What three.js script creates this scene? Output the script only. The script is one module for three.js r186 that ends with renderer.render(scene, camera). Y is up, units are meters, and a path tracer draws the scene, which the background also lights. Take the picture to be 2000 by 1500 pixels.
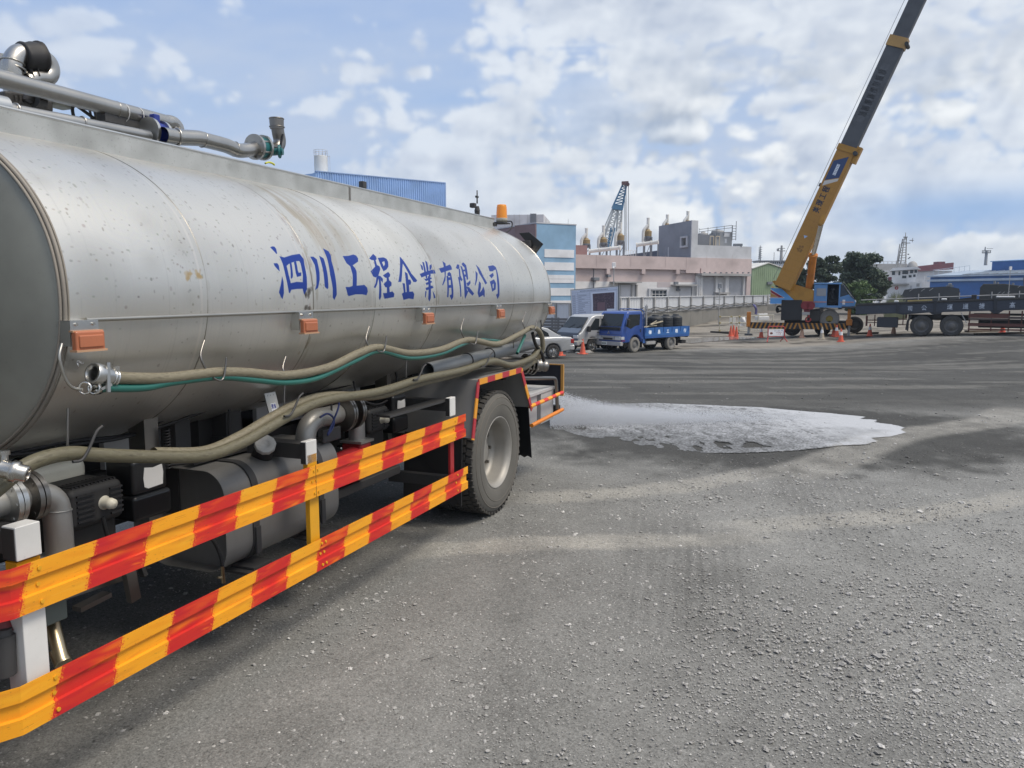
import * as THREE from 'three';
import { mergeGeometries, toCreasedNormals } from 'three/addons/utils/BufferGeometryUtils.js';
import { RoundedBoxGeometry } from 'three/addons/geometries/RoundedBoxGeometry.js';
import { MarchingCubes } from 'three/addons/objects/MarchingCubes.js';

// ---------- camera, sun, exposure ----------
const scene = new THREE.Scene();
const EYE = 1.85, FOCAL = 1502, PITCH = Math.atan(178 / FOCAL);
const camera = new THREE.PerspectiveCamera(2 * Math.atan(750 / FOCAL) * 180 / Math.PI, 4 / 3, 0.1, 3000);
camera.position.set(0, EYE, 0);
camera.rotation.x = -PITCH;
const renderer = new THREE.WebGLRenderer({ antialias: true });
renderer.toneMapping = THREE.LinearToneMapping;
renderer.toneMappingExposure = 1.0;
renderer.shadowMap.enabled = true;
const SUN = new THREE.Vector3(0.47, 0.84, 0.17).normalize();
const sun = new THREE.DirectionalLight(0xfff3e2, 2.6);
sun.position.copy(SUN).multiplyScalar(120);
sun.castShadow = true;
sun.shadow.radius = 36;
sun.shadow.mapSize.set(4096, 4096);
Object.assign(sun.shadow.camera, { left: -70, right: 70, top: 90, bottom: -90, near: 1, far: 320 });
scene.add(sun, sun.target);

// ---------- small maths ----------
const V = (x, y, z) => new THREE.Vector3(x, y, z);
function rng(seed) { let a = seed >>> 0; return () => { a = (a + 0x6D2B79F5) >>> 0; let t = a; t = Math.imul(t ^ (t >>> 15), t | 1); t ^= t + Math.imul(t ^ (t >>> 7), t | 61); return ((t ^ (t >>> 14)) >>> 0) / 4294967296; }; }
const clamp = (v, a = 0, b = 1) => Math.min(b, Math.max(a, v));
const lerp = (a, b, t) => a + (b - a) * t;
const sstep = (a, b, v) => { const t = clamp((v - a) / (b - a)); return t * t * (3 - 2 * t); };
const HN = new Float32Array(65536); { const r = rng(11); for (let i = 0; i < 65536; i++) HN[i] = r(); }
const h3 = (x, y, z) => HN[(Math.imul(x, 73856093) ^ Math.imul(y, 19349663) ^ Math.imul(z, 83492791)) >>> 3 & 65535];
function n3(x, y, z) {
  const xi = Math.floor(x), yi = Math.floor(y), zi = Math.floor(z); let fx = x - xi, fy = y - yi, fz = z - zi;
  fx = fx * fx * (3 - 2 * fx); fy = fy * fy * (3 - 2 * fy); fz = fz * fz * (3 - 2 * fz);
  const a = lerp(lerp(h3(xi, yi, zi), h3(xi + 1, yi, zi), fx), lerp(h3(xi, yi + 1, zi), h3(xi + 1, yi + 1, zi), fx), fy);
  const b = lerp(lerp(h3(xi, yi, zi + 1), h3(xi + 1, yi, zi + 1), fx), lerp(h3(xi, yi + 1, zi + 1), h3(xi + 1, yi + 1, zi + 1), fx), fy);
  return lerp(a, b, fz);
}
function fbm(x, y, z, o = 5, g = 0.5) { let s = 0, a = 1, t = 0; for (let i = 0; i < o; i++) { s += a * n3(x, y, z); t += a; a *= g; x = x * 2.03 + 17.1; y = y * 2.03 + 5.3; z = z * 2.03 + 9.7; } return s / t; }
// tiling value noise: n cells across the unit square
function tn(u, v, n, k) { const x = u * n, y = v * n, xi = Math.floor(x), yi = Math.floor(y); let fx = x - xi, fy = y - yi; fx = fx * fx * (3 - 2 * fx); fy = fy * fy * (3 - 2 * fy); const m = (q) => ((q % n) + n) % n; const a = m(xi), b = m(xi + 1), c = m(yi), d = m(yi + 1); return lerp(lerp(h3(a, c, k), h3(b, c, k), fx), lerp(h3(a, d, k), h3(b, d, k), fx), fy); }
function tfbm(u, v, n, k, o = 4) { let s = 0, a = 1, t = 0; for (let i = 0; i < o; i++) { s += a * tn(u, v, n, k + i); t += a; a *= 0.5; n *= 2; } return s / t; }

// ---------- measuring: from a place seen in the photograph to a place in the yard ----------
const CP = Math.cos(PITCH), SP = Math.sin(PITCH);
function ray(px, py) { const a = px - 1000, b = 750 - py; return V(a, b * CP - FOCAL * SP, -FOCAL * CP - b * SP); }
function depthAt(px, py, Z) { const d = ray(px, py); return V(0, EYE, 0).addScaledVector(d, Z / -d.z); }
function groundH(x, z) { const d = -z; return -sstep(9, 38, d) * (1.05 - 0.7 * sstep(12, 26, x)); }
function onGround(px, py) { const d = ray(px, py); let Y = 0, q; for (let i = 0; i < 40; i++) { q = V(0, EYE, 0).addScaledVector(d, (Y - EYE) / d.y); Y = lerp(Y, groundH(q.x, q.z), 0.5); } return V(q.x, groundH(q.x, q.z), q.z); }
// the tanker's own axes: s along it towards the rear, y up, L sideways (near flank about -2.44)
const YAW = Math.atan(600 / Math.hypot(FOCAL, 178));
const UX = Math.sin(YAW), UZ = -Math.cos(YAW), NX = Math.cos(YAW), NZ = Math.sin(YAW);
function TL(px, py, L) { const d = ray(px, py), t = L / (NX * d.x + NZ * d.z); return V((UX * d.x + UZ * d.z) * t, EYE + d.y * t, L); }

// ---------- geometry helpers ----------
const NOUV = Symbol('plain');
function tidy(g) { let q = g.index ? g.toNonIndexed() : g; for (const k of Object.keys(q.attributes)) if (!['position', 'normal', 'uv', 'color'].includes(k)) q.deleteAttribute(k); if (!q.attributes.normal) q.computeVertexNormals(); if (!q.attributes.uv) q.setAttribute('uv', new THREE.BufferAttribute(new Float32Array(q.attributes.position.count * 2), 2)); q.morphAttributes = {}; return q; }
function metreUV(g) { const q = tidy(g), p = q.attributes.position, n = q.attributes.normal, uv = q.attributes.uv; for (let i = 0; i < p.count; i++) { const ax = Math.abs(n.getX(i)), ay = Math.abs(n.getY(i)), az = Math.abs(n.getZ(i)); if (ay >= ax && ay >= az) uv.setXY(i, p.getX(i), p.getZ(i)); else if (ax >= az) uv.setXY(i, p.getZ(i), p.getY(i)); else uv.setXY(i, p.getX(i), p.getY(i)); } return q; }
function merge(gs, keepUV) { const a = (Array.isArray(gs) ? gs : [gs]).filter(Boolean).map((g) => keepUV ? tidy(g) : metreUV(g)); const col = a.some((g) => g.attributes.color); for (const g of a) if (!col) g.deleteAttribute('color'); return a.length === 1 ? a[0] : mergeGeometries(a); }
const names = new Map();
function numbered(n) { const k = names.get(n) ?? 0; names.set(n, k + 1); return k ? n + '_' + String(k).padStart(3, '0') : n; }
function part(name, gs, m, parent, keepUV) { const o = new THREE.Mesh(merge(gs, keepUV), m); o.name = name; o.castShadow = o.receiveShadow = true; if (parent) parent.add(o); return o; }
function tag(o, label, category, group) { o.userData.label = label; o.userData.category = category; if (group) o.userData.group = group; return o; }
function thing(name, label, category, p = V(0, 0, 0), turn = 0, group) { const o = new THREE.Group(); o.name = numbered(name); o.position.copy(p); o.rotation.y = turn; scene.add(o); return tag(o, label, category, group); }
function solo(name, label, category, gs, m, p, turn, group, keepUV) { const o = part(numbered(name), gs, m, scene, keepUV); if (p) o.position.copy(p); o.rotation.y = turn || 0; return tag(o, label, category, group); }
function struct(name, gs, m, keepUV) { const o = part(numbered(name), gs, m, scene, keepUV); o.userData.kind = 'structure'; return o; }
function copyOf(src, name, p, turn, label) { const c = src.clone(); c.name = numbered(name); c.position.copy(p); c.rotation.y = turn; c.userData = { ...src.userData }; if (label) c.userData.label = label; scene.add(c); return c; }

function box(x0, x1, y0, y1, z0, z1, r = 0) { const w = Math.abs(x1 - x0), h = Math.abs(y1 - y0), d = Math.abs(z1 - z0); const g = r ? new RoundedBoxGeometry(w, h, d, 2, Math.min(r, w / 2.1, h / 2.1, d / 2.1)) : new THREE.BoxGeometry(w, h, d); g.translate((x0 + x1) / 2, (y0 + y1) / 2, (z0 + z1) / 2); return g; }
function along(g, a, b, roll = 0) { const d = b.clone().sub(a), L = d.length(); d.normalize(); const m = new THREE.Matrix4(), q = new THREE.Quaternion(); const up = Math.abs(d.y) > 0.95 ? V(1, 0, 0) : V(0, 1, 0); const x = up.clone().cross(d).normalize(), y = d.clone().cross(x); m.makeBasis(x, y, d); q.setFromRotationMatrix(m); if (roll) q.multiply(new THREE.Quaternion().setFromAxisAngle(V(0, 0, 1), roll)); g.applyMatrix4(new THREE.Matrix4().compose(a.clone().lerp(b, 0.5), q, V(1, 1, 1))); return g; }
function bar(a, b, w, h, roll = 0) { return along(new THREE.BoxGeometry(w, h, a.distanceTo(b)), a, b, roll); }
function cyl(a, b, r, r2 = r, n = 20, open = false) { const g = new THREE.CylinderGeometry(r2, r, a.distanceTo(b), n, 1, open); g.rotateX(Math.PI / 2); return along(g, a, b); }
function tube(pts, r, seg = pts.length * 8, n = 10, tension = 0.5) { const c = new THREE.CatmullRomCurve3(pts, false, 'catmullrom', tension); return new THREE.TubeGeometry(c, seg, r, n, false); }
function polyTube(pts, r, n = 10, bend = 0.06) { // straight runs with rounded corners
  const path = new THREE.CurvePath(); let last = pts[0].clone();
  for (let i = 1; i < pts.length - 1; i++) { const a = pts[i - 1], b = pts[i], c = pts[i + 1]; const e = Math.min(bend, a.distanceTo(b) * 0.48, b.distanceTo(c) * 0.48); const p = b.clone().add(a.clone().sub(b).setLength(e)), q = b.clone().add(c.clone().sub(b).setLength(e)); path.add(new THREE.LineCurve3(last, p)); path.add(new THREE.QuadraticBezierCurve3(p, b.clone(), q)); last = q; }
  path.add(new THREE.LineCurve3(last, pts[pts.length - 1].clone()));
  const gs = []; for (const c of path.curves) { const L = c.getLength(); if (L < 1e-5) continue; gs.push(new THREE.TubeGeometry(c, c.isLineCurve3 ? 1 : 8, r, n, false)); }
  return mergeGeometries(gs.map(tidy));
}
function lathe(pts, a, b, n = 32) { const g = new THREE.LatheGeometry(pts.map(([r, t]) => new THREE.Vector2(Math.max(r, 0.0005), t)), n); g.rotateX(Math.PI / 2); const d = b.clone().sub(a).normalize(); const q = new THREE.Quaternion().setFromUnitVectors(V(0, 0, 1), d); g.applyQuaternion(q); g.translate(a.x, a.y, a.z); return g; }
function ring(c, ax, R, r, n = 28, m = 8) { const g = new THREE.TorusGeometry(R, r, m, n); g.applyQuaternion(new THREE.Quaternion().setFromUnitVectors(V(0, 0, 1), ax.clone().normalize())); g.translate(c.x, c.y, c.z); return g; }
function ext(pts, d, bevel = 0, holes = []) { const s = new THREE.Shape(pts.map(([x, y]) => new THREE.Vector2(x, y))); for (const h of holes) s.holes.push(new THREE.Path(h.map(([x, y]) => new THREE.Vector2(x, y)))); return new THREE.ExtrudeGeometry(s, { depth: d, bevelEnabled: bevel > 0, bevelSize: bevel, bevelThickness: bevel, bevelSegments: 2, curveSegments: 8 }); }
function sweep(prof, path, vH) { // prof: closed list of [out, up]; path: level points; out is to the right of travel
  const P = [], U = [], I = []; let len = 0; const n = prof.length;
  for (let i = 0; i < path.length; i++) { const a = path[Math.max(0, i - 1)], b = path[Math.min(path.length - 1, i + 1)], c = path[i]; if (i) len += c.distanceTo(path[i - 1]); const d1 = c.clone().sub(a), d2 = b.clone().sub(c); if (!d1.length()) d1.copy(d2); if (!d2.length()) d2.copy(d1); d1.normalize(); d2.normalize(); const t = d1.clone().add(d2).normalize(); const k = 1 / Math.max(0.4, t.dot(d1)); const o = V(-t.z, 0, t.x).multiplyScalar(k); for (const [q, h] of prof) { P.push(c.x + o.x * q, c.y + h, c.z + o.z * q); U.push(len, h / vH); } }
  for (let i = 0; i < path.length - 1; i++) for (let j = 0; j < n; j++) { const k = (j + 1) % n, a = i * n + j, b = i * n + k; I.push(a, a + n, b, b, a + n, b + n); }
  const g = new THREE.BufferGeometry(); g.setAttribute('position', new THREE.Float32BufferAttribute(P, 3)); g.setAttribute('uv', new THREE.Float32BufferAttribute(U, 2)); g.setIndex(I); const q = g.toNonIndexed(); q.computeVertexNormals(); return q;
}
function mirrorZ(g) { const q = tidy(g).clone(); q.scale(1, 1, -1); const p = q.attributes.position; for (const k of Object.keys(q.attributes)) { const a = q.attributes[k], s = a.itemSize; for (let i = 0; i < p.count; i += 3) for (let c = 0; c < s; c++) { const t = a.array[(i + 1) * s + c]; a.array[(i + 1) * s + c] = a.array[(i + 2) * s + c]; a.array[(i + 2) * s + c] = t; } } return q; }

// ---------- textures and materials ----------
function dataTex(w, h, fn, srgb) { const d = new Uint8Array(w * h * 4); const c = [0, 0, 0]; for (let y = 0; y < h; y++) for (let x = 0; x < w; x++) { fn(x / w, y / h, c); const i = (y * w + x) * 4; for (let k = 0; k < 3; k++) d[i + k] = clamp(c[k]) * 255; d[i + 3] = 255; } const t = new THREE.DataTexture(d, w, h); t.wrapS = t.wrapT = THREE.RepeatWrapping; t.magFilter = THREE.LinearFilter; t.minFilter = THREE.LinearMipmapLinearFilter; t.generateMipmaps = true; if (srgb) t.colorSpace = THREE.SRGBColorSpace; t.needsUpdate = true; return t; }
function canvasTex(w, h, draw) { const c = document.createElement('canvas'); c.width = w; c.height = h; draw(c.getContext('2d'), w, h); const t = new THREE.CanvasTexture(c); t.colorSpace = THREE.SRGBColorSpace; t.wrapS = t.wrapT = THREE.RepeatWrapping; t.anisotropy = 8; return t; }
function rep(t, x, y = x) { const c = t.clone(); c.repeat.set(x, y); c.needsUpdate = true; return c; }
// grime: grey mottling with fine specks, used (tinted) on most painted and metal things
const grimeTex = dataTex(512, 512, (u, v, c) => { const a = tfbm(u, v, 4, 3, 6), b = tn(u, v, 128, 40), d = tfbm(u, v, 16, 60, 4); let s = 0.8 + 0.34 * (a - 0.5) + 0.1 * (d - 0.5); if (b > 0.9) s -= 0.1 * (b - 0.9) * 10; c[0] = s; c[1] = s * 0.992; c[2] = s * 0.975; });
const roughTex = dataTex(512, 512, (u, v, c) => { const a = tfbm(u, v, 6, 13, 6); c[0] = c[1] = c[2] = 0.72 + 0.5 * (a - 0.5); });
const steelTex = dataTex(512, 512, (u, v, c) => { const a = tfbm(u, v, 5, 23, 6), l = tn(u, v, 256, 77) * 0.5 + 0.5 * tn(u, v * 0.03 + 0.2, 64, 5); let s = 0.86 + 0.22 * (a - 0.5) + 0.06 * (l - 0.5); c[0] = s; c[1] = s * 0.985; c[2] = s * 0.955; });
const G1 = rep(grimeTex, 0.7), G2 = rep(grimeTex, 0.15), R1 = rep(roughTex, 0.8), S1 = rep(steelTex, 1.3);
const lin = (r, g, b) => new THREE.Color().setRGB(r, g, b);
function paint(r, g, b, rough = 0.5, o = {}) { return new THREE.MeshStandardMaterial({ color: lin(r, g, b), roughness: rough, metalness: 0, map: o.far ? G2 : G1, ...o.m }); }
function metal(r, g, b, rough = 0.4, o = {}) { return new THREE.MeshStandardMaterial({ color: lin(r, g, b), roughness: rough, metalness: 1, map: S1, roughnessMap: R1, ...o }); }
const M = {
  steel: metal(0.5, 0.49, 0.47, 0.42), steelDark: metal(0.28, 0.27, 0.26, 0.5), galv: metal(0.62, 0.63, 0.63, 0.5), chrome: metal(0.75, 0.75, 0.74, 0.22), brass: metal(0.5, 0.42, 0.28, 0.45), rod: metal(0.5, 0.49, 0.46, 0.5),
  black: paint(0.018, 0.018, 0.02, 0.6), blackGloss: paint(0.012, 0.013, 0.015, 0.3), rubber: paint(0.03, 0.029, 0.028, 0.85), dark: paint(0.05, 0.05, 0.052, 0.6), chassis: paint(0.035, 0.034, 0.034, 0.7),
  white: paint(0.78, 0.78, 0.77, 0.4), cream: paint(0.72, 0.69, 0.58, 0.45), grey: paint(0.28, 0.28, 0.28, 0.5), lightGrey: paint(0.5, 0.51, 0.52, 0.5), red: paint(0.42, 0.025, 0.03, 0.4), orange: paint(0.8, 0.25, 0.02, 0.45), yellow: paint(0.85, 0.42, 0.02, 0.4), teal: paint(0.01, 0.13, 0.14, 0.4), blue: paint(0.02, 0.04, 0.3, 0.4),
  dusty: paint(0.17, 0.155, 0.135, 0.9), glass: new THREE.MeshPhysicalMaterial({ color: lin(0.02, 0.025, 0.028), roughness: 0.05, metalness: 0, ior: 1.5 }),
  tail: paint(0.35, 0.02, 0.02, 0.25), lampGlass: new THREE.MeshPhysicalMaterial({ color: lin(0.6, 0.62, 0.64), roughness: 0.12, metalness: 0.3 }), cone: paint(0.72, 0.13, 0.07, 0.6), coneTan: paint(0.62, 0.38, 0.27, 0.7), coneGrey: paint(0.45, 0.4, 0.32, 0.7), concrete: paint(0.3, 0.29, 0.27, 0.9, { far: 1 }),
};
// stroke alphabet for painted characters: polylines on a 10 x 10 square
const GLYPH = {
  gao: '5,0 5,1.6;0.5,1.8 9.5,1.8;3,3 7,3 7,4.8 3,4.8 3,3;1,10 1,6 9,6 9,10;3.2,7.4 6.8,7.4 6.8,9.4 3.2,9.4 3.2,7.4',
  jie: '0.5,2.5 4,2.2;2.4,0 2.4,9.6 1.2,9;0.4,6.4 4,5.2;4.6,1.6 10,1.6;5,3.2 9.2,3.2 9.2,5.6 5,5.6;4.4,4.4 10,4.4;7.2,0 7.2,9;7.2,7.2 9.6,7.2;5.2,6.6 5,8.2 3.8,10;4.8,8.6 10,9.9',
  tong: '1,0.6 2.2,2;0.6,4 2.4,4 1.2,8.2;0.4,9 2.4,8.6 10,9.8;4,0.6 9.2,0.6 7,2.4;4.2,3 4.2,8.4;4.2,3 9,3 9,8.4;4.2,4.9 9,4.9;4.2,6.6 9,6.6;6.6,3 6.6,8.4',
  yun: '1,0.6 2.2,2;0.6,4 2.4,4 1.2,8.2;0.4,9 2.4,8.6 10,9.8;4,2.2 4,0.8 9.6,0.8 9.2,2;4.6,3.2 9,3.2;5,4.2 8.8,4.2 8.8,6.4 5,6.4 5,4.2;5,5.3 8.8,5.3;4,7.5 9.8,7.5;6.8,2 6.8,8.8',
  gong: '4,0.6 0.6,5;6,0.6 9.8,5;5,4.6 2,9.2 7.8,8.6;6.8,6.8 9,10', si: '1,1 9,1 9,10 7.4,9.2;1.6,3.3 7,3.3;2,5.4 6.4,5.4 6.4,8.6 2,8.6 2,5.4',
  de: '3,0 0.8,2.6;3.2,3 0.4,6;2,5 2,10;4,1.6 10,1.6;7,0 7,3;4.4,3.2 9.8,3.2 9.8,5 4.4,5 4.4,3.2;6.2,3.2 6.2,5;8,3.2 8,5;4,6.2 10,6.2;4.4,7.6 4,9.4;5.6,7.4 5.8,9.6 8.6,9.6;7,7 7.4,8;9,7.2 10,8.8',
  chang: '2.4,0.4 7.6,0.4 7.6,4.4 2.4,4.4 2.4,0.4;2.4,2.4 7.6,2.4;1.4,5.4 8.6,5.4 8.6,9.8 1.4,9.8 1.4,5.4;1.4,7.6 8.6,7.6',
  gongwork: '1.4,1.4 8.6,1.4;5,1.4 5,8.6;0.4,8.8 9.6,8.8', cheng: '3.6,0.4 1,1.4;0.4,3 4.4,3;2.4,1 2.4,10;2.4,4 0.4,7;2.6,4 4.2,6;5.4,0.8 9.4,0.8 9.4,3.4 5.4,3.4 5.4,0.8;5,5 9.8,5;5.2,7 9.6,7;7.4,5 7.4,9;4.6,9.4 10,9.4',
  xing: '3.4,0.2 0.8,2.6;3.6,3 0.4,6.2;2.2,5 2.2,10;5,1.6 9.6,1.6;4.6,4.4 10,4.4;7.8,4.4 7.8,9.8 6.2,9', ying: '0.5,1.6 9.5,1.6;3.2,0 3.2,3;6.8,0 6.8,3;2,6 2,3.6 8,3.6 8,6;0.4,6.2 9.6,6.2;5,2.6 5,6.2 1,10;5,6.2 9.4,10', heng: '2,0 2,10;0.6,3 0.9,5;3,2.6 3.6,4.4;4.6,0.8 9.8,0.8;5,2.6 9.2,2.6 9.2,7.4 5,7.4 5,2.6;5,5 9.2,5;4.2,9.4 10,9.4',
  huan: '0.4,1 3.6,1;0.6,4.6 3.4,4.6;0.2,9 3.8,8;2,1 2,8.4;4.6,0.6 9.6,0.6 9.6,2.6 4.6,2.6 4.6,0.6;4.4,4 10,4;5.4,5.2 8.8,5.2 8.8,7 5.4,7 5.4,5.2;7,7 4.6,9.8;7,7.4 9.8,9.8', bao: '3,0 0.6,4;2,3 2,10;4.4,0.8 9.2,0.8 9.2,3.8 4.4,3.8 4.4,0.8;4,5.6 10,5.6;7,3.8 7,10;6.6,6 4,9;7.2,6 9.8,9', shui: '5,0 5,9.8 3.6,9;0.8,2.8 4,2.8 0.6,8.4;9,1.6 5.4,4.6;5.2,4 9.8,9', fei: '1,1 4.2,1 4.2,10 3.4,9.6;1,1 1,7 0.4,10;1,4 4.2,4;1,6.6 4.2,6.6;5.4,1 9.6,1 9.6,5 5.4,5;5.4,1 5.4,9.4 10,9.4 10,7.6;7.5,1 7.5,5',
};
function glyph(g, name, x, y, w, h, lw, color) { g.strokeStyle = color; g.lineWidth = lw; g.lineCap = 'round'; g.lineJoin = 'round'; for (const s of GLYPH[name].split(';')) { g.beginPath(); s.split(' ').forEach((p, i) => { const [a, b] = p.split(',').map(Number); const X = x + a / 10 * w, Y = y + b / 10 * h; if (i) g.lineTo(X, Y); else g.moveTo(X, Y); }); g.stroke(); } }
// ---------- sky: blue air, a broken high sheet and heaped cumulus low down ----------
{
  const W = 2048, H = 1024, D = new Float32Array(W * H * 4);
  const mix3 = (a, b, t) => [lerp(a[0], b[0], t), lerp(a[1], b[1], t), lerp(a[2], b[2], t)];
  const puff = (x, y, z, o) => { let s = 0, a = 1, t = 0; for (let i = 0; i < o; i++) { const q = Math.abs(2 * n3(x, y, z) - 1) * 1.05 + 0.17; s += a * (i < 1 ? n3(x, y, z) : q); t += a; a *= 0.55; x = x * 2.07 + 11.3; y = y * 2.07 + 4.1; z = z * 2.07 + 7.9; } return s / t; };
  for (let j = 0; j < H; j++) {
    const el = ((j + 0.5) / H - 0.5) * Math.PI, y = Math.sin(el), c = Math.cos(el);
    for (let i = 0; i < W; i++) {
      const th = ((i + 0.5) / W - 0.5) * 2 * Math.PI, x = Math.cos(th) * c, z = Math.sin(th) * c;
      const k = (j * W + i) * 4;
      let col;
      if (y < -0.02) col = [0.2, 0.2, 0.195];
      else {
        const yy = Math.max(y, 0.0), az = Math.atan2(x, -z), s = clamp(x * SUN.x + y * SUN.y + z * SUN.z);
        col = mix3([0.42, 0.58, 0.82], [0.2, 0.34, 0.72], sstep(0.02, 0.65, yy));
        const side = sstep(-0.75, 0.15, az + 0.3 * (fbm(x * 2, y * 2 + 9, z * 2, 3) - 0.5));
        // soft veil everywhere
        const q = 1 / (yy + 0.22), px = x * q, pz = z * q;
        const veil = fbm(px * 1.4 + 8, pz * 1.6, 2.2, 5), wisp = fbm(px * 4 + 2 * veil, pz * 7, 6.2, 5);
        col = mix3(col, [0.51, 0.61, 0.79], clamp(0.58 + 1.2 * (veil - 0.45) + 1.3 * (wisp - 0.5)));
        // broken sheet of small rounded clumps
        const wx = 0.05 * (fbm(x * 9, y * 9, z * 9, 3) - 0.5), g = 12 - 4 * sstep(0.1, 0.5, yy);
        const clump = puff((x + wx) * g, y * g * 1.5 + 20, (z + wx) * g, 6), patch = fbm(x * 3 + 3, y * 4.5, z * 3, 4);
        const cd = clump + 0.55 * (patch - 0.5) + 0.13 * (side - 0.5), cov = sstep(0.44, 0.56, cd + 0.05 * (1 - side)) * (0.42 + 0.58 * side);
        const cu = puff((x + wx + 0.012) * g, (y + 0.02) * g * 1.5 + 20, (z + wx) * g, 6);
        const lit = clamp(0.62 + 2.2 * (clump - cu) - 0.8 * (cd - 0.6));
        col = mix3(col, mix3([0.47, 0.54, 0.67], [0.82, 0.87, 0.93], lit), cov * 0.9);
        // heaps of cumulus low down
        const low = (0.5 + 0.5 * sstep(0.0, 0.04, yy)) * (1 - sstep(0.19, 0.32, yy)) * sstep(-0.15, 0.25, az + 0.2 * (patch - 0.5));
        const gap = Math.exp(-Math.pow((yy - 0.092 - 0.03 * (fbm(az * 4, 3, 1, 3) - 0.5)) / 0.026, 2)) * sstep(0.34, 0.5, az) * (1 - sstep(1.2, 1.8, az));
        const hx = 0.06 * (fbm(x * 7, y * 9, z * 7, 3) - 0.5), hp = (dx, dy) => 0.55 * fbm((x + dx) * 3.8, (y + dy) * 7.5 + 40, z * 3.8, 3) + 0.45 * puff((x + dx + hx) * 10, (y + dy) * 14 + 4, (z + hx) * 10, 7);
        const h0 = hp(0, 0), h1 = hp(0.010, 0.018), dens = h0 - 0.22 * gap + 0.04 * (side - 0.5);
        const ch = sstep(0.47, 0.525, dens) * low, sh = clamp(0.55 + 5.5 * (h0 - h1) - 1.6 * (dens - 0.56));
        col = mix3(col, mix3([0.40, 0.47, 0.58], [0.94, 0.97, 0.99], sh), ch * 0.93);
        col = mix3(col, [0.60, 0.69, 0.80], 0.35 * (1 - sstep(0.0, 0.08, yy)));
        if (gap > 0) col = mix3(col, [0.30, 0.48, 0.78], gap * 0.8 * (1 - 0.85 * ch));
        // bright thin cloud round the sun
        col = mix3(col, [2.6, 2.55, 2.48], 0.7 * Math.pow(s, 7));
      }
      D[k] = col[0]; D[k + 1] = col[1]; D[k + 2] = col[2]; D[k + 3] = 1;
    }
  }
  const t = new THREE.DataTexture(D, W, H, THREE.RGBAFormat, THREE.FloatType);
  t.mapping = THREE.EquirectangularReflectionMapping; t.magFilter = t.minFilter = THREE.LinearFilter; t.wrapS = THREE.RepeatWrapping; t.needsUpdate = true;
  scene.background = t; scene.environment = t;
}
// ---------- ground: one sheet to the horizon, fine near the eye ----------
const groundMap = dataTex(2048, 2048, (u, v, c) => {
  const a = tfbm(u, v, 6, 101, 5), f = tn(u, v, 1024, 120), m = tn(u, v, 420, 121), g = tn(u, v, 180, 122), b = tn(u, v, 90, 123);
  let s = 0.50 + 0.20 * (a - 0.5) + 0.24 * (f - 0.5) + 0.22 * (m - 0.5) + 0.12 * (g - 0.5);
  if (m > 0.86) s += 1.1 * (m - 0.86); if (g > 0.9) s += 1.6 * (g - 0.9); if (b > 0.955) s += 2.2 * (b - 0.955); if (m < 0.16) s -= 0.9 * (0.16 - m); if (g < 0.12) s -= 0.8 * (0.12 - g);
  c[0] = s; c[1] = s * 0.992; c[2] = s * 0.972;
});
groundMap.anisotropy = 8;
const groundBump = dataTex(1024, 1024, (u, v, c) => { const m = tn(u, v, 420, 121), g = tn(u, v, 180, 122), b = tn(u, v, 90, 123), f = tn(u, v, 512, 124); c[0] = c[1] = c[2] = 0.25 + 0.3 * m + 0.25 * g * g + 0.2 * f + (b > 0.93 ? (b - 0.93) * 4 : 0); });
const TRK = (x, z, x0, z0, x1, z1) => { const dx = x1 - x0, dz = z1 - z0, L = Math.hypot(dx, dz); const t = ((x - x0) * dx + (z - z0) * dz) / L, d = ((x - x0) * -dz + (z - z0) * dx) / L; return [t, d, L]; };
const GT = {}; // places measured once
for (const [k, a] of Object.entries({ t0: [780, 1092], t1: [1450, 1040], t2: [2000, 965], e0: [1000, 975], e1: [1500, 925], e2: [2000, 800], m0: [1290, 1240], m1: [1300, 1010], p0: [1700, 1090], p1: [1600, 920], r0: [1400, 1260], r1: [1390, 1040] })) GT[k] = onGround(...a);
function dryTrack(x, z, a, b, w, seed) { const [t, d0, L] = TRK(x, z, a.x, a.z, b.x, b.z); const d = d0 + 0.14 * Math.sin(t * 1.3 + seed); const e = sstep(-0.4, 0.5, t) * (1 - sstep(L - 0.5, L + 0.6, t)); return e * (1 - sstep(w * 0.6, w, Math.abs(d) + 0.1 * (fbm(x * 3, seed, z * 3, 3) - 0.5))); }
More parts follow.
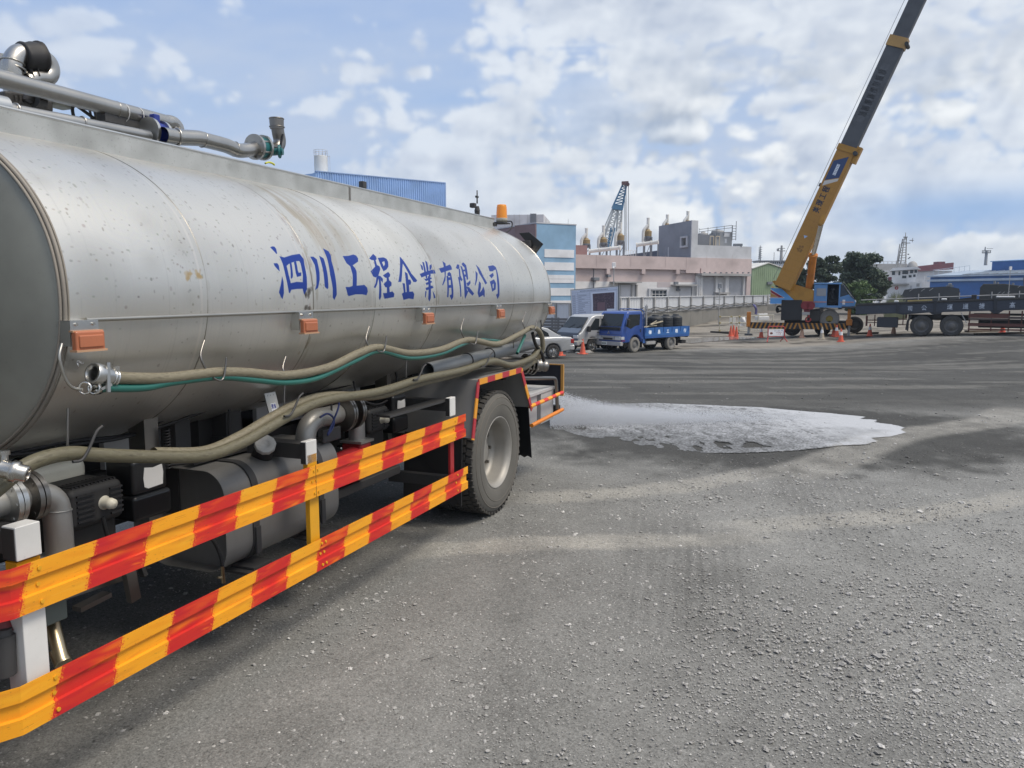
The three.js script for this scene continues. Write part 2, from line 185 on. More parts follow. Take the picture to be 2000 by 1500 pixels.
function groundTint(x, z) { // earth's own colours: dust, damp, worn tracks
  const d = Math.hypot(x, z);
  const big = fbm(x * 0.35, 2.5, z * 0.35, 4), mid = fbm(x * 1.3, 8.5, z * 1.3, 4), fine = fbm(x * 6, 3.3, z * 6, 3);
  let v = 0.86 + 0.2 * (big - 0.5) + 0.2 * (mid - 0.5) + 0.2 * (fine - 0.5), w = 0;
  let dust = 0;
  dust = Math.max(dust, dryTrack(x, z, GT.t0, GT.t1, 0.19, 1), dryTrack(x, z, GT.t1, GT.t2, 0.22, 2), dryTrack(x, z, GT.e0, GT.e1, 0.24, 3), dryTrack(x, z, GT.e1, GT.e2, 0.4, 4) * 0.7);
  dust *= 0.8 + 1.2 * (fine - 0.35);
  // right-hand gravel bank is paler
  const bank = sstep(1.2, 3.2, x + 0.55 * (-z) * 0.18 + 1.4 * (mid - 0.5)) * (1 - sstep(5.5, 9, -z)); v += 0.14 * bank;
  // ribbed tyre prints
  for (const [a, b, wd] of [[GT.m0, GT.m1, 0.3], [GT.p0, GT.p1, 0.55], [GT.r0, GT.r1, 0.25]]) { const [t, e, L] = TRK(x, z, a.x, a.z, b.x, b.z); const on = sstep(-0.3, 0.3, t) * (1 - sstep(L - 0.3, L + 0.4, t)) * (1 - sstep(wd * 0.8, wd, Math.abs(e))); v -= on * (0.03 + 0.12 * (0.5 + 0.5 * Math.cos(e * 2 * Math.PI / 0.085))) * (0.4 + mid); }
  // damp ground round the spray and beyond it to the back
  const ex = (x - 3.3) / 4.3, ez = (-z - 10.5) / 3.0; let wet = 0.95 * (1 - sstep(0.72, 1.05, Math.hypot(ex, ez) + 0.5 * (mid - 0.5) + 0.25 * (fine - 0.5)));
  const back = sstep(9.6, 12.5, -z + 1.6 * (big - 0.5) - 0.15 * x) * (1 - sstep(37, 40, -z + 3 * (mid - 0.5))) * (0.86 + 0.6 * (big - 0.4)); wet = Math.max(wet, back * 0.95);
  v = lerp(v, v * 0.3, clamp(wet));
  dust = Math.max(dust, sstep(0.53, 0.62, fbm(x * 0.25 + 5, 1, z * 1.4, 4)) * sstep(12, 16, -z) * 0.3);
  // pale concrete yard under the crane
  const slab = sstep(39.5, 41.5, -z + 3 * (big - 0.5)) ; let r = v * 0.421, g = v * 0.424, b = v * 0.41;
  r = lerp(r, 0.57, dust * 0.78); g = lerp(g, 0.555, dust * 0.78); b = lerp(b, 0.51, dust * 0.78);
  const sv = 0.62 + 0.5 * (fbm(x * 0.5, 4, z * 0.9, 4) - 0.5) - 0.35 * sstep(0.56, 0.64, fbm(x * 0.3, 14, z * 1.1, 4));
  r = lerp(r, 0.7 * sv, slab); g = lerp(g, 0.65 * sv, slab); b = lerp(b, 0.57 * sv, slab);
  return [r, g, b];
}
{
  const rad = [0]; for (let r = 0.6; r < 70; r *= 1.0125) rad.push(r); for (let r = 75; r < 1600; r *= 1.25) rad.push(r);
  const ang = []; for (let a = -180; a < 180;) { ang.push(a); a += Math.abs(a) < 50 || (a >= -52 && a < 50) ? 0.2 : 4; } ang.push(180);
  const P = [], C = [], U = [], I = [], n = ang.length, m = rad.length;
  for (let i = 0; i < m; i++) for (let j = 0; j < n; j++) {
    const a = ang[j] * Math.PI / 180, x = Math.sin(a) * rad[i], z = -Math.cos(a) * rad[i];
    const near = rad[i] < 70, c = near ? groundTint(x, z) : [0.3, 0.28, 0.25];
    let y = groundH(x, z); if (rad[i] < 30) y += 0.02 * (fbm(x * 0.7, 1, z * 0.7, 3) - 0.5) + 0.008 * (fbm(x * 5, 2, z * 5, 3) - 0.5) * (1 - sstep(10, 25, rad[i]));
    P.push(x, y, z); C.push(...c); U.push(x / 2.6, z / 2.6);
  }
  for (let i = 0; i < m - 1; i++) for (let j = 0; j < n - 1; j++) { const a = i * n + j; I.push(a, a + 1, a + n, a + 1, a + n + 1, a + n); }
  const g = new THREE.BufferGeometry(); g.setAttribute('position', new THREE.Float32BufferAttribute(P, 3)); g.setAttribute('color', new THREE.Float32BufferAttribute(C, 3)); g.setAttribute('uv', new THREE.Float32BufferAttribute(U, 2)); g.setIndex(I); g.computeVertexNormals();
  const o = new THREE.Mesh(g, new THREE.MeshPhysicalMaterial({ specularIntensity: 0.35, map: groundMap, bumpMap: groundBump, bumpScale: 0.007, vertexColors: true, roughness: 0.93 }));
  o.name = 'ground'; o.userData.kind = 'structure'; o.receiveShadow = o.castShadow = true; scene.add(o);
}
// loose chippings and stones
{
  const r = rng(5), base = [];
  for (let k = 0; k < 3; k++) { const g = new THREE.IcosahedronGeometry(1, k === 2 ? 1 : 0), p = g.attributes.position, m = new Map(); for (let i = 0; i < p.count; i++) { const key = [p.getX(i), p.getY(i), p.getZ(i)].map((v) => v.toFixed(3)).join(); if (!m.has(key)) m.set(key, 0.65 + 0.6 * r()); const s = m.get(key); p.setXYZ(i, p.getX(i) * s, p.getY(i) * s * 0.6, p.getZ(i) * s); } g.computeVertexNormals(); base.push(g); }
  const sets = [[], [], []];
  for (let i = 0; i < 260000; i++) {
    const a = (r() - 0.5) * 1.5, d = 2.2 * Math.pow(12, r()), x = Math.sin(a) * d, z = -Math.cos(a) * d;
    const cl = fbm(x * 0.9, 7, z * 0.9, 4), bank = sstep(0.6, 2.6, x - 0.2 * z * 0.3) * (1 - sstep(6, 10, -z));
    if (r() > 0.12 + 0.6 * sstep(0.46, 0.66, cl) * (0.35 + bank) + 0.35 * bank) continue;
    let s = 0.0022 + 0.0032 * Math.pow(r(), 3) + 0.008 * Math.pow(r(), 16); if (r() < 0.006 * (0.3 + bank)) s += 0.012 * r();
    s *= 1 + 0.04 * d; sets[s > 0.011 ? 2 : i & 1].push([x, z, s, r()]);
  }
  const m4 = new THREE.Matrix4(), q = new THREE.Quaternion(), e = new THREE.Euler(), c = new THREE.Color();
  sets.forEach((list, k) => {
    const im = new THREE.InstancedMesh(base[k], new THREE.MeshStandardMaterial({ roughness: 0.9, map: G1 }), list.length);
    list.forEach(([x, z, s, t], i) => { e.set(0.5 * (r() - 0.5), r() * 6.3, 0.5 * (r() - 0.5)); q.setFromEuler(e); m4.compose(V(x, groundH(x, z) + s * 0.2, z), q, V(s * (0.8 + 0.7 * r()), s, s)); im.setMatrixAt(i, m4); const v = t > 0.96 ? 0.62 : t > 0.6 ? 0.46 : t > 0.12 ? 0.36 : 0.24; const wt = clamp(groundTint(x, z)[0] / 0.34, 0.42, 1.08); c.setRGB(v * wt, v * 0.985 * wt, v * 0.95 * wt); im.setColorAt(i, c); });
    im.name = numbered(k === 2 ? 'stones' : 'gravel'); im.userData.kind = 'stuff'; im.castShadow = im.receiveShadow = true; scene.add(im);
    tag(im, ['fine angular grey gravel scattered over the yard', 'small rounded grey chippings strewn over the yard', 'larger loose grey stones lying about on the yard'][k], 'gravel');
  });
}
const LETTERS = {
  si_river: ['3.168,72.2 3.187,71.7 3.203,71.7 3.210,72.6 3.204,74.5 3.197,74.7 3.186,73.7', '3.153,78.4 3.182,78.3 3.189,79.2 3.185,81.4 3.169,80.4 3.155,79.3', '3.197,83.1 3.201,85.0 3.198,87.1 3.196,88.8 3.182,90.7 3.170,90.0 3.157,88.6 3.177,86.1', '3.215,75.5 3.251,75.9 3.319,74.7 3.377,74.1 3.388,74.0 3.407,76.0 3.400,78.5 3.398,83.2 3.388,87.5 3.362,89.4 3.354,88.1 3.352,87.4 3.301,87.5 3.256,87.8 3.244,88.9 3.235,88.6 3.230,86.1 3.225,83.0 3.223,78.2', '-3.250,79.1 3.273,78.3 3.296,77.8 3.339,77.1 3.365,76.9 3.370,77.8 3.368,82.3 3.358,85.1 3.307,85.0 3.258,85.5 3.251,82.5', '3.280,78.1 3.296,77.8 3.286,82.5 3.280,83.4 3.266,84.0 3.264,83.6 3.274,80.7', '3.318,77.5 3.338,77.1 3.333,80.8 3.337,81.6 3.359,81.4 3.353,82.7 3.316,83.2 3.312,81.5'],
  chuan: ['3.471,74.9 3.501,74.8 3.522,75.8 3.517,81.1 3.508,84.0 3.486,87.0 3.458,87.8 3.474,85.9 3.484,82.2 3.489,78.2', '3.554,74.2 3.587,75.2 3.588,76.2 3.586,82.2 3.579,87.0 3.567,87.5 3.546,86.5 3.549,83.5 3.553,79.6', '3.618,70.7 3.660,71.9 3.666,73.6 3.654,76.3 3.656,85.3 3.654,89.4 3.630,91.2 3.615,90.3 3.619,87.2 3.610,82.0 3.620,75.3'],
  gong_work: ['3.782,73.6 3.841,73.3 3.904,72.4 3.929,72.8 3.938,74.0 3.926,75.6 3.853,77.5 3.825,77.9 3.796,76.7', '3.825,77.8 3.853,77.5 3.871,78.6 3.879,80.0 3.856,86.1 3.813,86.5 3.830,81.6', '3.743,86.6 3.780,86.6 3.812,86.2 3.926,85.8 3.937,85.6 3.967,86.8 3.971,88.3 3.956,89.6 3.910,89.3 3.838,89.3 3.768,89.9 3.757,89.0'],
  cheng: ['4.065,73.7 4.136,71.2 4.155,72.3 4.153,73.6 4.137,74.2 4.112,74.4 4.084,74.3', '4.113,74.2 4.133,74.2 4.129,76.7 4.125,77.6 4.101,77.7', '4.036,79.7 4.104,77.4 4.136,76.7 4.156,77.2 4.155,78.5 4.127,80.5 4.109,81.8 4.074,82.4 4.049,81.9', '4.086,82.3 4.122,81.4 4.082,85.4 4.059,86.9 4.041,86.6 4.068,84.8', '4.109,81.8 4.134,81.6 4.122,90.2 4.105,91.5 4.093,90.7 4.106,85.4', '4.134,81.6 4.160,82.9 4.149,84.6 4.133,83.6', '4.170,73.1 4.243,72.5 4.275,73.1 4.281,74.6 4.264,77.0 4.229,78.5 4.187,79.4 4.173,77.2', '-4.203,75.0 4.237,74.4 4.232,75.9 4.206,77.1', '4.167,81.4 4.243,79.6 4.260,80.6 4.252,81.7 4.224,82.4 4.191,82.3', '4.208,82.3 4.233,82.2 4.233,83.8 4.201,84.0', '4.159,85.2 4.201,83.8 4.240,83.6 4.259,84.4 4.253,85.7 4.221,86.6 4.176,86.5', '4.194,86.5 4.224,86.5 4.226,88.5 4.190,88.9', '4.143,88.9 4.188,88.8 4.260,88.2 4.282,89.1 4.275,90.4 4.220,90.7 4.160,91.0'],
  qi: ['4.459,71.4 4.484,73.1 4.435,77.6 4.385,83.9 4.345,84.1 4.383,80.1', '4.464,71.5 4.484,73.1 4.539,79.8 4.601,83.1 4.583,83.9 4.545,83.9 4.512,81.2 4.465,75.1', '4.456,79.1 4.487,79.9 4.482,82.5 4.477,88.8 4.440,89.1 4.444,83.9', '4.480,82.9 4.508,82.8 4.516,84.1 4.498,85.3 4.471,85.1', '4.396,84.6 4.427,84.7 4.426,88.8 4.404,89.1', '4.377,89.1 4.404,88.6 4.524,88.2 4.543,89.3 4.531,91.3 4.466,91.0 4.398,91.6'],
  ye: ['4.700,74.6 4.727,75.5 4.717,77.9 4.699,77.6', '4.742,73.4 4.766,73.5 4.755,77.4 4.750,78.7 4.725,78.8', '4.793,72.4 4.815,73.2 4.804,76.4 4.789,78.3 4.763,78.3', '4.830,75.2 4.867,74.2 4.871,74.8 4.840,77.1 4.810,77.5', '4.655,79.9 4.719,78.9 4.842,77.4 4.885,77.3 4.892,79.2 4.816,79.5 4.667,81.6', '4.729,80.3 4.753,80.5 4.750,81.9 4.730,81.9', '4.784,79.7 4.814,79.8 4.801,81.1 4.775,81.1', '4.705,82.4 4.805,81.3 4.819,82.0 4.723,83.3', '4.714,84.3 4.801,83.0 4.813,83.7 4.725,85.3', '4.706,86.6 4.807,85.4 4.824,86.5 4.714,87.7', '4.761,80.8 4.792,80.8 4.777,91.0 4.758,92.4 4.739,91.3', '4.699,88.0 4.718,88.2 4.701,90.8 4.691,90.5', '4.806,87.8 4.835,89.4 4.848,90.9 4.824,91.2'],
  you: ['4.962,76.4 5.042,75.5 5.169,73.6 5.181,75.1 5.173,76.5 5.055,77.8 4.980,78.8', '5.064,71.9 5.100,73.2 5.051,78.9 5.022,82.6 4.972,85.3 4.962,85.0 5.024,80.4 5.051,75.1', '5.052,80.4 5.083,80.0 5.052,90.7 5.029,90.7', '5.080,78.8 5.115,77.9 5.137,78.7 5.138,80.3 5.092,80.3 5.071,80.0', '5.116,78.6 5.138,80.3 5.135,87.4 5.132,90.5 5.104,92.0 5.069,90.0 5.103,89.4 5.103,84.7', '5.064,81.1 5.117,80.8 5.109,82.2 5.061,82.6', '5.050,85.2 5.102,84.9 5.103,86.3 5.052,86.5'],
  xian: ['5.251,75.4 5.296,73.2 5.331,73.3 5.316,75.2 5.277,76.1', '5.242,80.5 5.269,80.8 5.268,90.4 5.250,90.6', '5.294,75.7 5.318,75.6 5.296,79.6 5.311,81.9 5.293,82.9 5.258,81.6', '5.343,73.9 5.369,74.3 5.369,87.4 5.393,88.1 5.335,91.6 5.323,90.3 5.323,86.0', '5.383,72.6 5.426,71.6 5.456,73.2 5.419,81.4 5.389,82.2 5.392,78.3 5.409,74.6 5.387,73.8', '5.366,76.3 5.421,75.8 5.411,76.8 5.363,77.3', '5.367,79.1 5.420,78.6 5.411,79.9 5.364,80.3', '5.375,83.7 5.408,83.3 5.453,82.1 5.451,83.7 5.414,85.0 5.387,85.6', '5.362,85.6 5.411,85.9 5.500,89.1 5.467,90.1 5.393,88.1'],
  gong_public: ['5.597,76.3 5.625,77.9 5.584,82.0 5.536,84.9 5.524,84.8 5.562,81.2', '5.647,72.3 5.691,74.3 5.724,79.4 5.778,83.4 5.735,84.2 5.698,81.1 5.655,77.8', '5.618,82.4 5.649,83.5 5.639,86.2 5.606,88.8 5.656,87.3 5.689,85.4 5.713,87.7 5.705,90.9 5.680,90.5 5.680,89.8 5.592,91.0 5.566,88.8'],
  si_company: ['5.885,72.8 6.008,71.8 6.050,73.0 6.048,74.4 5.996,75.0 5.941,76.0 5.881,76.1', '6.035,73.1 6.050,74.9 6.025,86.5 6.020,90.1 5.983,92.0 5.945,89.8 5.982,89.1 5.990,82.4', '5.848,78.8 5.946,76.9 5.947,78.6 5.886,80.4', '5.836,82.5 5.933,81.0 5.963,83.3 5.941,86.9 5.865,88.2', '-5.885,84.1 5.913,83.5 5.902,86.1 5.883,86.5'],
};
// ---------- the tanker lorry: built in (s along, y up, L sideways), base point s 4, L -3.66 ----------
const tk = thing('tanker_truck', 'long silver steel tanker lorry with blue lettering and red and yellow striped side guards', 'tanker truck', V(UX * 4 + NX * -3.66, 0, UZ * 4 + NZ * -3.66), Math.atan2(-UZ, UX));
const tp = (name, gs, m, parent = tk, keep) => { const o = part(name, gs, m, parent, keep); o.geometry.translate(-4, 0, 3.66); return o; };
const TA = 1.16, TB = 0.74, TY = 1.83, TZ = -3.66, TE = 2.15, S0 = 1.97, S1e = 7.34;
function tankPt(s, phi, off = 0, k = 1) { const si = Math.sin(phi), c = Math.cos(phi), e = 2 / TE; return V(s, TY + (TB * k + off) * Math.sign(c) * Math.pow(Math.abs(c), e), TZ + (TA * k + off) * Math.sign(si) * Math.pow(Math.abs(si), e)); }
const D2R = Math.PI / 180;
const SEAMS = [2.67, 3.44, 4.054, 4.863, 6.353, 6.851];
const shellLen = S1e - S0;
const shellTex = canvasTex(2048, 2048, (g, w, h) => {
  const r = rng(21), X = (s) => (s - S0) / shellLen * w, Y = (deg) => deg / 360 * h;
  g.fillStyle = '#d6d5d1'; g.fillRect(0, 0, w, h);
  // sheet-to-sheet tone and mill grain
  const edges = [S0, ...SEAMS, S1e];
  for (let i = 0; i < edges.length - 1; i++) { g.fillStyle = `rgba(${r() > 0.5 ? '255,253,248' : '120,120,122'},${0.03 + 0.07 * r()})`; g.fillRect(X(edges[i]), 0, X(edges[i + 1]) - X(edges[i]), h); }
  for (let i = 0; i < 2600; i++) { g.fillStyle = `rgba(${r() > 0.5 ? '245,245,245' : '95,95,98'},${0.02 + 0.05 * r()})`; g.fillRect(r() * w, r() * h, 1 + r() * 2, 20 + r() * 160); }
  for (let i = 0; i < 500; i++) { const x = r() * w, y = r() * h, q = 20 + 90 * r(); const gr = g.createRadialGradient(x, y, 0, x, y, q); const k = r() > 0.5 ? '215,213,208' : '140,137,130'; gr.addColorStop(0, `rgba(${k},0.16)`); gr.addColorStop(1, `rgba(${k},0)`); g.fillStyle = gr; g.fillRect(x - q, y - q, 2 * q, 2 * q); }
  // spots of dried splash on the flank
  for (let i = 0; i < 9500; i++) { const x = r() * w, dg = r() * 360, fade = dg < 95 || dg > 265 ? 1 : 0.25; if (r() > fade) continue; const y = Y(dg), a = 0.14 + 0.36 * r() * r(); g.fillStyle = `rgba(${88 + 30 * r()},${84 + 24 * r()},${76 + 20 * r()},${a})`; g.beginPath(); g.ellipse(x, y, 1 + 1.8 * r(), 1.2 + 3.4 * r() * r(), 0.25 * (r() - 0.5), 0, 7); g.fill(); }
  // weld burn and rust runs beside the seams
  for (const s of SEAMS) { const strong = s === 3.44 || s === 4.863; for (let i = 0; i < (strong ? 300 : 40); i++) { const dg = r() * 360, y = Y(dg); g.fillStyle = `rgba(${96 + 40 * r()},${76 + 30 * r()},${56 + 20 * r()},${(strong ? 0.2 : 0.1) * r()})`; g.beginPath(); g.ellipse(X(s) + (r() - 0.5) * (strong ? 26 : 10), y, 1 + 4 * r(), 4 + 22 * r() * r(), 0, 0, 7); g.fill(); } g.fillStyle = `rgba(80,70,58,${strong ? 0.36 : 0.14})`; g.fillRect(X(s) - 1.2, 0, 2.4, h); g.fillStyle = 'rgba(225,222,214,0.35)'; g.fillRect(X(s) - (strong ? 26 : 16), 0, 5, h); }
  for (let i = 0; i < 40; i++) { const s = 3.55 + 0.5 * r() * r(), y = Y(38 + 30 * r()); g.fillStyle = `rgba(150,130,98,${0.05 + 0.08 * r()})`; g.beginPath(); g.ellipse(X(s), y, 3 + 8 * r(), 30 + 60 * r(), 0, 0, 7); g.fill(); }
  for (const [s, d] of [[2.63, 83.4], [2.57, 83.6]]) for (let i = 0; i < 16; i++) { g.fillStyle = `rgba(185,160,120,0.35)`; g.beginPath(); g.ellipse(X(s) + (r() - 0.5) * 12, Y(d) + (r() - 0.5) * 14, 2 + 3 * r(), 2 + 4 * r(), r() * 3, 0, 7); g.fill(); }
  for (const [s, d] of [[3.38, 89.5], [3.39, 94], [3.41, 88]]) for (let i = 0; i < 5; i++) { g.fillStyle = 'rgba(70,66,60,0.4)'; g.beginPath(); g.ellipse(X(s) + (r() - 0.5) * 16, Y(d) + (r() - 0.5) * 8, 4, 5, 0, 0, 7); g.fill(); }
  // grinder swirls on the lower half
  for (const [s, d] of [[3.3, 118], [3.36, 122], [4.1, 112], [4.9, 116], [5.0, 108], [3.6, 113]]) for (let i = 0; i < 14; i++) { g.strokeStyle = 'rgba(228,228,226,0.20)'; g.lineWidth = 1.6; g.beginPath(); const x = X(s) + r() * 40, y = Y(d) + r() * 30; g.moveTo(x, y); g.lineTo(x - 26 - 20 * r(), y + 50 + 40 * r()); g.stroke(); }
  // company lettering
  const path = (t) => { t.split(' ').forEach((q, i) => { const [s, d] = q.split(',').map(Number); if (i) g.lineTo(X(s), Y(d)); else g.moveTo(X(s), Y(d)); }); g.closePath(); };
  for (const k of Object.keys(LETTERS)) { const L = LETTERS[k]; g.fillStyle = '#2f4a9f'; for (let i = 0; i < L.length; i++) { if (L[i][0] === '-') continue; g.beginPath(); path(L[i]); if (L[i + 1]?.[0] === '-') path(L[i + 1].slice(1)); g.fill('evenodd'); } }
});
shellTex.wrapS = shellTex.wrapT = THREE.ClampToEdgeWrapping;
const shellMat = new THREE.MeshStandardMaterial({ color: lin(0.97, 0.96, 0.93), map: shellTex, metalness: 0.8, roughness: 0.5, roughnessMap: R1 });
{
  const P = [], U = [], I = [], ns = 60, na = 160;
  for (let i = 0; i <= ns; i++) for (let j = 0; j <= na; j++) { const s = lerp(S0, S1e, i / ns), ph = j / na * 2 * Math.PI, p = tankPt(s, ph, 0.0022 * Math.sin(s * 5 + 3 * Math.sin(ph * 2)) * Math.abs(Math.sin(ph * 3 + s))); P.push(p.x, p.y, p.z); U.push(i / ns, 1 - j / na); }
  for (let i = 0; i < ns; i++) for (let j = 0; j < na; j++) { const a = i * (na + 1) + j; I.push(a, a + na + 1, a + 1, a + 1, a + na + 1, a + na + 2); }
  const g = new THREE.BufferGeometry(); g.setAttribute('position', new THREE.Float32BufferAttribute(P, 3)); g.setAttribute('uv', new THREE.Float32BufferAttribute(U, 2)); g.setIndex(I); g.computeVertexNormals();
  const shell = tp('tank_shell', g, shellMat, tk, true); shell.userData.label = 'silver tank flank with a row of blue painted characters';
  const head = (s, dir, bulge) => { const P = [], I = [], nr = 14; for (let i = 0; i <= nr; i++) for (let j = 0; j <= na; j++) { const t = i / nr, k = Math.cos(t * Math.PI / 2), b = Math.sin(t * Math.PI / 2); const p = tankPt(s + dir * bulge * b, j / na * 2 * Math.PI, 0, Math.max(k, 0.0005)); P.push(p.x, p.y, p.z); } for (let i = 0; i < nr; i++) for (let j = 0; j < na; j++) { const a = i * (na + 1) + j; if (dir > 0) I.push(a, a + na + 1, a + 1, a + 1, a + na + 1, a + na + 2); else I.push(a, a + 1, a + na + 1, a + 1, a + na + 2, a + na + 1); } const g = new THREE.BufferGeometry(); g.setAttribute('position', new THREE.Float32BufferAttribute(P, 3)); g.setIndex(I); g.computeVertexNormals(); return g; };
  const headMat = new THREE.MeshStandardMaterial({ color: lin(0.42, 0.43, 0.4), roughness: 0.62, metalness: 0.55, map: rep(grimeTex, 0.9) });
  tp('tank_head', head(S0 + 0.015, -1, 0.10), headMat); tp('tank_head', head(S1e, 1, 0.26), M.steel);
  const hoop = (s, off, r, x = 1) => { const pts = []; for (let j = 0; j < 120; j++) pts.push(tankPt(s, j / 120 * 2 * Math.PI, off)); const c = new THREE.CatmullRomCurve3(pts, true); return new THREE.TubeGeometry(c, 200, r, 6, true); };
  for (const s of SEAMS) tp('weld_seam', hoop(s, -0.0012, 0.0028), metal(0.42, 0.40, 0.36, 0.55), shell);
  tp('rim_flange', [hoop(S0 + 0.004, 0.002, 0.008), hoop(S0 + 0.02, 0.001, 0.004), hoop(S0 - 0.008, -0.006, 0.006)], new THREE.MeshStandardMaterial({ color: lin(0.34, 0.315, 0.28), roughness: 0.75, metalness: 0.4, map: rep(grimeTex, 3) }));
  tp('rim_flange', hoop(S1e, 0.0, 0.006), M.steel);
}
// walkway coaming along the top
{
  const galvSpeck = canvasTex(1024, 256, (g, w, h) => { const r = rng(31); g.fillStyle = '#cfd1d0'; g.fillRect(0, 0, w, h); for (let i = 0; i < 260; i++) { const x = r() * w, y = r() * h, q = 10 + 50 * r(); const gr = g.createRadialGradient(x, y, 0, x, y, q), k = r() > 0.5 ? '228,230,230' : '170,172,170'; gr.addColorStop(0, `rgba(${k},0.3)`); gr.addColorStop(1, `rgba(${k},0)`); g.fillStyle = gr; g.fillRect(x - q, y - q, q * 2, q * 2); } for (let i = 0; i < 1500; i++) { g.fillStyle = `rgba(${90 + 30 * r()},${90 + 30 * r()},${86 + 30 * r()},${0.12 + 0.3 * r() * r()})`; g.beginPath(); g.ellipse(r() * w, r() * h, 0.8 + 2 * r() * r(), 0.8 + 2.6 * r() * r(), r() * 3, 0, 7); g.fill(); } });
  const cm = new THREE.MeshStandardMaterial({ color: lin(0.62, 0.63, 0.63), map: rep(galvSpeck, 0.6, 2.4), roughness: 0.5, metalness: 0.25 });
  for (const sd of [1, -1]) { const L = TZ + sd * 0.54;
    const a = tp('coaming', [box(S0 + 0.02, 4.74, 2.4, 2.598, L - 0.004, L + 0.004), box(4.744, 7.36, 2.4, 2.598, L - 0.004, L + 0.004), box(7.352, 7.36, 2.4, 2.596, L - sd * 0.10, L - sd * 0.005)], cm);
    tp('top_edge', cyl(V(S0 + 0.02, 2.6, L), V(7.36, 2.6, L), 0.008, 0.008, 10), M.galv, a);
    tp('joint_cover', [box(4.732, 4.752, 2.43, 2.59, L + 0.0045 * sd, L + 0.007 * sd)], metal(0.3, 0.28, 0.26, 0.6), a);
  }
  tp('walkway', box(S0 + 0.05, 7.3, 2.555, 2.565, TZ - 0.42, TZ + 0.42), M.galv);
}
// side rail with marker lamps
{
  const zr = TZ + TA + 0.008;
  tp('side_rail', cyl(V(2.05, 1.752, zr), V(7.32, 1.757, zr), 0.008, 0.008, 8), M.rod);
  const lens = new THREE.MeshPhysicalMaterial({ color: lin(0.48, 0.16, 0.075), roughness: 0.45, clearcoat: 0.25, map: G1 });
  [173.5, 605.5, 838.5, 979, 1078].map((px) => TL(px, 650, -2.44).x).forEach((s) => {
    const b = tp('marker_bracket', [box(s - 0.058, s + 0.058, 1.70, 1.752, zr + 0.03, zr + 0.033), box(s - 0.058, s + 0.058, 1.749, 1.752, zr - 0.03, zr + 0.031), box(s - 0.058, s - 0.055, 1.66, 1.752, zr - 0.02, zr + 0.031)], M.galv);
    for (const d of [-0.035, 0.035]) tp('bolt', cyl(V(s + d, 1.738, zr + 0.032), V(s + d, 1.738, zr + 0.039), 0.006, 0.006, 8), M.chrome, b);
    tp('marker_lamp', [box(s - 0.06, s + 0.06, 1.642, 1.715, zr + 0.034, zr + 0.062, 0.008), box(s - 0.05, s + 0.05, 1.655, 1.70, zr + 0.058, zr + 0.068, 0.006)], lens);
    tp('lamp_frame', [box(s - 0.063, s + 0.063, 1.640, 1.648, zr + 0.03, zr + 0.066), box(s - 0.063, s + 0.063, 1.711, 1.717, zr + 0.03, zr + 0.05)], paint(0.55, 0.33, 0.2, 0.5), b);
  });
}
const W = (px, py, L = -2.5) => TL(px, py, L), W3 = (l, L) => l.map(([a, b, c]) => TL(a, b, c ?? L));
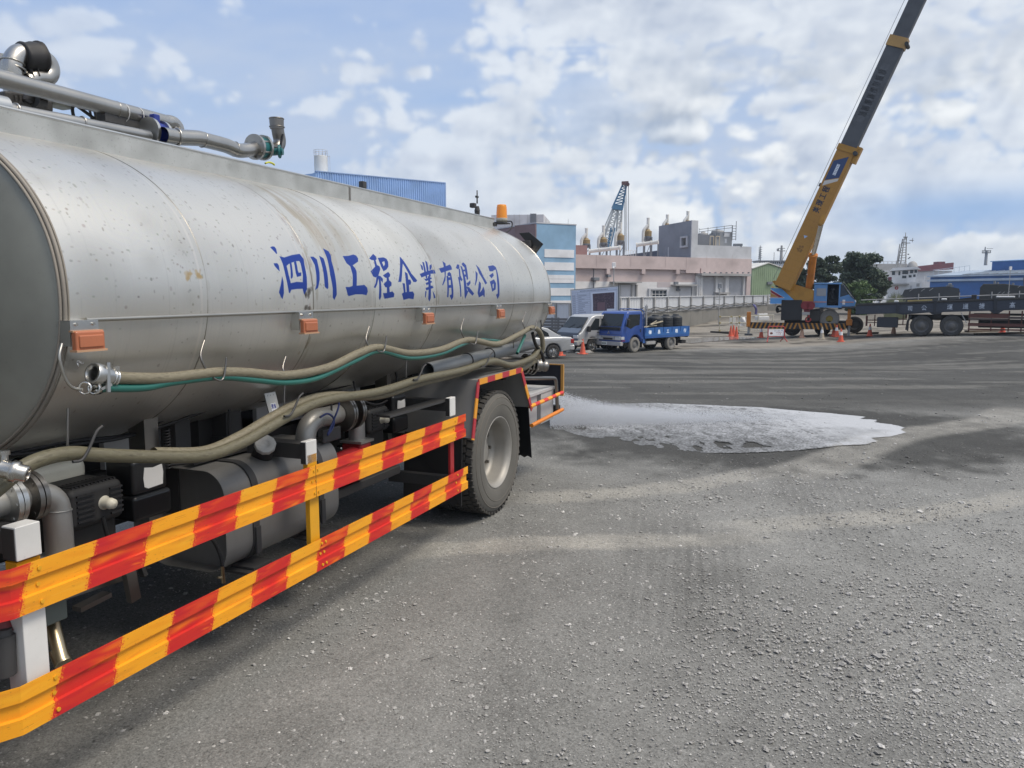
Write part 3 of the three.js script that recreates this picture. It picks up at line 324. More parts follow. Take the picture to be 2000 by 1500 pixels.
// piping on top of the tank
{
  const Lp = -3.46;
  tp('upper_pipe', [cyl(W(-60, 138, Lp), W(328, 240, Lp), 0.041, 0.041, 24), tube(W3([[320, 238], [336, 240], [345, 250], [346, 266]], Lp), 0.04, 20, 18), ring(W(226, 214, Lp), W(328, 240, Lp).sub(W(0, 155, Lp)), 0.0415, 0.003, 24, 6)], M.steel);
  tp('lower_pipe', [cyl(W(-60, 200, -3.36), W(290, 266, -3.36), 0.03, 0.03, 24), ring(W(160, 241, -3.36), V(1, 0, 0), 0.031, 0.005, 24, 6), ring(W(30, 217, -3.36), V(1, 0, 0), 0.032, 0.006, 24, 6)], M.steel);
  tp('pipe_collar', cyl(W(-20, 205, -3.36), W(10, 211, -3.36), 0.05, 0.05, 24), M.galv);
  for (const [x, y] of [[240, 217], [268, 224]]) tp('cable_tie', ring(W(x, y, Lp).add(V(0, -0.01, 0)), V(1, 0, 0), 0.048, 0.0022, 20, 5), M.white);
  const vf = W(292, 258, -3.38); const ax = V(1, 0, 0);
  tp('pipe_flange', [cyl(vf.clone().add(V(-0.012, 0, 0)), vf.clone().add(V(0.006, 0, 0)), 0.078, 0.078, 26), cyl(vf.clone().add(V(0.075, 0, 0)), vf.clone().add(V(0.092, 0, 0)), 0.074, 0.074, 26)], M.galv);
  tp('valve_body', [cyl(vf.clone().add(V(0.008, 0, 0)), vf.clone().add(V(0.074, 0, 0)), 0.06, 0.06, 20), box(vf.x + 0.02, vf.x + 0.06, vf.y, vf.y + 0.1, vf.z - 0.02, vf.z + 0.02, 0.006)], paint(0.02, 0.04, 0.28, 0.4));
  tp('outlet_pipe', [tube(W3([[318, 264], [345, 268], [385, 270], [402, 274], [440, 284], [466, 294], [490, 292], [500, 289]], -3.3), 0.043, 60, 22), ring(W(344, 268, -3.3), V(1, 0, 0.1), 0.046, 0.006, 24, 6), ring(W(396, 273, -3.3), V(1, -0.1, 0.1), 0.0435, 0.0025, 24, 6), ring(W(458, 291, -3.3), V(1, -0.1, 0.1), 0.0435, 0.0025, 24, 6)], M.steel);
  const f0 = W(497, 287, -3.3), f1 = W(518, 289, -3.3), fd = f1.clone().sub(f0).normalize(), at = (k) => f0.clone().addScaledVector(fd, k);
  const bolts = []; for (let i = 0; i < 6; i++) { const a = i / 6 * 6.283; const o = V(0, Math.cos(a) * 0.062, Math.sin(a) * 0.062); bolts.push(cyl(at(-0.012).add(o), at(0.098).add(o), 0.007, 0.007, 6)); }
  tp('pipe_flange', [cyl(at(-0.004), at(0.014), 0.078, 0.078, 26), cyl(at(0.07), at(0.09), 0.078, 0.078, 26), ...bolts], M.steel);
  tp('valve_body', cyl(at(0.015), at(0.069), 0.064, 0.064, 24), M.teal);
  const e1 = W(540, 232, -3.3);
  tp('gooseneck', [tube([at(0.09), at(0.13), W(538, 291, -3.3), W(546, 278, -3.3), W(543, 258, -3.3), W(541, 245, -3.3)], 0.04, 40, 22), cyl(W(541, 252, -3.3), e1, 0.044, 0.046, 22), ring(e1, V(0, 1, 0), 0.044, 0.005, 22, 6), ring(W(541, 248, -3.3), V(0, 1, 0), 0.046, 0.004, 22, 6)], M.steelDark);
  const hw = W(546, 296, -3.24); tp('hand_wheel', [ring(hw, V(0.5, 0, 0.9), 0.034, 0.009, 24, 8), cyl(hw.clone().add(V(-0.02, 0, -0.05)), hw.clone().add(V(0.01, 0, 0.02)), 0.022, 0.022, 14), bar(hw.clone().add(V(0, 0.034, 0)), hw.clone().add(V(0, -0.034, 0)), 0.01, 0.01)], M.teal);
  tp('lever', bar(W(547, 290, -3.26), W(552, 262, -3.26), 0.014, 0.008), M.black);
  tp('yellow_rope', tube(W3([[518, 319], [525, 317], [532, 319], [536, 322]], -3.14), 0.006, 20, 6), paint(0.6, 0.6, 0.08, 0.7));
  // swan-neck at the front with a tarred wrap
  tp('vent_pipe', [tube(W3([[32, 215], [30, 190], [24, 150], [23, 128], [35, 108], [52, 105]], -3.62), 0.047, 50, 22), tube(W3([[76, 110], [93, 122], [98, 140], [88, 152], [68, 152], [54, 160]], -3.62), 0.044, 50, 22), cyl(W(4, 162, -3.7), W(4, 110, -3.7), 0.05, 0.05, 22), ring(W(28, 134, -3.62), V(0.2, 1, 0), 0.049, 0.005, 22, 6), ring(W(25, 122, -3.62), V(0.2, 1, 0), 0.049, 0.004, 22, 6)], M.steel);
  const wa = W(41, 110, -3.62), wb = W(78, 113, -3.62);
  { const g = lathe([[0.0, 0], [0.062, 0], [0.07, 0.012], [0.064, 0.035], [0.071, 0.06], [0.068, 0.09], [0.077, 0.094], [0.075, 0.104], [0.04, 0.107], [0, 0.107]], wa, wb, 28), p = g.attributes.position; for (let i = 0; i < p.count; i++) { const k = 0.02 * (fbm(p.getX(i) * 14, p.getY(i) * 14, p.getZ(i) * 14, 3) - 0.5); p.setY(i, p.getY(i) + k); p.setZ(i, p.getZ(i) + k); } g.computeVertexNormals(); const r = rng(9), rag = []; for (let i = 0; i < 7; i++) { const c = wa.clone().lerp(wb, 0.15 + 0.6 * r()); rag.push(bar(c.clone().add(V(0, -0.055, 0.02)), c.clone().add(V(0.01 * r(), -0.08 - 0.03 * r(), 0.03)), 0.03 * r() + 0.01, 0.004)); } tp('pipe_wrap', [g, ...rag], M.black); }
  const rr = rng(4), cl = []; for (let i = 0; i < 9; i++) { const c = W(8 + 9 * i, 188 + 2 * i + 4 * rr(), -3.6); cl.push(box(c.x - 0.03, c.x + 0.03, c.y - 0.03, c.y + 0.025, c.z - 0.03, c.z + 0.05, 0.012)); } tp('valve_cluster', [...cl, cyl(W(58, 186, -3.55), W(54, 200, -3.55), 0.03, 0.03, 16), cyl(W(68, 196, -3.52), W(84, 203, -3.52), 0.035, 0.035, 16)], M.dark);
  tp('actuator', [box(W(88, 195, -3.6).x, W(134, 205, -3.6).x, W(100, 208, -3.6).y, W(100, 190, -3.6).y, -3.64, -3.54, 0.02)], paint(0.25, 0.27, 0.25, 0.5));
  const rc = W(165, 222, -3.55); tp('cable_coil', [ring(rc, V(0.25, 0, 0.97), 0.088, 0.007, 36, 6), ring(rc.clone().add(V(0.01, 0, -0.03)), V(0.3, 0.05, 0.95), 0.08, 0.006, 36, 6), bar(W(145, 203, -3.5), W(185, 232, -3.5), 0.012, 0.012)], M.black);
  tp('pipe_saddle', [box(W(200, 225, Lp).x, W(272, 245, Lp).x, W(240, 245, Lp).y, W(240, 228, Lp).y, Lp - 0.04, Lp + 0.02)], M.dark);
  // small fittings on the coaming and beacon
  const c1 = W(713, 360, -3.14); tp('junction_box', box(c1.x - 0.025, c1.x + 0.025, c1.y - 0.03, c1.y + 0.022, -3.18, -3.14, 0.006), M.dark);
  const c2 = W(932, 412, -3.5); tp('vent_valve', [cyl(c2.clone().add(V(0, -0.2, 0)), c2, 0.02, 0.03, 12), cyl(c2, c2.clone().add(V(0, 0.05, 0)), 0.032, 0.02, 16), cyl(c2.clone().add(V(0, 0.08, 0)), c2.clone().add(V(0, 0.22, 0)), 0.009, 0.006, 8), box(c2.x - 0.03, c2.x + 0.02, c2.y + 0.14, c2.y + 0.16, -3.51, -3.49), box(c2.x - 0.16, c2.x - 0.1, c2.y + 0.02, c2.y + 0.07, -3.52, -3.46, 0.01)], M.dark);
  const bc = W(980, 433, -3.1); bc.y = W(980, 434, -3.1).y;
  tp('beacon_bracket', [box(bc.x - 0.12, bc.x + 0.06, bc.y - 0.018, bc.y - 0.006, -3.16, -3.03), box(bc.x - 0.2, bc.x - 0.1, bc.y - 0.05, bc.y - 0.018, -3.16, -3.11)], M.dark);
  const be = tp('beacon_base', lathe([[0, 0], [0.058, 0], [0.058, 0.03], [0.06, 0.034], [0.06, 0.04]], bc, bc.clone().add(V(0, 1, 0)), 26), M.cream);
  const amber = new THREE.MeshPhysicalMaterial({ color: lin(0.95, 0.38, 0.02), roughness: 0.2, clearcoat: 0.6, transmission: 0.35, thickness: 0 });
  { const prof = [[0.06, 0.04]]; for (let i = 0; i < 8; i++) prof.push([0.0595 - i * 0.0009, 0.044 + i * 0.015], [0.0575 - i * 0.0009, 0.05 + i * 0.015]); prof.push([0.05, 0.168], [0.046, 0.178], [0, 0.18]); tp('beacon_lens', lathe(prof, bc, bc.clone().add(V(0, 1, 0)), 30), amber, be); }
  tp('beacon_cable', tube(W3([[990, 432], [999, 433], [1000, 442], [992, 452], [980, 456]], -3.05), 0.007, 30, 7), M.black);
  tp('tank_hatch', [lathe([[0, 0.06], [0.22, 0.05], [0.24, 0.04], [0.24, 0], [0.2, -0.05]], V(5.6, 2.6, TZ), V(5.6, 3, TZ), 32)], M.steel);
  // sign plate standing off the rear head
  const pl = ext([[-2.9, 2.46], [-2.79, 2.465], [-2.64, 2.345], [-2.715, 2.255]], 0.012, 0.002); pl.rotateY(-Math.PI / 2); pl.applyMatrix4(new THREE.Matrix4().makeScale(1, 1, 1)); const pp = pl.attributes.position; for (let i = 0; i < pp.count; i++) { const x = pp.getX(i), z = pp.getZ(i); pp.setX(i, 7.52 + x); pp.setZ(i, z); }
  pl.computeVertexNormals(); const sp = tp('rear_plate', pl, M.blackGloss); tp('plate_arm', [bar(V(7.44, 2.3, -2.86), V(7.52, 2.36, -2.78), 0.05, 0.03), box(7.46, 7.5, 2.31, 2.38, -2.86, -2.76, 0.006)], M.dark, sp);
}
// ---------- the tanker's hoses, running gear and side guards ----------
const hoseTex = canvasTex(512, 256, (g, w, h) => { const r = rng(8); g.fillStyle = '#a59c86'; g.fillRect(0, 0, w, h); g.strokeStyle = 'rgba(80,76,60,0.25)'; g.lineWidth = 1; for (let i = -h; i < w; i += 8) { g.beginPath(); g.moveTo(i, 0); g.lineTo(i + h, h); g.stroke(); g.beginPath(); g.moveTo(i + h, 0); g.lineTo(i, h); g.stroke(); } for (let i = 0; i < 300; i++) { g.fillStyle = `rgba(${r() > 0.5 ? '200,194,176' : '88,82,66'},${0.1 + 0.16 * r()})`; g.beginPath(); g.ellipse(r() * w, r() * h, 4 + 22 * r(), 2 + 6 * r(), 0.2 * r(), 0, 7); g.fill(); } });
const hoseUV = (m) => rep(m, 14, 1);
const hoseA = new THREE.MeshStandardMaterial({ color: lin(0.5, 0.5, 0.47), map: hoseUV(hoseTex), roughness: 0.55 });
const hoseB = new THREE.MeshStandardMaterial({ color: lin(0.33, 0.335, 0.29), map: hoseUV(hoseTex), roughness: 0.5 });
const hoseG = new THREE.MeshPhysicalMaterial({ color: lin(0.012, 0.12, 0.095), roughness: 0.35, clearcoat: 0.3 });
{
  const LA = -2.475;
  tp('suction_hose', tube(W3([[218, 737], [270, 739], [330, 738], [420, 728], [480, 728], [560, 733], [640, 718], [700, 690], [740, 679], [800, 690], [860, 683], [915, 664], [970, 672], [1010, 655], [1040, 640], [1056, 652], [1060, 680], [1050, 702, -2.52]], LA), 0.0235, 260, 16), hoseA, tk, true);
  tp('garden_hose', tube(W3([[196, 758], [280, 757], [340, 746], [430, 736], [500, 742], [560, 747], [620, 738], [690, 706], [740, 686], [800, 699], [860, 691], [905, 672], [940, 664, -2.56], [985, 668, -2.56]], -2.475), 0.016, 200, 12), hoseG, tk, true);
  tp('garden_hose', tube(W3([[1025, 655, -2.5], [1018, 672, -2.48], [1010, 690, -2.47]], -2.5), 0.014, 30, 12), hoseG, tk, true);
  tp('discharge_hose', tube(W3([[-40, 985], [0, 950], [60, 905], [130, 886], [200, 889], [300, 892], [400, 890], [470, 866], [520, 838], [580, 804], [640, 781], [740, 765], [820, 741], [900, 724], [960, 706], [1000, 713], [1040, 698], [1052, 680]], -2.47), 0.0265, 260, 16), hoseB, tk, true);
  tp('discharge_hose', tube(W3([[300, 886, -2.56], [400, 882, -2.54], [470, 852, -2.53], [520, 822, -2.53], [580, 790, -2.53], [640, 774, -2.53], [740, 772, -2.53], [820, 748, -2.53], [900, 728, -2.54], [960, 704, -2.54], [1010, 722, -2.54], [1046, 704, -2.53]], -2.53), 0.0265, 220, 16), hoseA, tk, true);
  tp('black_hose', tube(W3([[1040, 650], [1046, 672], [1058, 690], [1062, 705]], -2.46), 0.016, 40, 10), M.rubber);
  tp('drain_pipe', [cyl(W(835, 723, -2.6), W(1042, 671, -2.6), 0.054, 0.054, 28, true), cyl(W(835, 723, -2.6), W(1042, 671, -2.6), 0.049, 0.049, 28, true), lathe([[0.049, 0], [0.054, 0]], W(835, 723, -2.6), W(1042, 671, -2.6), 28)], new THREE.MeshStandardMaterial({ color: lin(0.2, 0.215, 0.23), roughness: 0.4, map: G1, side: THREE.DoubleSide }));
  for (const t of [0.3, 0.5]) tp('pipe_clip', ring(W(835, 723, -2.6).lerp(W(1042, 671, -2.6), t), V(1, 0.04, 0), 0.057, 0.005, 26, 6), M.black);
  // hooks
  const wire = (l, L = -2.46, r = 0.0045) => tube(W3(l, L), r, 24, 7);
  for (const [x, y] of [[440, 735], [753, 682], [931, 668], [1047, 640]]) { const k = clamp(1 - (x - 440) / 1100, 0.45, 1); tp('hose_hook', wire([[x + 2, y - 37 * k], [x, y - 14 * k], [x - 4 * k, y + 4 * k], [x - 12 * k, y + 8 * k], [x - 24 * k, y + 3 * k]], -2.445), M.steelDark); }
  for (const [x, y, k] of [[397, 668, 1], [719, 641, 0.8], [904, 625, 0.7], [1024, 613, 0.6], [556, 700, 0.7]]) tp('hose_hook', wire([[x + 2, y - 3, -2.5], [x - 5 * k, y + 22 * k, -2.485], [x - 3 * k, y + 36 * k, -2.475], [x + 4 * k, y + 52 * k, -2.47]], -2.5, 0.005), M.steelDark);
  for (const [x, y] of [[200, 832], [592, 768], [832, 712], [963, 688]]) { const k = clamp(1 - (x - 200) / 1100, 0.4, 1); tp('hose_hook', wire([[x, y], [x - 12 * k, y + 12 * k], [x - 26 * k, y + 44 * k], [x - 40 * k, y + 66 * k], [x - 58 * k, y + 70 * k]], -2.44, 0.0055), M.dark); }
  for (const [x, y0, y1] of [[132, 797, 880], [555, 752, 800], [793, 700, 738], [1003, 650, 680]]) tp('hose_hook', wire([[x + 1, y0], [x, (y0 + y1) / 2], [x, y1]], -2.54, 0.005), M.steelDark);
  tp('hose_hook', wire([[121, 671, -2.47], [116, 700], [128, 740], [142, 757], [160, 760]], -2.46, 0.006), M.rod);
  // couplings at the hose ends
  const ca = W(214, 736, LA), cb = W(166, 726, LA); const cd = cb.clone().sub(ca).normalize(), ct = (k) => ca.clone().addScaledVector(cd, k);
  const cp = tp('hose_coupling', [lathe([[0.024, -0.03], [0.03, -0.02], [0.03, 0.0], [0.036, 0.01], [0.036, 0.04], [0.041, 0.045], [0.041, 0.075], [0.03, 0.078], [0.028, 0.05]], ca, cb, 26), bar(ct(0.03).add(V(0, 0.05, 0.03)), ct(0.03).add(V(-0.01, -0.06, 0.035)), 0.008, 0.014), bar(ct(0.02).add(V(0, -0.03, 0.03)), ct(0.06).add(V(0, -0.055, 0.02)), 0.01, 0.01)], M.galv);
  tp('hose_clamp', [ring(ct(-0.022), cd, 0.029, 0.004, 22, 6), ring(ct(-0.008), cd, 0.029, 0.004, 22, 6), box(ct(-0.02).x - 0.01, ct(-0.02).x + 0.01, ct(-0.02).y + 0.022, ct(-0.02).y + 0.045, -2.47, -2.455)], M.chrome, cp);
  const ga = W(196, 758, -2.5), gb = W(166, 758, -2.45);
  const gc = tp('hose_coupling', [lathe([[0.015, -0.03], [0.018, -0.02], [0.018, 0.01], [0.024, 0.015], [0.026, 0.05], [0.02, 0.055], [0.016, 0.05], [0.014, 0.02]], ga, gb, 20)], M.chrome); tp('end_ring', ring(gb, gb.clone().sub(ga), 0.021, 0.004, 20, 6), M.chrome, gc);
  const rr = W(152, 712, -2.47); tp('safety_pin', [ring(rr, V(0.7, 0.2, 0.6), 0.012, 0.002, 18, 5), ring(rr.clone().add(V(0.01, 0.008, 0)), V(0.2, 0.9, 0.3), 0.012, 0.002, 18, 5)], M.chrome);
  // valve end near the front guard post, seen at the frame's left edge
  const v0 = W(-30, 915, -2.45), v1 = W(52, 926, -2.36);
  tp('valve_outlet', [lathe([[0.03, 0], [0.03, 0.03], [0.036, 0.032], [0.036, 0.05], [0.028, 0.052], [0.028, 0.075], [0.024, 0.08], [0.02, 0.08], [0.018, 0.04]], W(2, 915, -2.42), v1, 22), cyl(W(8, 910, -2.43), W(8, 884, -2.43), 0.014, 0.012, 12), cyl(W(8, 888, -2.43), W(8, 880, -2.43), 0.018, 0.018, 12)], M.steel);
  // gooseneck rear coupling with flanges
  const r0 = V(6.86, 1.19, -2.78), r1 = V(7.28, 1.115, -2.47), rd = r1.clone().sub(r0).normalize(), rt = (k) => r0.clone().addScaledVector(rd, k), rl = r0.distanceTo(r1);
  const rb = []; for (let i = 0; i < 6; i++) { const a = i * 1.047; const side = V(0, 1, 0).multiplyScalar(Math.cos(a) * 0.082).add(rd.clone().cross(V(0, 1, 0)).multiplyScalar(Math.sin(a) * 0.082)); rb.push(cyl(rt(0.2).add(side), rt(0.33).add(side), 0.009, 0.009, 6)); }
  tp('rear_outlet', [cyl(rt(-0.2), rt(0.22), 0.06, 0.06, 22), cyl(rt(0.21), rt(0.23), 0.1, 0.1, 28), cyl(rt(0.26), rt(0.275), 0.095, 0.095, 28), cyl(rt(0.3), rt(0.315), 0.1, 0.1, 28), lathe([[0.055, 0.31], [0.055, 0.37], [0.062, 0.375], [0.062, 0.4], [0.05, 0.41], [0.05, 0.44], [0.056, 0.445], [0.056, 0.47], [0.045, 0.47], [0.04, 0.35]], r0, r1, 26), ...rb], M.steelDark);
  tp('outlet_lever', [bar(rt(0.3).add(V(0, 0.1, 0)), rt(0.36).add(V(0, 0.2, 0.02)), 0.02, 0.014), cyl(rt(0.4).add(V(0.01, 0.06, 0)), rt(0.4).add(V(0.01, 0.27, 0)), 0.005, 0.005, 6), tube([rt(0.38).add(V(0, 0.27, 0)), rt(0.4).add(V(0.02, 0.38, 0)), rt(0.36).add(V(0.06, 0.5, 0)), rt(0.3).add(V(0, 0.58, 0))], 0.006, 24, 6)], M.dark);
}
// frame, cradle and panels behind the guards
{
  tp('frame_rail', [box(1.2, 7.6, 0.74, 0.98, -3.3, -3.22), box(1.2, 7.6, 0.74, 0.98, -4.1, -4.02)], M.chassis);
  tp('inner_panel', [box(1.4, 2.52, 0.98, 1.3, -3.2, -3.17), box(2.66, 3.6, 1.0, 1.3, -3.2, -3.17), box(3.75, 4.9, 1.02, 1.32, -3.2, -3.17)], paint(0.55, 0.56, 0.57, 0.5));
  for (const s of [1.4, 2.2, 3.0, 3.8, 4.6, 5.4, 6.4, 7.2]) tp('cross_member', box(s, s + 0.1, 0.76, 0.96, -4.02, -3.3), M.chassis);
  for (const [s, L, w] of [[2.62, -2.86, 0.08], [2.94, -3.0, 0.1], [3.3, -3.0, 0.12], [4.79, -2.87, 0.055], [4.2, -3.05, 0.1], [5.4, -3.0, 0.1], [6.6, -3.0, 0.1]]) tp('tank_support', [box(s, s + w, 0.72, 1.4, L - 0.1, L)], s === 2.62 || s === 4.79 ? M.steelDark : M.dark);
  for (const s of [2.0, 3.2, 4.4, 5.6, 6.8]) tp('tank_saddle', box(s, s + 0.12, 0.95, 1.22, -4.2, -3.1), M.chassis);
  tp('cable_harness', [tube(W3([[-20, 900], [60, 878], [140, 862], [250, 850], [330, 815], [430, 795], [500, 780], [570, 770], [620, 765], [700, 745], [760, 716]], -2.95), 0.011, 140, 7), tube(W3([[-20, 890], [60, 885], [150, 868], [240, 855], [340, 825], [440, 790], [520, 782]], -2.92), 0.008, 120, 7), tube(W3([[448, 800], [447, 830], [449, 860]], -2.9), 0.008, 20, 7), tube(W3([[770, 715], [775, 740], [772, 770]], -2.85), 0.008, 20, 7)], M.black);
  { const pts = []; for (let i = 0; i <= 160; i++) { const a = i * 0.55; pts.push(V(2.72 + 0.012 * Math.cos(a), 1.21 - i * 0.0012, -2.83 + 0.012 * Math.sin(a))); } tp('coiled_cable', new THREE.TubeGeometry(new THREE.CatmullRomCurve3(pts), 480, 0.0045, 5), M.black); }
  // sign plate with four small characters
  const plate = canvasTex(128, 192, (g, w, h) => { g.fillStyle = '#b9bab8'; g.fillRect(0, 0, w, h); g.fillStyle = '#eceef0'; g.fillRect(40, 70, 58, 80); glyph(g, 'huan', 44, 76, 22, 30, 4, '#1c2a86'); glyph(g, 'bao', 72, 76, 22, 30, 4, '#1c2a86'); glyph(g, 'shui', 44, 114, 22, 30, 4, '#1c2a86'); glyph(g, 'fei', 72, 114, 22, 30, 4, '#1c2a86'); g.fillStyle = '#777'; for (const x of [30, 64, 98]) { g.beginPath(); g.arc(x, 16, 4, 0, 7); g.fill(); } });
  const pg = new THREE.PlaneGeometry(0.09, 0.16); pg.rotateX(-0.25); const pc = W(534, 795, -2.74); pg.translate(pc.x, pc.y, pc.z); const pb = new THREE.BoxGeometry(0.09, 0.16, 0.004); pb.rotateX(-0.25); pb.translate(pc.x, pc.y, pc.z - 0.004);
  const no = tp('notice_plate', pb, M.galv); tp('notice', pg, new THREE.MeshStandardMaterial({ map: plate, roughness: 0.5 }), no, true);
}
{ tp('filter_canister', [cyl(W(6, 1240, -2.53), W(9, 1318, -2.53), 0.036, 0.036, 18), cyl(W(6, 1228, -2.53), W(6, 1242, -2.53), 0.026, 0.03, 14)], M.dark); tp('pump_casing', [cyl(W(-14, 1170, -2.6), W(8, 1236, -2.56), 0.04, 0.045, 18)], paint(0.2, 0.03, 0.035, 0.5)); }
// diesel tank
{
  const rr = (x0, x1, y0, y1, r) => { const p = []; for (const [cx, cy, a] of [[x1 - r, y1 - r, 0], [x0 + r, y1 - r, 90], [x0 + r, y0 + r, 180], [x1 - r, y0 + r, 270]]) for (let i = 0; i <= 16; i++) { const t = (a + i * 5.625) * D2R; p.push([cx + r * Math.cos(t), cy + r * Math.sin(t)]); } return p; };
  const orient = (g0, s) => { const g = toCreasedNormals(g0, 0.5); g.rotateY(Math.PI / 2); g.translate(s, 0, 0); return g; }; // shape x -> -L
  const o = rr(2.64, 3.16, 0.47, 0.985, 0.13), h = rr(2.644, 3.156, 0.474, 0.981, 0.127);
  const ft = tp('fuel_tank', [orient(ext(o, 0.95, 0, [h]), 2.87), orient(ext(h, 0.02), 2.95), orient(ext(h, 0.02), 3.76)], new THREE.MeshStandardMaterial({ color: lin(0.23, 0.23, 0.228), map: S1, roughness: 0.55, metalness: 0.35 }));
  for (const s of [3.06, 3.62]) { const b = rr(2.632, 3.168, 0.462, 0.993, 0.135); tp('tank_strap', [orient(ext(b, 0.045, 0, [o]), s), box(s + 0.005, s + 0.04, 0.52, 0.66, -2.632, -2.62), box(s - 0.05, s + 0.09, 0.43, 0.465, -3.1, -2.6), box(s - 0.09, s - 0.05, 0.44, 0.452, -2.75, -2.58), box(s + 0.08, s + 0.13, 0.44, 0.452, -2.75, -2.58)], M.dark, ft); }
  const c0 = V(3.3, 0.955, -2.77), c1 = V(3.225, 1.05, -2.68);
  const nk = tp('filler_neck', cyl(c0, c1, 0.06, 0.045, 20), M.black, ft); const pr = lathe([[0, 0.02], [0.02, 0.021], [0.022, 0.026], [0.05, 0.026], [0.056, 0.02], [0.056, 0], [0.05, -0.012], [0.03, -0.012]], c1, c1.clone().add(c1.clone().sub(c0)), 10); tp('filler_cap', pr, paint(0.5, 0.5, 0.49, 0.75));
  tp('fuel_line', [tube([V(2.6, 1.06, -2.95), V(2.85, 1.02, -2.85), V(3.2, 1.0, -2.9), V(3.6, 1.0, -2.95)], 0.008, 40, 6), tube([V(3.0, 1.03, -3.0), V(3.35, 1.01, -3.0), V(3.6, 1.0, -3.0), V(3.75, 0.95, -2.95)], 0.007, 40, 6)], M.black);
  tp('drain_hose', tube(W3([[405, 1040], [422, 1065], [432, 1090], [435, 1108]], -2.62), 0.009, 30, 8), M.black);
  tp('drain_cock', [cyl(W(434, 1106, -2.62), W(436, 1138, -2.62), 0.009, 0.011, 12), cyl(W(425, 1128, -2.62), W(436, 1128, -2.62), 0.005, 0.008, 8)], M.brass);
}
// two pump sets
function pumpSet(s, y, L, tall) { // s,y,L: middle of the black engine's lower edge
  const e = tp('pump_engine', [box(s - 0.13, s + 0.13, y, y + 0.17, L - 0.24, L, 0.03), box(s - 0.11, s + 0.12, y - 0.12, y + 0.02, L - 0.22, L - 0.04, 0.02)], paint(0.022, 0.022, 0.023, 0.65));
  const fin = []; for (let i = 0; i < 6; i++) { fin.push(box(s - 0.1, s - 0.02, y + 0.03 + i * 0.021, y + 0.038 + i * 0.021, L - 0.004, L + 0.008)); fin.push(box(s + 0.055, s + 0.115, y + 0.03 + i * 0.021, y + 0.038 + i * 0.021, L - 0.004, L + 0.008)); fin.push(box(s - 0.136, s - 0.124, y + 0.03 + i * 0.021, y + 0.038 + i * 0.021, L - 0.2, L - 0.04)); } for (let i = 0; i < 12; i++) fin.push(box(s - 0.1 + i * 0.018, s - 0.092 + i * 0.018, y + 0.164, y + 0.176, L - 0.1, L - 0.02)); tp('louvre', fin, M.black, e);
  tp('starter_knob', [lathe([[0, 0.055], [0.02, 0.05], [0.024, 0.03], [0.02, 0.005], [0.03, 0], [0.03, -0.01]], V(s + 0.03, y + 0.085, L), V(s + 0.05, y + 0.08, L + 1), 18)], M.cream, e);
  tp('petrol_tank', [box(s - 0.17, s + 0.13, y + 0.14, y + 0.245, L - 0.46, L - 0.2, 0.04)], M.cream);
  tp('petrol_cap', lathe([[0, 0.03], [0.035, 0.028], [0.042, 0.02], [0.042, 0], [0.03, -0.01]], V(s - 0.09, y + 0.245, L - 0.3), V(s - 0.09, y + 1, L - 0.3), 20), M.black);
  const b = tp('air_box', [box(s + 0.17, s + 0.36, y + 0.07, y + 0.23, L - 0.16, L + 0.01, 0.022), box(s + 0.16, s + 0.37, y - 0.04, y + 0.075, L - 0.17, L + 0.02, 0.02), cyl(V(s + 0.24, y + 0.23, L - 0.08), V(s + 0.24, y + 0.25, L - 0.08), 0.028, 0.02, 12)], M.blackGloss);
  const lb = ext([[0, 0.01], [0.02, 0], [0.1, 0.004], [0.106, 0.06], [0.1, 0.094], [0.05, 0.088], [0.004, 0.096], [-0.004, 0.05]], 0.002); lb.translate(s + 0.225, y + 0.095, L + 0.011); tp('paper_label', lb, M.white, b);
  tp('exhaust', [box(s - 0.1, s + 0.3, y - 0.26, y - 0.22, L - 0.36, L - 0.1), cyl(V(s - 0.1, y - 0.1, L - 0.2), V(s + 0.1, y - 0.3, L - 0.2), 0.03, 0.03, 10), bar(V(s + 0.22, y - 0.1, L - 0.1), V(s + 0.26, y - 0.32, L - 0.06), 0.03, 0.02)], M.chassis);
}
pumpSet(2.24, 0.9, -2.72); pumpSet(4.5, 0.9, -2.76);
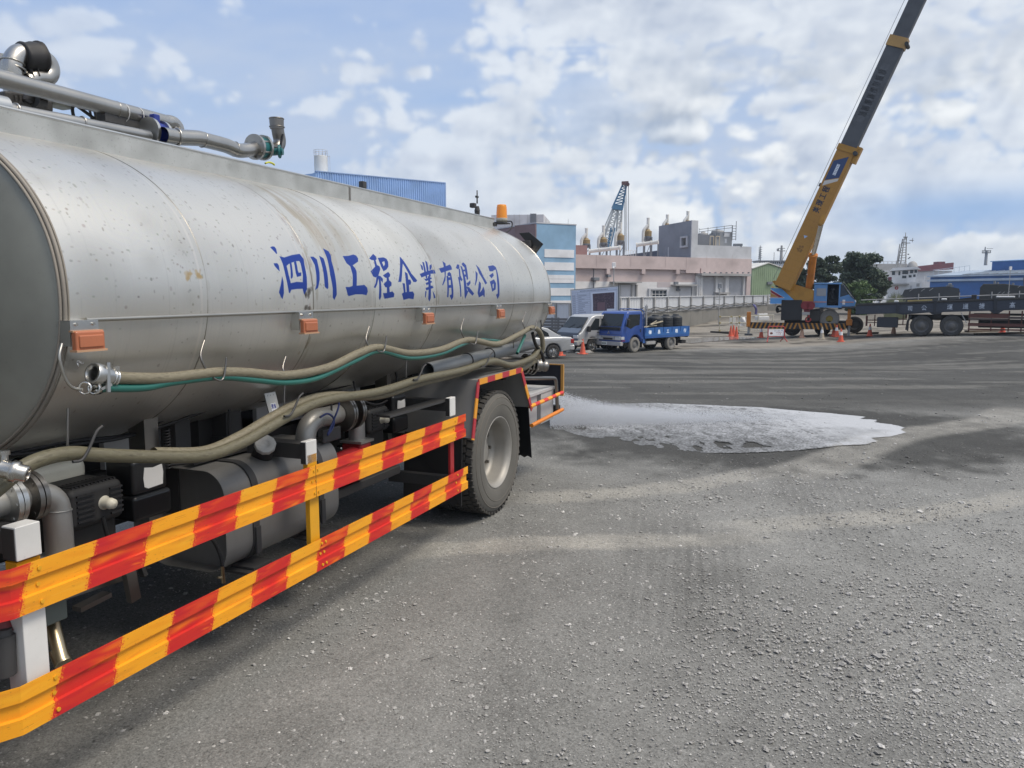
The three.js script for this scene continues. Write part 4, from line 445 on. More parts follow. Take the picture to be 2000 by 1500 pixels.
{
  const flange = (c, d, R) => cyl(c, c.clone().addScaledVector(d, 0.018), R, R, 28);
  const boltsR = (c, d, R, n = 8) => { const o = []; const u = Math.abs(d.y) > 0.9 ? V(1, 0, 0) : V(0, 1, 0), w = d.clone().cross(u).normalize(), q = w.clone().cross(d); for (let i = 0; i < n; i++) { const a = i / n * 6.283; const p = c.clone().addScaledVector(q, R * Math.cos(a)).addScaledVector(w, R * Math.sin(a)); o.push(cyl(p.clone().addScaledVector(d, -0.012), p.clone().addScaledVector(d, 0.03), 0.009, 0.009, 6)); } return o; };
  const alu = new THREE.MeshStandardMaterial({ color: lin(0.4, 0.4, 0.39), map: S1, roughness: 0.42, metalness: 0.55 });
  tp('mount_bracket', bar(W(110, 1165, -2.8), W(255, 1118, -2.8), 0.06, 0.03), M.steelDark); tp('mount_bracket', bar(W(150, 1190, -2.72), W(210, 1160, -2.72), 0.05, 0.02), M.steelDark); tp('mount_bracket', bar(W(250, 1110, -2.7), W(262, 1172, -2.7), 0.03, 0.05), M.steelDark); tp('cable_loop', tube(W3([[200, 1010], [215, 1060], [240, 1090], [270, 1080], [300, 1040]], -2.66), 0.008, 30, 6), M.black); tp('cable_loop', tube(W3([[690, 745], [700, 775], [735, 790], [770, 775]], -2.8), 0.007, 30, 6), M.black);
  // second (middle) pump pipework
  const a = V(3.62, 0.86, -2.72), h = V(3.95, 1.112, -2.72), d = V(1, 0, 0);
  tp('pump_pipe', [tube([a, V(3.62, 0.98, -2.72), V(3.645, 1.07, -2.72), V(3.72, 1.112, -2.72), V(3.84, 1.112, -2.72), h], 0.058, 50, 26), ring(V(3.73, 1.112, -2.72), d, 0.059, 0.003, 26, 6)], alu);
  tp('pipe_flange', [flange(V(3.955, 1.112, -2.72), d, 0.12), flange(V(3.982, 1.112, -2.72), d, 0.118), ...boltsR(V(3.965, 1.112, -2.72), d, 0.095)], M.steelDark);
  tp('pipe_flange', [flange(V(4.055, 1.112, -2.72), d, 0.12), flange(V(4.08, 1.112, -2.72), d, 0.118), ...boltsR(V(4.065, 1.112, -2.72), d, 0.095)], M.steelDark);
  tp('valve_body', cyl(V(3.99, 1.112, -2.72), V(4.06, 1.112, -2.72), 0.065, 0.065, 22), M.black);
  tp('pump_pipe', [tube([V(4.09, 1.112, -2.72), V(4.13, 1.1, -2.72), V(4.155, 1.05, -2.72), V(4.155, 0.9, -2.72)], 0.052, 30, 22), box(4.08, 4.23, 0.9, 0.916, -2.8, -2.64)], alu);
  tp('pump_body', [box(4.09, 4.22, 0.8, 0.9, -2.8, -2.65, 0.02), cyl(V(3.85, 0.77, -2.7), V(4.1, 0.77, -2.7), 0.1, 0.11, 22)], M.red); tp('pump_bed', box(3.8, 4.6, 0.6, 0.66, -2.95, -2.66, 0.01), M.chassis);
  tp('rope', [tube(W3([[625, 815], [640, 808], [652, 818], [650, 835], [640, 850]], -2.64), 0.006, 30, 6), tube(W3([[655, 770], [662, 790], [652, 820], [640, 848]], -2.62), 0.006, 30, 6)], paint(0.05, 0.07, 0.22, 0.8));
  tp('support_bracket', [box(3.72, 3.9, 0.97, 1.05, -2.68, -2.665, 0.006), cyl(V(3.83, 1.05, -2.68), V(3.83, 1.2, -2.68), 0.006, 0.006, 6)], M.dark);
  // front pump pipework
  tp('pump_pipe', [tube([V(1.62, 1.11, -2.66), V(1.86, 1.11, -2.66), V(1.95, 1.1, -2.66), V(2.0, 1.06, -2.66), V(2.01, 0.98, -2.66), V(2.01, 0.86, -2.66)], 0.05, 40, 24), ring(V(2.008, 1.03, -2.66), V(0.1, 1, 0), 0.0515, 0.003, 24, 6), box(1.94, 2.08, 0.845, 0.86, -2.73, -2.59)], alu);
  tp('pipe_flange', [flange(V(1.88, 1.11, -2.66), d, 0.095), flange(V(1.905, 1.11, -2.66), d, 0.092), ...boltsR(V(1.89, 1.11, -2.66), d, 0.076)], M.steelDark);
  tp('pipe_flange', [flange(V(1.8, 1.11, -2.66), d, 0.095), flange(V(1.825, 1.11, -2.66), d, 0.09), ...boltsR(V(1.81, 1.11, -2.66), d, 0.076)], M.galv);
  tp('pump_body', [box(1.94, 2.08, 0.77, 0.845, -2.73, -2.59, 0.012), box(1.78, 2.1, 0.66, 0.77, -2.95, -2.75, 0.03)], paint(0.06, 0.012, 0.014, 0.5));
  tp('tail_fitting', [cyl(W(100, 1215, -2.6), W(122, 1292, -2.5), 0.028, 0.024, 16), cyl(W(112, 1270, -2.54), W(124, 1296, -2.5), 0.03, 0.03, 16)], M.brass);
  tp('control_box', [box(1.8, 1.92, 0.66, 0.75, -2.66, -2.52, 0.008), box(1.79, 1.93, 0.745, 0.76, -2.67, -2.51, 0.004)], paint(0.1, 0.12, 0.11, 0.5));
}
// side guards
{
  const paintTex = canvasTex(2048, 256, (g, w, h) => { const r = rng(41), per = w / 4, half = per / 2, sl = per * 0.105; g.fillStyle = '#f6a61a'; g.fillRect(0, 0, w, h);
    const blot = (n, cols, a) => { for (let i = 0; i < n; i++) { const x = r() * w, y = r() * h, q = 10 + 46 * r(), k = cols[Math.floor(r() * cols.length)], al = r(), rot = 0.5 * (r() - 0.5); for (const dx of [-w, 0, w]) { const gr = g.createRadialGradient(0, 0, 0, 0, 0, q); gr.addColorStop(0, `rgba(${k},${a * al})`); gr.addColorStop(0.5, `rgba(${k},${a * al * 0.7})`); gr.addColorStop(1, `rgba(${k},0)`); g.save(); g.translate(x + dx, y); g.rotate(rot); g.scale(2.4, 0.55); g.fillStyle = gr; g.fillRect(-q, -q, 2 * q, 2 * q); g.restore(); } } };
    blot(150, ['238,150,20', '246,178,40', '226,146,30'], 0.8);
    const red = (fn) => { for (let k = -1; k < 5; k++) { g.beginPath(); const x = k * per; g.moveTo(x, 0); g.lineTo(x + half, 0); g.lineTo(x + half + sl, h); g.lineTo(x + sl, h); g.closePath(); fn(); } };
    g.fillStyle = '#cf2a20'; red(() => g.fill()); g.save(); g.beginPath(); for (let k = -1; k < 5; k++) { const x = k * per; g.moveTo(x + 5, 0); g.lineTo(x + half - 5, 0); g.lineTo(x + half + sl - 5, h); g.lineTo(x + sl + 5, h); g.closePath(); } g.clip(); blot(260, ['240,110,20', '232,86,24', '198,26,36', '205,34,32', '190,24,40', '244,132,24'], 0.95); g.restore();
    for (let k = -2; k < 10; k++) for (let i = 0; i < 170; i++) { const y = r() * h, x = k * half + sl * y / h + (r() + r() + r() - 1.5) * 14; g.fillStyle = r() > 0.5 ? 'rgba(214,60,28,0.5)' : 'rgba(240,150,26,0.5)'; g.beginPath(); g.ellipse(x, y, 1 + 3 * r(), 1 + 5 * r(), 0.3, 0, 7); g.fill(); }
    for (let i = 0; i < 900; i++) { g.fillStyle = `rgba(60,48,36,${0.28 * r() * r()})`; g.beginPath(); g.ellipse(r() * w, r() * h, 1 + 7 * r() * r(), 0.8 + 2.4 * r(), 0.4 * (r() - 0.5), 0, 7); g.fill(); } for (let i = 0; i < 70; i++) { const x = r() * w, y = r() * h; g.strokeStyle = `rgba(${r() > 0.5 ? '235,215,180' : '70,40,30'},${0.12 + 0.3 * r()})`; g.lineWidth = 0.8 + r(); g.beginPath(); g.moveTo(x, y); g.lineTo(x + 20 + 60 * r(), y + 8 * (r() - 0.5)); g.stroke(); } });
  const gm = (off) => { const t = rep(paintTex, 1 / 2.055, 1); t.offset.x = off; return new THREE.MeshPhysicalMaterial({ map: t, color: lin(0.88, 0.88, 0.88), roughness: 0.58 }); };
  const H = 0.172, T = 0.003; const face = [[0, 0], [0, 0.056], [-0.014, 0.059], [-0.014, 0.112], [0, 0.116], [0, H]];
  const prof = [...face, ...face.map(([a, b]) => [a - T, b]).reverse()];
  prof.splice(0, 0, [-0.02, 0.001]); prof.push([-0.02, 0.003]);
  const rail = (y, s1, off) => { const path = [V(s1, y, -2.44), V(1.665, y, -2.44), V(1.55, y, -2.5), V(1.5, y, -3.15)]; const g = sweep(prof.map(([a, b]) => [-a, b]), path.map((p) => p.clone()), H); const o = tp('guard_rail', g, gm(off), tk, true); o.userData.label = y < 0.6 ? 'lower striped guard rail' : 'upper striped guard rail'; return o; };
  // stripes run from the rear end: place them by length along the rail
  const up = rail(0.772, 5.205, -0.386 / 2.052), lo = rail(0.362, 5.235, -0.074 / 2.06);
  const bolts = (o, y, ss) => ss.forEach((s) => [0.025, 0.085, 0.145].forEach((d) => { const z = d === 0.085 ? -2.454 : -2.44; tp('bolt', cyl(V(s + 0.006 * (d * 30 % 2), y + d, z), V(s + 0.006 * (d * 30 % 2), y + d, z + 0.005), 0.008, 0.008, 6), M.yellow, o); }));
  bolts(up, 0.772, [1.76, 3.31, 3.345, 5.02]); bolts(lo, 0.362, [1.79, 3.36, 3.395, 5.05]);
  tp('rail_joint', [box(3.3275, 3.3285, 0.772, 0.944, -2.4395, -2.438)], M.chassis, up);
  const post = (s, top, white, arm) => { const o = []; o.push(box(s - 0.045, s + 0.045, 0.952, top, s < 2 ? -2.53 : -2.50, -2.462, 0.004)); const p = tp('guard_post', o, white); tp('post_side', box(s - 0.048, s - 0.0455, 0.955, top - 0.006, s < 2 ? -2.528 : -2.498, -2.468), M.chassis, p); tp('post_arm', box(s - 0.042, s + 0.042, arm - 0.08, arm, -3.2, s < 2 ? -2.531 : -2.501), M.dark, p); return p; };
  const p1 = post(1.75, 1.07, M.white, 1.05); tp('post_foot', box(1.712, 1.798, 0.38, 0.765, -2.56, -2.47, 0.004), M.white, p1); tp('post_mid', box(1.71, 1.795, 0.765, 0.945, -2.53, -2.475), M.yellow, p1);
  const p2 = post(3.33, 1.075, M.white, 1.06); tp('post_foot', box(3.31, 3.39, 0.4, 0.765, -2.5, -2.47, 0.003), M.yellow, p2); tp('post_mid', box(3.29, 3.37, 0.77, 1.0, -2.49, -2.462), M.yellow, p2); tp('post_arm', box(2.9, 3.3, 1.0, 1.03, -2.9, -2.85), M.dark, p2);
  const p3 = post(5.03, 1.09, M.white, 1.07); tp('post_foot', [box(5.0, 5.06, 0.4, 0.77, -2.49, -2.47, 0.003)], M.red, p3); tp('post_arm', [box(4.2, 5.0, 1.06, 1.075, -2.6, -2.5), box(5.0, 5.06, 0.42, 0.5, -3.0, -2.5)], M.dark, p3);
}
tp('equipment_box', [box(1.7, 3.3, 0.3, 1.05, -4.86, -4.3, 0.03)], M.chassis); tp('equipment_box', [box(3.4, 5.1, 0.3, 1.05, -4.86, -4.3, 0.03)], M.chassis);
// rear wheels, wings, flaps, lockers and bumper
{
  const wheel = (L, dir, name) => { // L: outer face, dir: +1 faces the near side
    const R = 0.522, w = 0.265, c = V(5.85, R, L), n = c.clone().add(V(0, 0, -dir));
    const tyre = tp(name, lathe([[0.30, 0.012], [0.31, 0.002], [0.36, -0.008], [0.43, -0.01], [0.475, 0.004], [0.497, 0.022]], c, n, 64), new THREE.MeshStandardMaterial({ color: lin(0.135, 0.13, 0.118), roughness: 0.95, map: G1, side: THREE.DoubleSide }));
    tp('bead_ring', [ring(c.clone().add(V(0, 0, -dir * 0.001)), V(0, 0, 1), 0.33, 0.003, 64, 5), ring(c.clone().add(V(0, 0, dir * 0.010)), V(0, 0, 1), 0.405, 0.0025, 64, 5), ring(c.clone().add(V(0, 0, dir * 0.0)), V(0, 0, 1), 0.462, 0.004, 64, 5)], M.dusty, tyre);
    const dust = paint(0.065, 0.062, 0.058, 0.95);
    const tread = [lathe([[0.495, 0.02], [0.503, 0.03], [0.503, w - 0.03], [0.495, w - 0.02], [0.46, w], [0.30, w - 0.01]], c, n, 64)], blk = [];
    const N = 54; for (let i = 0; i < N; i++) for (const [k, dz, ww, ang] of [[0, 0.038, 0.05, 0], [1, 0.098, 0.05, 0.5], [2, 0.165, 0.05, 0], [3, 0.226, 0.05, 0.5]]) { const a = (i + ang) / N * 6.283 + (k % 2) * 0.02; const g = new THREE.BoxGeometry(0.042, 0.022, ww); g.rotateY((k % 2 ? 1 : -1) * 0.22); g.translate(0, 0.509, 0); g.rotateZ(a); g.translate(c.x, c.y, c.z - dir * dz); blk.push(g); }
    tp('tread', [...tread, ...blk], dust, tyre);
    const rimM = new THREE.MeshStandardMaterial({ color: lin(0.36, 0.35, 0.33), roughness: 0.55, metalness: 0.45, map: S1, side: THREE.DoubleSide });
    const rim = tp('wheel_rim', [lathe([[0.306, 0.014], [0.302, 0.004], [0.292, 0.004], [0.285, 0.02], [0.268, 0.03], [0.262, 0.06], [0.256, 0.14], [0.24, 0.175], [0.2, 0.185], [0.15, 0.178], [0.12, 0.175]], c, n, 56), lathe([[0.11, 0.18], [0.105, 0.15], [0.09, 0.135], [0, 0.13]], c, n, 36)], rimM, tyre);
    const nuts = []; for (let i = 0; i < 8; i++) { const a = i / 8 * 6.283; const p = c.clone().add(V(Math.cos(a) * 0.165, Math.sin(a) * 0.165, -dir * 0.178)); nuts.push(cyl(p, p.clone().add(V(0, 0, dir * 0.035)), 0.017, 0.014, 6)); } tp('wheel_nut', nuts, M.steelDark, tyre);
  };
  wheel(-2.44, 1, 'tyre'); wheel(-2.755, 1, 'tyre'); wheel(-4.88, -1, 'tyre'); wheel(-4.565, -1, 'tyre');
  tp('axle', [cyl(V(5.85, 0.52, -4.6), V(5.85, 0.52, -2.7), 0.07, 0.07, 16), lathe([[0, -0.25], [0.14, -0.2], [0.2, 0], [0.14, 0.2], [0, 0.25]], V(5.85, 0.52, -3.66), V(5.85, 0.52, -3), 24), box(5.2, 6.5, 0.66, 0.72, -3.2, -3.12), box(5.2, 6.5, 0.66, 0.72, -4.2, -4.12)], M.chassis);
  for (const sd of [1, -1]) { const z = (d) => TZ + sd * d, A = [5.29, 0.74], B = [5.40, 1.175], C = [6.33, 1.185], E = [6.6, 0.79];
    const slab = (p, q, z0, z1, t) => { const a = V(p[0], p[1], (z0 + z1) / 2), b = V(q[0], q[1], (z0 + z1) / 2); return bar(a, b, Math.abs(z1 - z0), t); };
    const wing = tp('mudguard', [slab(A, B, z(0.42), z(1.235), 0.006), slab(B, C, z(0.42), z(1.235), 0.006), slab(C, E, z(0.42), z(1.235), 0.006)], M.grey);
    const tape = canvasTex(256, 32, (g) => { g.fillStyle = '#d8932a'; g.fillRect(0, 0, 256, 32); g.fillStyle = '#a8303a'; g.fillRect(0, 0, 128, 32); });
    const edge = (p, q) => { const d = Math.hypot(q[0] - p[0], q[1] - p[1]); const g = bar(V(p[0], p[1] - 0.012, z(1.238)), V(q[0], q[1] - 0.012, z(1.238)), 0.008, 0.045); return g; };
    const tg = [[A, B], [B, C], [C, E]].map(([p, q], i) => { const g = tidy(edge(p, q)), d = Math.hypot(q[0] - p[0], q[1] - p[1]), P = g.attributes.position, U = g.attributes.uv, dx = (q[0] - p[0]) / d, dy = (q[1] - p[1]) / d; for (let k = 0; k < P.count; k++) U.setXY(k, ((P.getX(k) - p[0]) * dx + (P.getY(k) - p[1]) * dy) / 0.31 + i * 0.45, 0.5); return g; });
    tp('striped_edge', tg, new THREE.MeshStandardMaterial({ map: tape, roughness: 0.55 }), wing, true);
    if (sd > 0) tp('wing_lining', [box(5.43, 6.3, 0.9, 1.16, -3.2, -3.19)], M.black, wing);
  }
  // flaps with ragged hems
  const flap = (s, L0, L1, y0, y1, lean, seed) => { const r = rng(seed), p = [[L0, y1], [L1, y1]]; const n = 14; for (let i = 0; i <= n; i++) p.push([lerp(L1, L0, i / n), y0 + (i % 2 ? 0.025 + 0.02 * r() : 0.01 * r())]); const g = ext(p.map(([a, b]) => [-a, b]), 0.012); g.rotateY(Math.PI / 2); g.translate(s, 0, 0); const P = g.attributes.position; for (let i = 0; i < P.count; i++) { const k = (y1 - P.getY(i)) / (y1 - y0); P.setX(i, P.getX(i) + lean * k * k + 0.012 * Math.sin(P.getZ(i) * 9) * k); } g.computeVertexNormals(); return g; };
  tp('mud_flap', flap(6.585, -2.98, -2.45, 0.3, 0.8, 0.09, 3), M.blackGloss); tp('mud_flap', flap(5.26, -3.0, -2.5, 0.2, 0.76, -0.03, 4), M.black);
  tp('locker', [box(6.75, 7.02, 0.56, 0.865, -2.95, -2.52, 0.006)], M.lightGrey); const lk = tp('locker', [box(7.08, 7.46, 0.56, 0.865, -2.95, -2.5, 0.006)], M.lightGrey);
  tp('locker_lid', [box(6.745, 7.465, 0.867, 0.9, -2.96, -2.49, 0.005)], M.lightGrey, lk); tp('hinge', [cyl(V(6.7, 0.9, -2.55), V(6.76, 0.87, -2.52), 0.008, 0.008, 8)], M.chrome, lk);
  const barTex = canvasTex(512, 32, (g) => { const r = rng(6); for (let i = 0; i < 8; i++) { g.fillStyle = i % 2 ? '#c92f2b' : '#e89a1e'; g.fillRect(i * 64, 0, 64, 32); for (let k = 0; k < 8; k++) { g.fillStyle = 'rgba(240,230,215,0.5)'; g.fillRect(i * 64 + r() * 64, r() * 32, 3, 2); } } });
  const bg = tube([V(6.57, 0.81, -2.43), V(7.05, 0.815, -2.43), V(7.54, 0.825, -2.43)], 0.019, 20, 12); tp('bumper_bar', bg, new THREE.MeshStandardMaterial({ map: rep(barTex, 1, 1), roughness: 0.45 }), tk, true);
  tp('bumper_bar', cyl(V(6.62, 0.625, -2.43), V(7.55, 0.645, -2.43), 0.019, 0.019, 12), M.orange);
  tp('bumper_bar', box(7.5, 7.58, 0.6, 0.69, -4.85, -2.46, 0.01), M.chassis);
  tp('hand_rail', polyTube([V(6.35, 1.09, -2.62), V(7.42, 0.985, -2.46), V(7.47, 0.66, -2.46)], 0.019, 12, 0.06), M.steelDark);
  tp('rear_panel', [box(7.6, 7.62, 0.78, 1.1, -4.85, -2.47)], paint(0.012, 0.016, 0.03, 0.5)); tp('panel_edge', [box(7.598, 7.63, 0.78, 1.1, -2.468, -2.44), box(7.598, 7.625, 1.102, 1.112, -4.85, -2.44)], paint(0.62, 0.33, 0.08, 0.5));
  tp('spray_nozzle', [cyl(V(7.5, 0.55, -3.2), V(7.72, 0.5, -3.2), 0.04, 0.04, 14), cyl(V(7.7, 0.5, -3.2), V(7.76, 0.48, -3.2), 0.03, 0.07, 16), cyl(V(6.2, 0.9, -3.2), V(7.5, 0.55, -3.2), 0.035, 0.035, 12)], M.steelDark);
}

// the driver's cab and front wheels, ahead of the tank and outside the picture
{
  const cabM = new THREE.MeshPhysicalMaterial({ color: lin(0.6, 0.61, 0.58), roughness: 0.35, clearcoat: 0.4, map: G1 });
  const body = ext([[-0.75, 0.75], [1.35, 0.75], [1.35, 2.7], [1.2, 2.85], [-0.3, 2.85], [-0.72, 1.7]], 2.2, 0.05); body.translate(0, 0, -4.76); tp('cab', body, cabM); tp('cab_window', [box(-0.25, 0.6, 1.75, 2.5, -2.512, -2.5)], M.glass);
  for (const L of [-2.56, -4.76]) { const c = V(0.35, 0.52, L + (L > -3 ? 0 : 0)); tp('front_tyre', lathe([[0.3, 0.01], [0.43, -0.01], [0.5, 0.02], [0.522, 0.04], [0.522, 0.23], [0.5, 0.25], [0.3, 0.26]], c, c.clone().add(V(0, 0, L > -3 ? -1 : 1)), 40), M.rubber); }
}
// ---------- the far side of the yard ----------
function proj(v) { const x = v.x, y = v.y - EYE, z = v.z, a = y * CP - z * SP, b = y * SP + z * CP; return [1000 - FOCAL * x / b, 750 + FOCAL * a / b]; }
const FAR = { far: 1 };
const squareTo = (p) => Math.atan2(-p.x, -p.z); // turn that sets a thing square to the line of sight
class Face { // an upright plane seen between two columns of the photograph, at two distances
  constructor(pa, Za, pb, Zb, gy) { this.a = depthAt(pa, 572, Za); this.b = depthAt(pb, 572, Zb); this.y0 = gy ?? groundH(this.a.x, this.a.z); this.a.y = this.b.y = this.y0; this.len = this.a.distanceTo(this.b); const d = this.b.clone().sub(this.a).normalize(); this.d = d; this.n = V(-d.z, 0, d.x); this.turn = Math.atan2(-d.z, d.x); this.pos = this.a.clone(); }
  m(px, py, off = 0) { const r = ray(px, py), o = V(0, EYE, 0), p = this.a.clone().addScaledVector(this.n, off); const t = p.clone().sub(o).dot(this.n) / r.dot(this.n); const q = o.addScaledVector(r, t).sub(this.a); return [q.dot(this.d), q.y]; }
  // box covering a rectangle of the photograph on this plane, from depth z0 to z1
  r(x0, y0, x1, y1, z0, z1, bev = 0) { const z = Math.max(z0, z1); const A = this.m(x0, (y0 + y1) / 2, z), B = this.m(x1, (y0 + y1) / 2, z), C = this.m((x0 + x1) / 2, y0, z), D = this.m((x0 + x1) / 2, y1, z); return box(A[0], B[0], D[1], C[1], z0, z1, bev); }
}
const corr = (x0, x1, y0, y1, z, pitch, depth) => { const n = Math.max(2, Math.round((x1 - x0) / pitch)), p = []; for (let i = 0; i < n; i++) { const a = lerp(x0, x1, i / n), w = (x1 - x0) / n; p.push([a, 0], [a + w * 0.5, 0], [a + w * 0.6, depth], [a + w * 0.9, depth]); } p.push([x1, 0], [x1, -0.02], [x0, -0.02]); const g = ext(p, y1 - y0); g.rotateX(-Math.PI / 2); g.scale(1, 1, -1); const q = tidy(g), P = q.attributes; for (let i = 0; i < P.position.count; i += 3) for (const k of ['position', 'normal', 'uv']) { const s = P[k].itemSize; for (let c = 0; c < s; c++) { const t = P[k].array[(i + 1) * s + c]; P[k].array[(i + 1) * s + c] = P[k].array[(i + 2) * s + c]; P[k].array[(i + 2) * s + c] = t; } } q.computeVertexNormals(); q.translate(0, y0, z); return q; };
const C = { pinkJoint: paint(0.48, 0.39, 0.38, 0.85, FAR),
  pink: paint(0.6, 0.5, 0.49, 0.85, FAR), pinkDark: paint(0.33, 0.2, 0.2, 0.85, FAR), white: paint(0.8, 0.8, 0.81, 0.8, FAR), trim: paint(0.4, 0.4, 0.4, 0.7, FAR), shutter: paint(0.7, 0.71, 0.76, 0.6, FAR), greyWall: paint(0.26, 0.285, 0.33, 0.8, FAR), paleGrey: paint(0.58, 0.6, 0.64, 0.8, FAR), blueWall: paint(0.27, 0.45, 0.64, 0.8, FAR), brown: paint(0.27, 0.19, 0.2, 0.85, FAR), stripe: paint(0.82, 0.84, 0.88, 0.8, FAR), corr: paint(0.34, 0.54, 0.9, 0.55, FAR), navy: paint(0.028, 0.15, 0.46, 0.6, FAR), gutter: paint(0.5, 0.6, 0.72, 0.6, FAR), green: paint(0.3, 0.4, 0.25, 0.7, FAR), fence: paint(0.72, 0.75, 0.8, 0.6, FAR), ductW: paint(0.75, 0.75, 0.72, 0.55, FAR), drum: paint(0.3, 0.22, 0.11, 0.7, FAR), steel: paint(0.2, 0.22, 0.25, 0.6, FAR), maroon: paint(0.2, 0.06, 0.08, 0.8, FAR), shipWhite: paint(0.85, 0.86, 0.88, 0.6, FAR), pane: new THREE.MeshPhysicalMaterial({ color: lin(0.03, 0.04, 0.05), roughness: 0.08 }), wall: paint(0.22, 0.215, 0.2, 0.95, { far: 1 }),
};
function windowOn(f, root, x0, y0, x1, y1, nx, ny, z, fm) { const A = f.m(x0, (y0 + y1) / 2, z), B = f.m(x1, (y0 + y1) / 2, z), T = f.m((x0 + x1) / 2, y0, z)[1], D = f.m((x0 + x1) / 2, y1, z)[1]; const w = B[0] - A[0], h = T - D, t = Math.min(w, h) * 0.09; const fr = [box(A[0], B[0], D, D + t, z, z + 0.1), box(A[0], B[0], T - t, T, z, z + 0.1), box(A[0], A[0] + t, D + t, T - t, z, z + 0.098), box(B[0] - t, B[0], D + t, T - t, z, z + 0.098)]; for (let i = 1; i < nx; i++) fr.push(box(A[0] + w * i / nx - t * 0.3, A[0] + w * i / nx + t * 0.3, D + t, T - t, z, z + 0.07)); for (let j = 1; j < ny; j++) fr.push(box(A[0] + t, B[0] - t, D + h * j / ny - t * 0.3, D + h * j / ny + t * 0.3, z, z + 0.066)); const o = part('window', fr, fm, root); for (let i = 0; i < nx; i++) for (let j = 0; j < ny; j++) part('pane', box(A[0] + w * (i + 0.02) / nx, A[0] + w * (i + 0.98) / nx, D + h * (j + 0.02) / ny, D + h * (j + 0.98) / ny, z + 0.01, z + 0.03), C.pane, o); return o; }
// pink works building
const fp = new Face(1127, 90, 1466, 102);
{
  const b = thing('factory_building', 'long low pink and white works building with roller doors and a grey rooftop block', 'building', fp.pos, fp.turn), f = fp;
  const yT = f.m(1127, 497)[1], yB = f.m(1127, 523.5)[1], yW = f.m(1127, 549.4)[1];
  part('wall', box(-9, f.len, yW, yT - 0.02, -22, -0.4), C.pink, b);
  part('wall_base', box(-9, f.len, -0.5, yW, -22, -0.39), C.white, b);
  const xr = f.m(1340, 520)[0];
  part('fascia', box(-9, xr, yB, yT, -0.399, 0), C.pink, b); part('fascia', box(xr + 0.01, f.len, f.m(1400, 534)[1], yT - 0.01, -0.399, 0.02), C.pink, b);
  for (const x of [1188.5, 1257.5, 1324.5]) part('bracket', f.r(x - 3.4, 523.8, x + 3.2, 535, -0.385, -0.004), C.pink, b);
  for (const x of [1165, 1232, 1300, 1380, 1430]) part('joint', f.r(x, 498, x + 0.4, 522, 0.02, 0.024), C.pinkJoint, b);
  part('canopy', f.r(1371, 534.2, 1467.5, 538.8, -0.39, 0.9), C.trim, b); for (let i = 0; i < 9; i++) part('canopy_lamp', f.r(1376 + i * 10.8, 531.5, 1378 + i * 10.8, 533.9, 0.3, 0.5), C.steel, b);
  for (const [x0, x1, d] of [[1371, 1373, 0], [1398, 1402, 0], [1417, 1424, 0.1], [1452, 1457, 0], [1366, 1371, 0.1], [1458, 1466, 0.2]]) part('pilaster', f.r(x0, 539.5, x1, 579, -0.385, d), x0 === 1458 ? C.pink : C.white, b);
  for (const [x0, x1] of [[1373.2, 1397.8], [1424.4, 1451.6]]) { const d = part('roller_door', f.r(x0, 541, x1, 580, -0.385, -0.33), C.shutter, b); const s = []; for (let y = 543; y < 579; y += 2.2) s.push(f.r(x0, y, x1, y + 0.5, -0.33, -0.31)); part('shutter_ribs', s, C.trim, d).userData.kind = 'stuff'; }
  part('panel', f.r(1402.4, 541, 1416.6, 578, -0.385, -0.3), C.white, b); part('door_hood', f.r(1404, 571, 1427, 574, -0.385, 0.7), C.trim, b);
  // door, hood, awnings and window on the left part
  part('door_hood', f.r(1201, 550, 1254, 552.5, -0.385, 0.7), C.trim, b); part('roller_door', f.r(1212, 557, 1233, 584, -0.385, -0.36), C.shutter, b); part('door_frame', [f.r(1233.4, 556, 1235.5, 584, -0.385, -0.2), f.r(1209, 556, 1211.6, 584, -0.385, -0.2), f.r(1209, 554, 1235.5, 556.6, -0.385, -0.2)], C.trim, b); part('door_pilaster', f.r(1243, 556, 1245.4, 584, -0.385, -0.1), C.trim, b);
  for (const [x0, x1, y0, y1] of [[1255, 1268.5, 552.2, 561.5], [1269, 1283, 551.6, 560.5], [1172, 1184, 540.6, 548]]) { const A = f.m(x0, y0), B = f.m(x1, y1), h = A[1] - B[1]; const g = new THREE.CylinderGeometry(h, h, B[0] - A[0], 16, 1, false, 0, Math.PI / 2); g.rotateZ(Math.PI / 2); g.rotateX(Math.PI); g.translate((A[0] + B[0]) / 2, B[1], -0.385); const g2 = g.clone(); part('barrel_awning', g, new THREE.MeshStandardMaterial({ color: lin(0.55, 0.5, 0.43), roughness: 0.35, metalness: 0.7, side: THREE.DoubleSide }), b); }
  part('exhaust_fan', [f.r(1160.5, 541.5, 1171.5, 548, -0.385, 0.3, 0.05), f.r(1188, 537, 1194, 541, -0.385, 0.2)], C.steel, b);
  part('poster_panel', f.r(1283.5, 551, 1309.5, 561, -0.385, -0.36), paint(0.55, 0.5, 0.52, 0.8, FAR), b);
  part('window_surround', [f.r(1267.5, 563.5, 1305.5, 566, -0.385, -0.15), f.r(1267.5, 566, 1271, 584, -0.385, -0.15), f.r(1302.4, 566, 1305.5, 584, -0.385, -0.15)], C.paleGrey, b);
  windowOn(f, b, 1272, 566.2, 1301.5, 583, 4, 2, -0.38, C.white);
  part('door_hood', f.r(1320, 555.5, 1363, 558.2, -0.385, 0.6), C.trim, b); part('door', f.r(1328, 561, 1350, 580, -0.385, -0.33), C.shutter, b); part('door_frame', f.r(1350.2, 561, 1351.6, 580, -0.385, -0.28), C.steel, b); part('floodlight', [f.r(1318, 550, 1325.5, 556, 0, 0.3, 0.05), f.r(1323, 556, 1327, 566, -0.385, -0.2), f.r(1323, 564.5, 1329, 568, -0.385, -0.1)], C.steel, b);
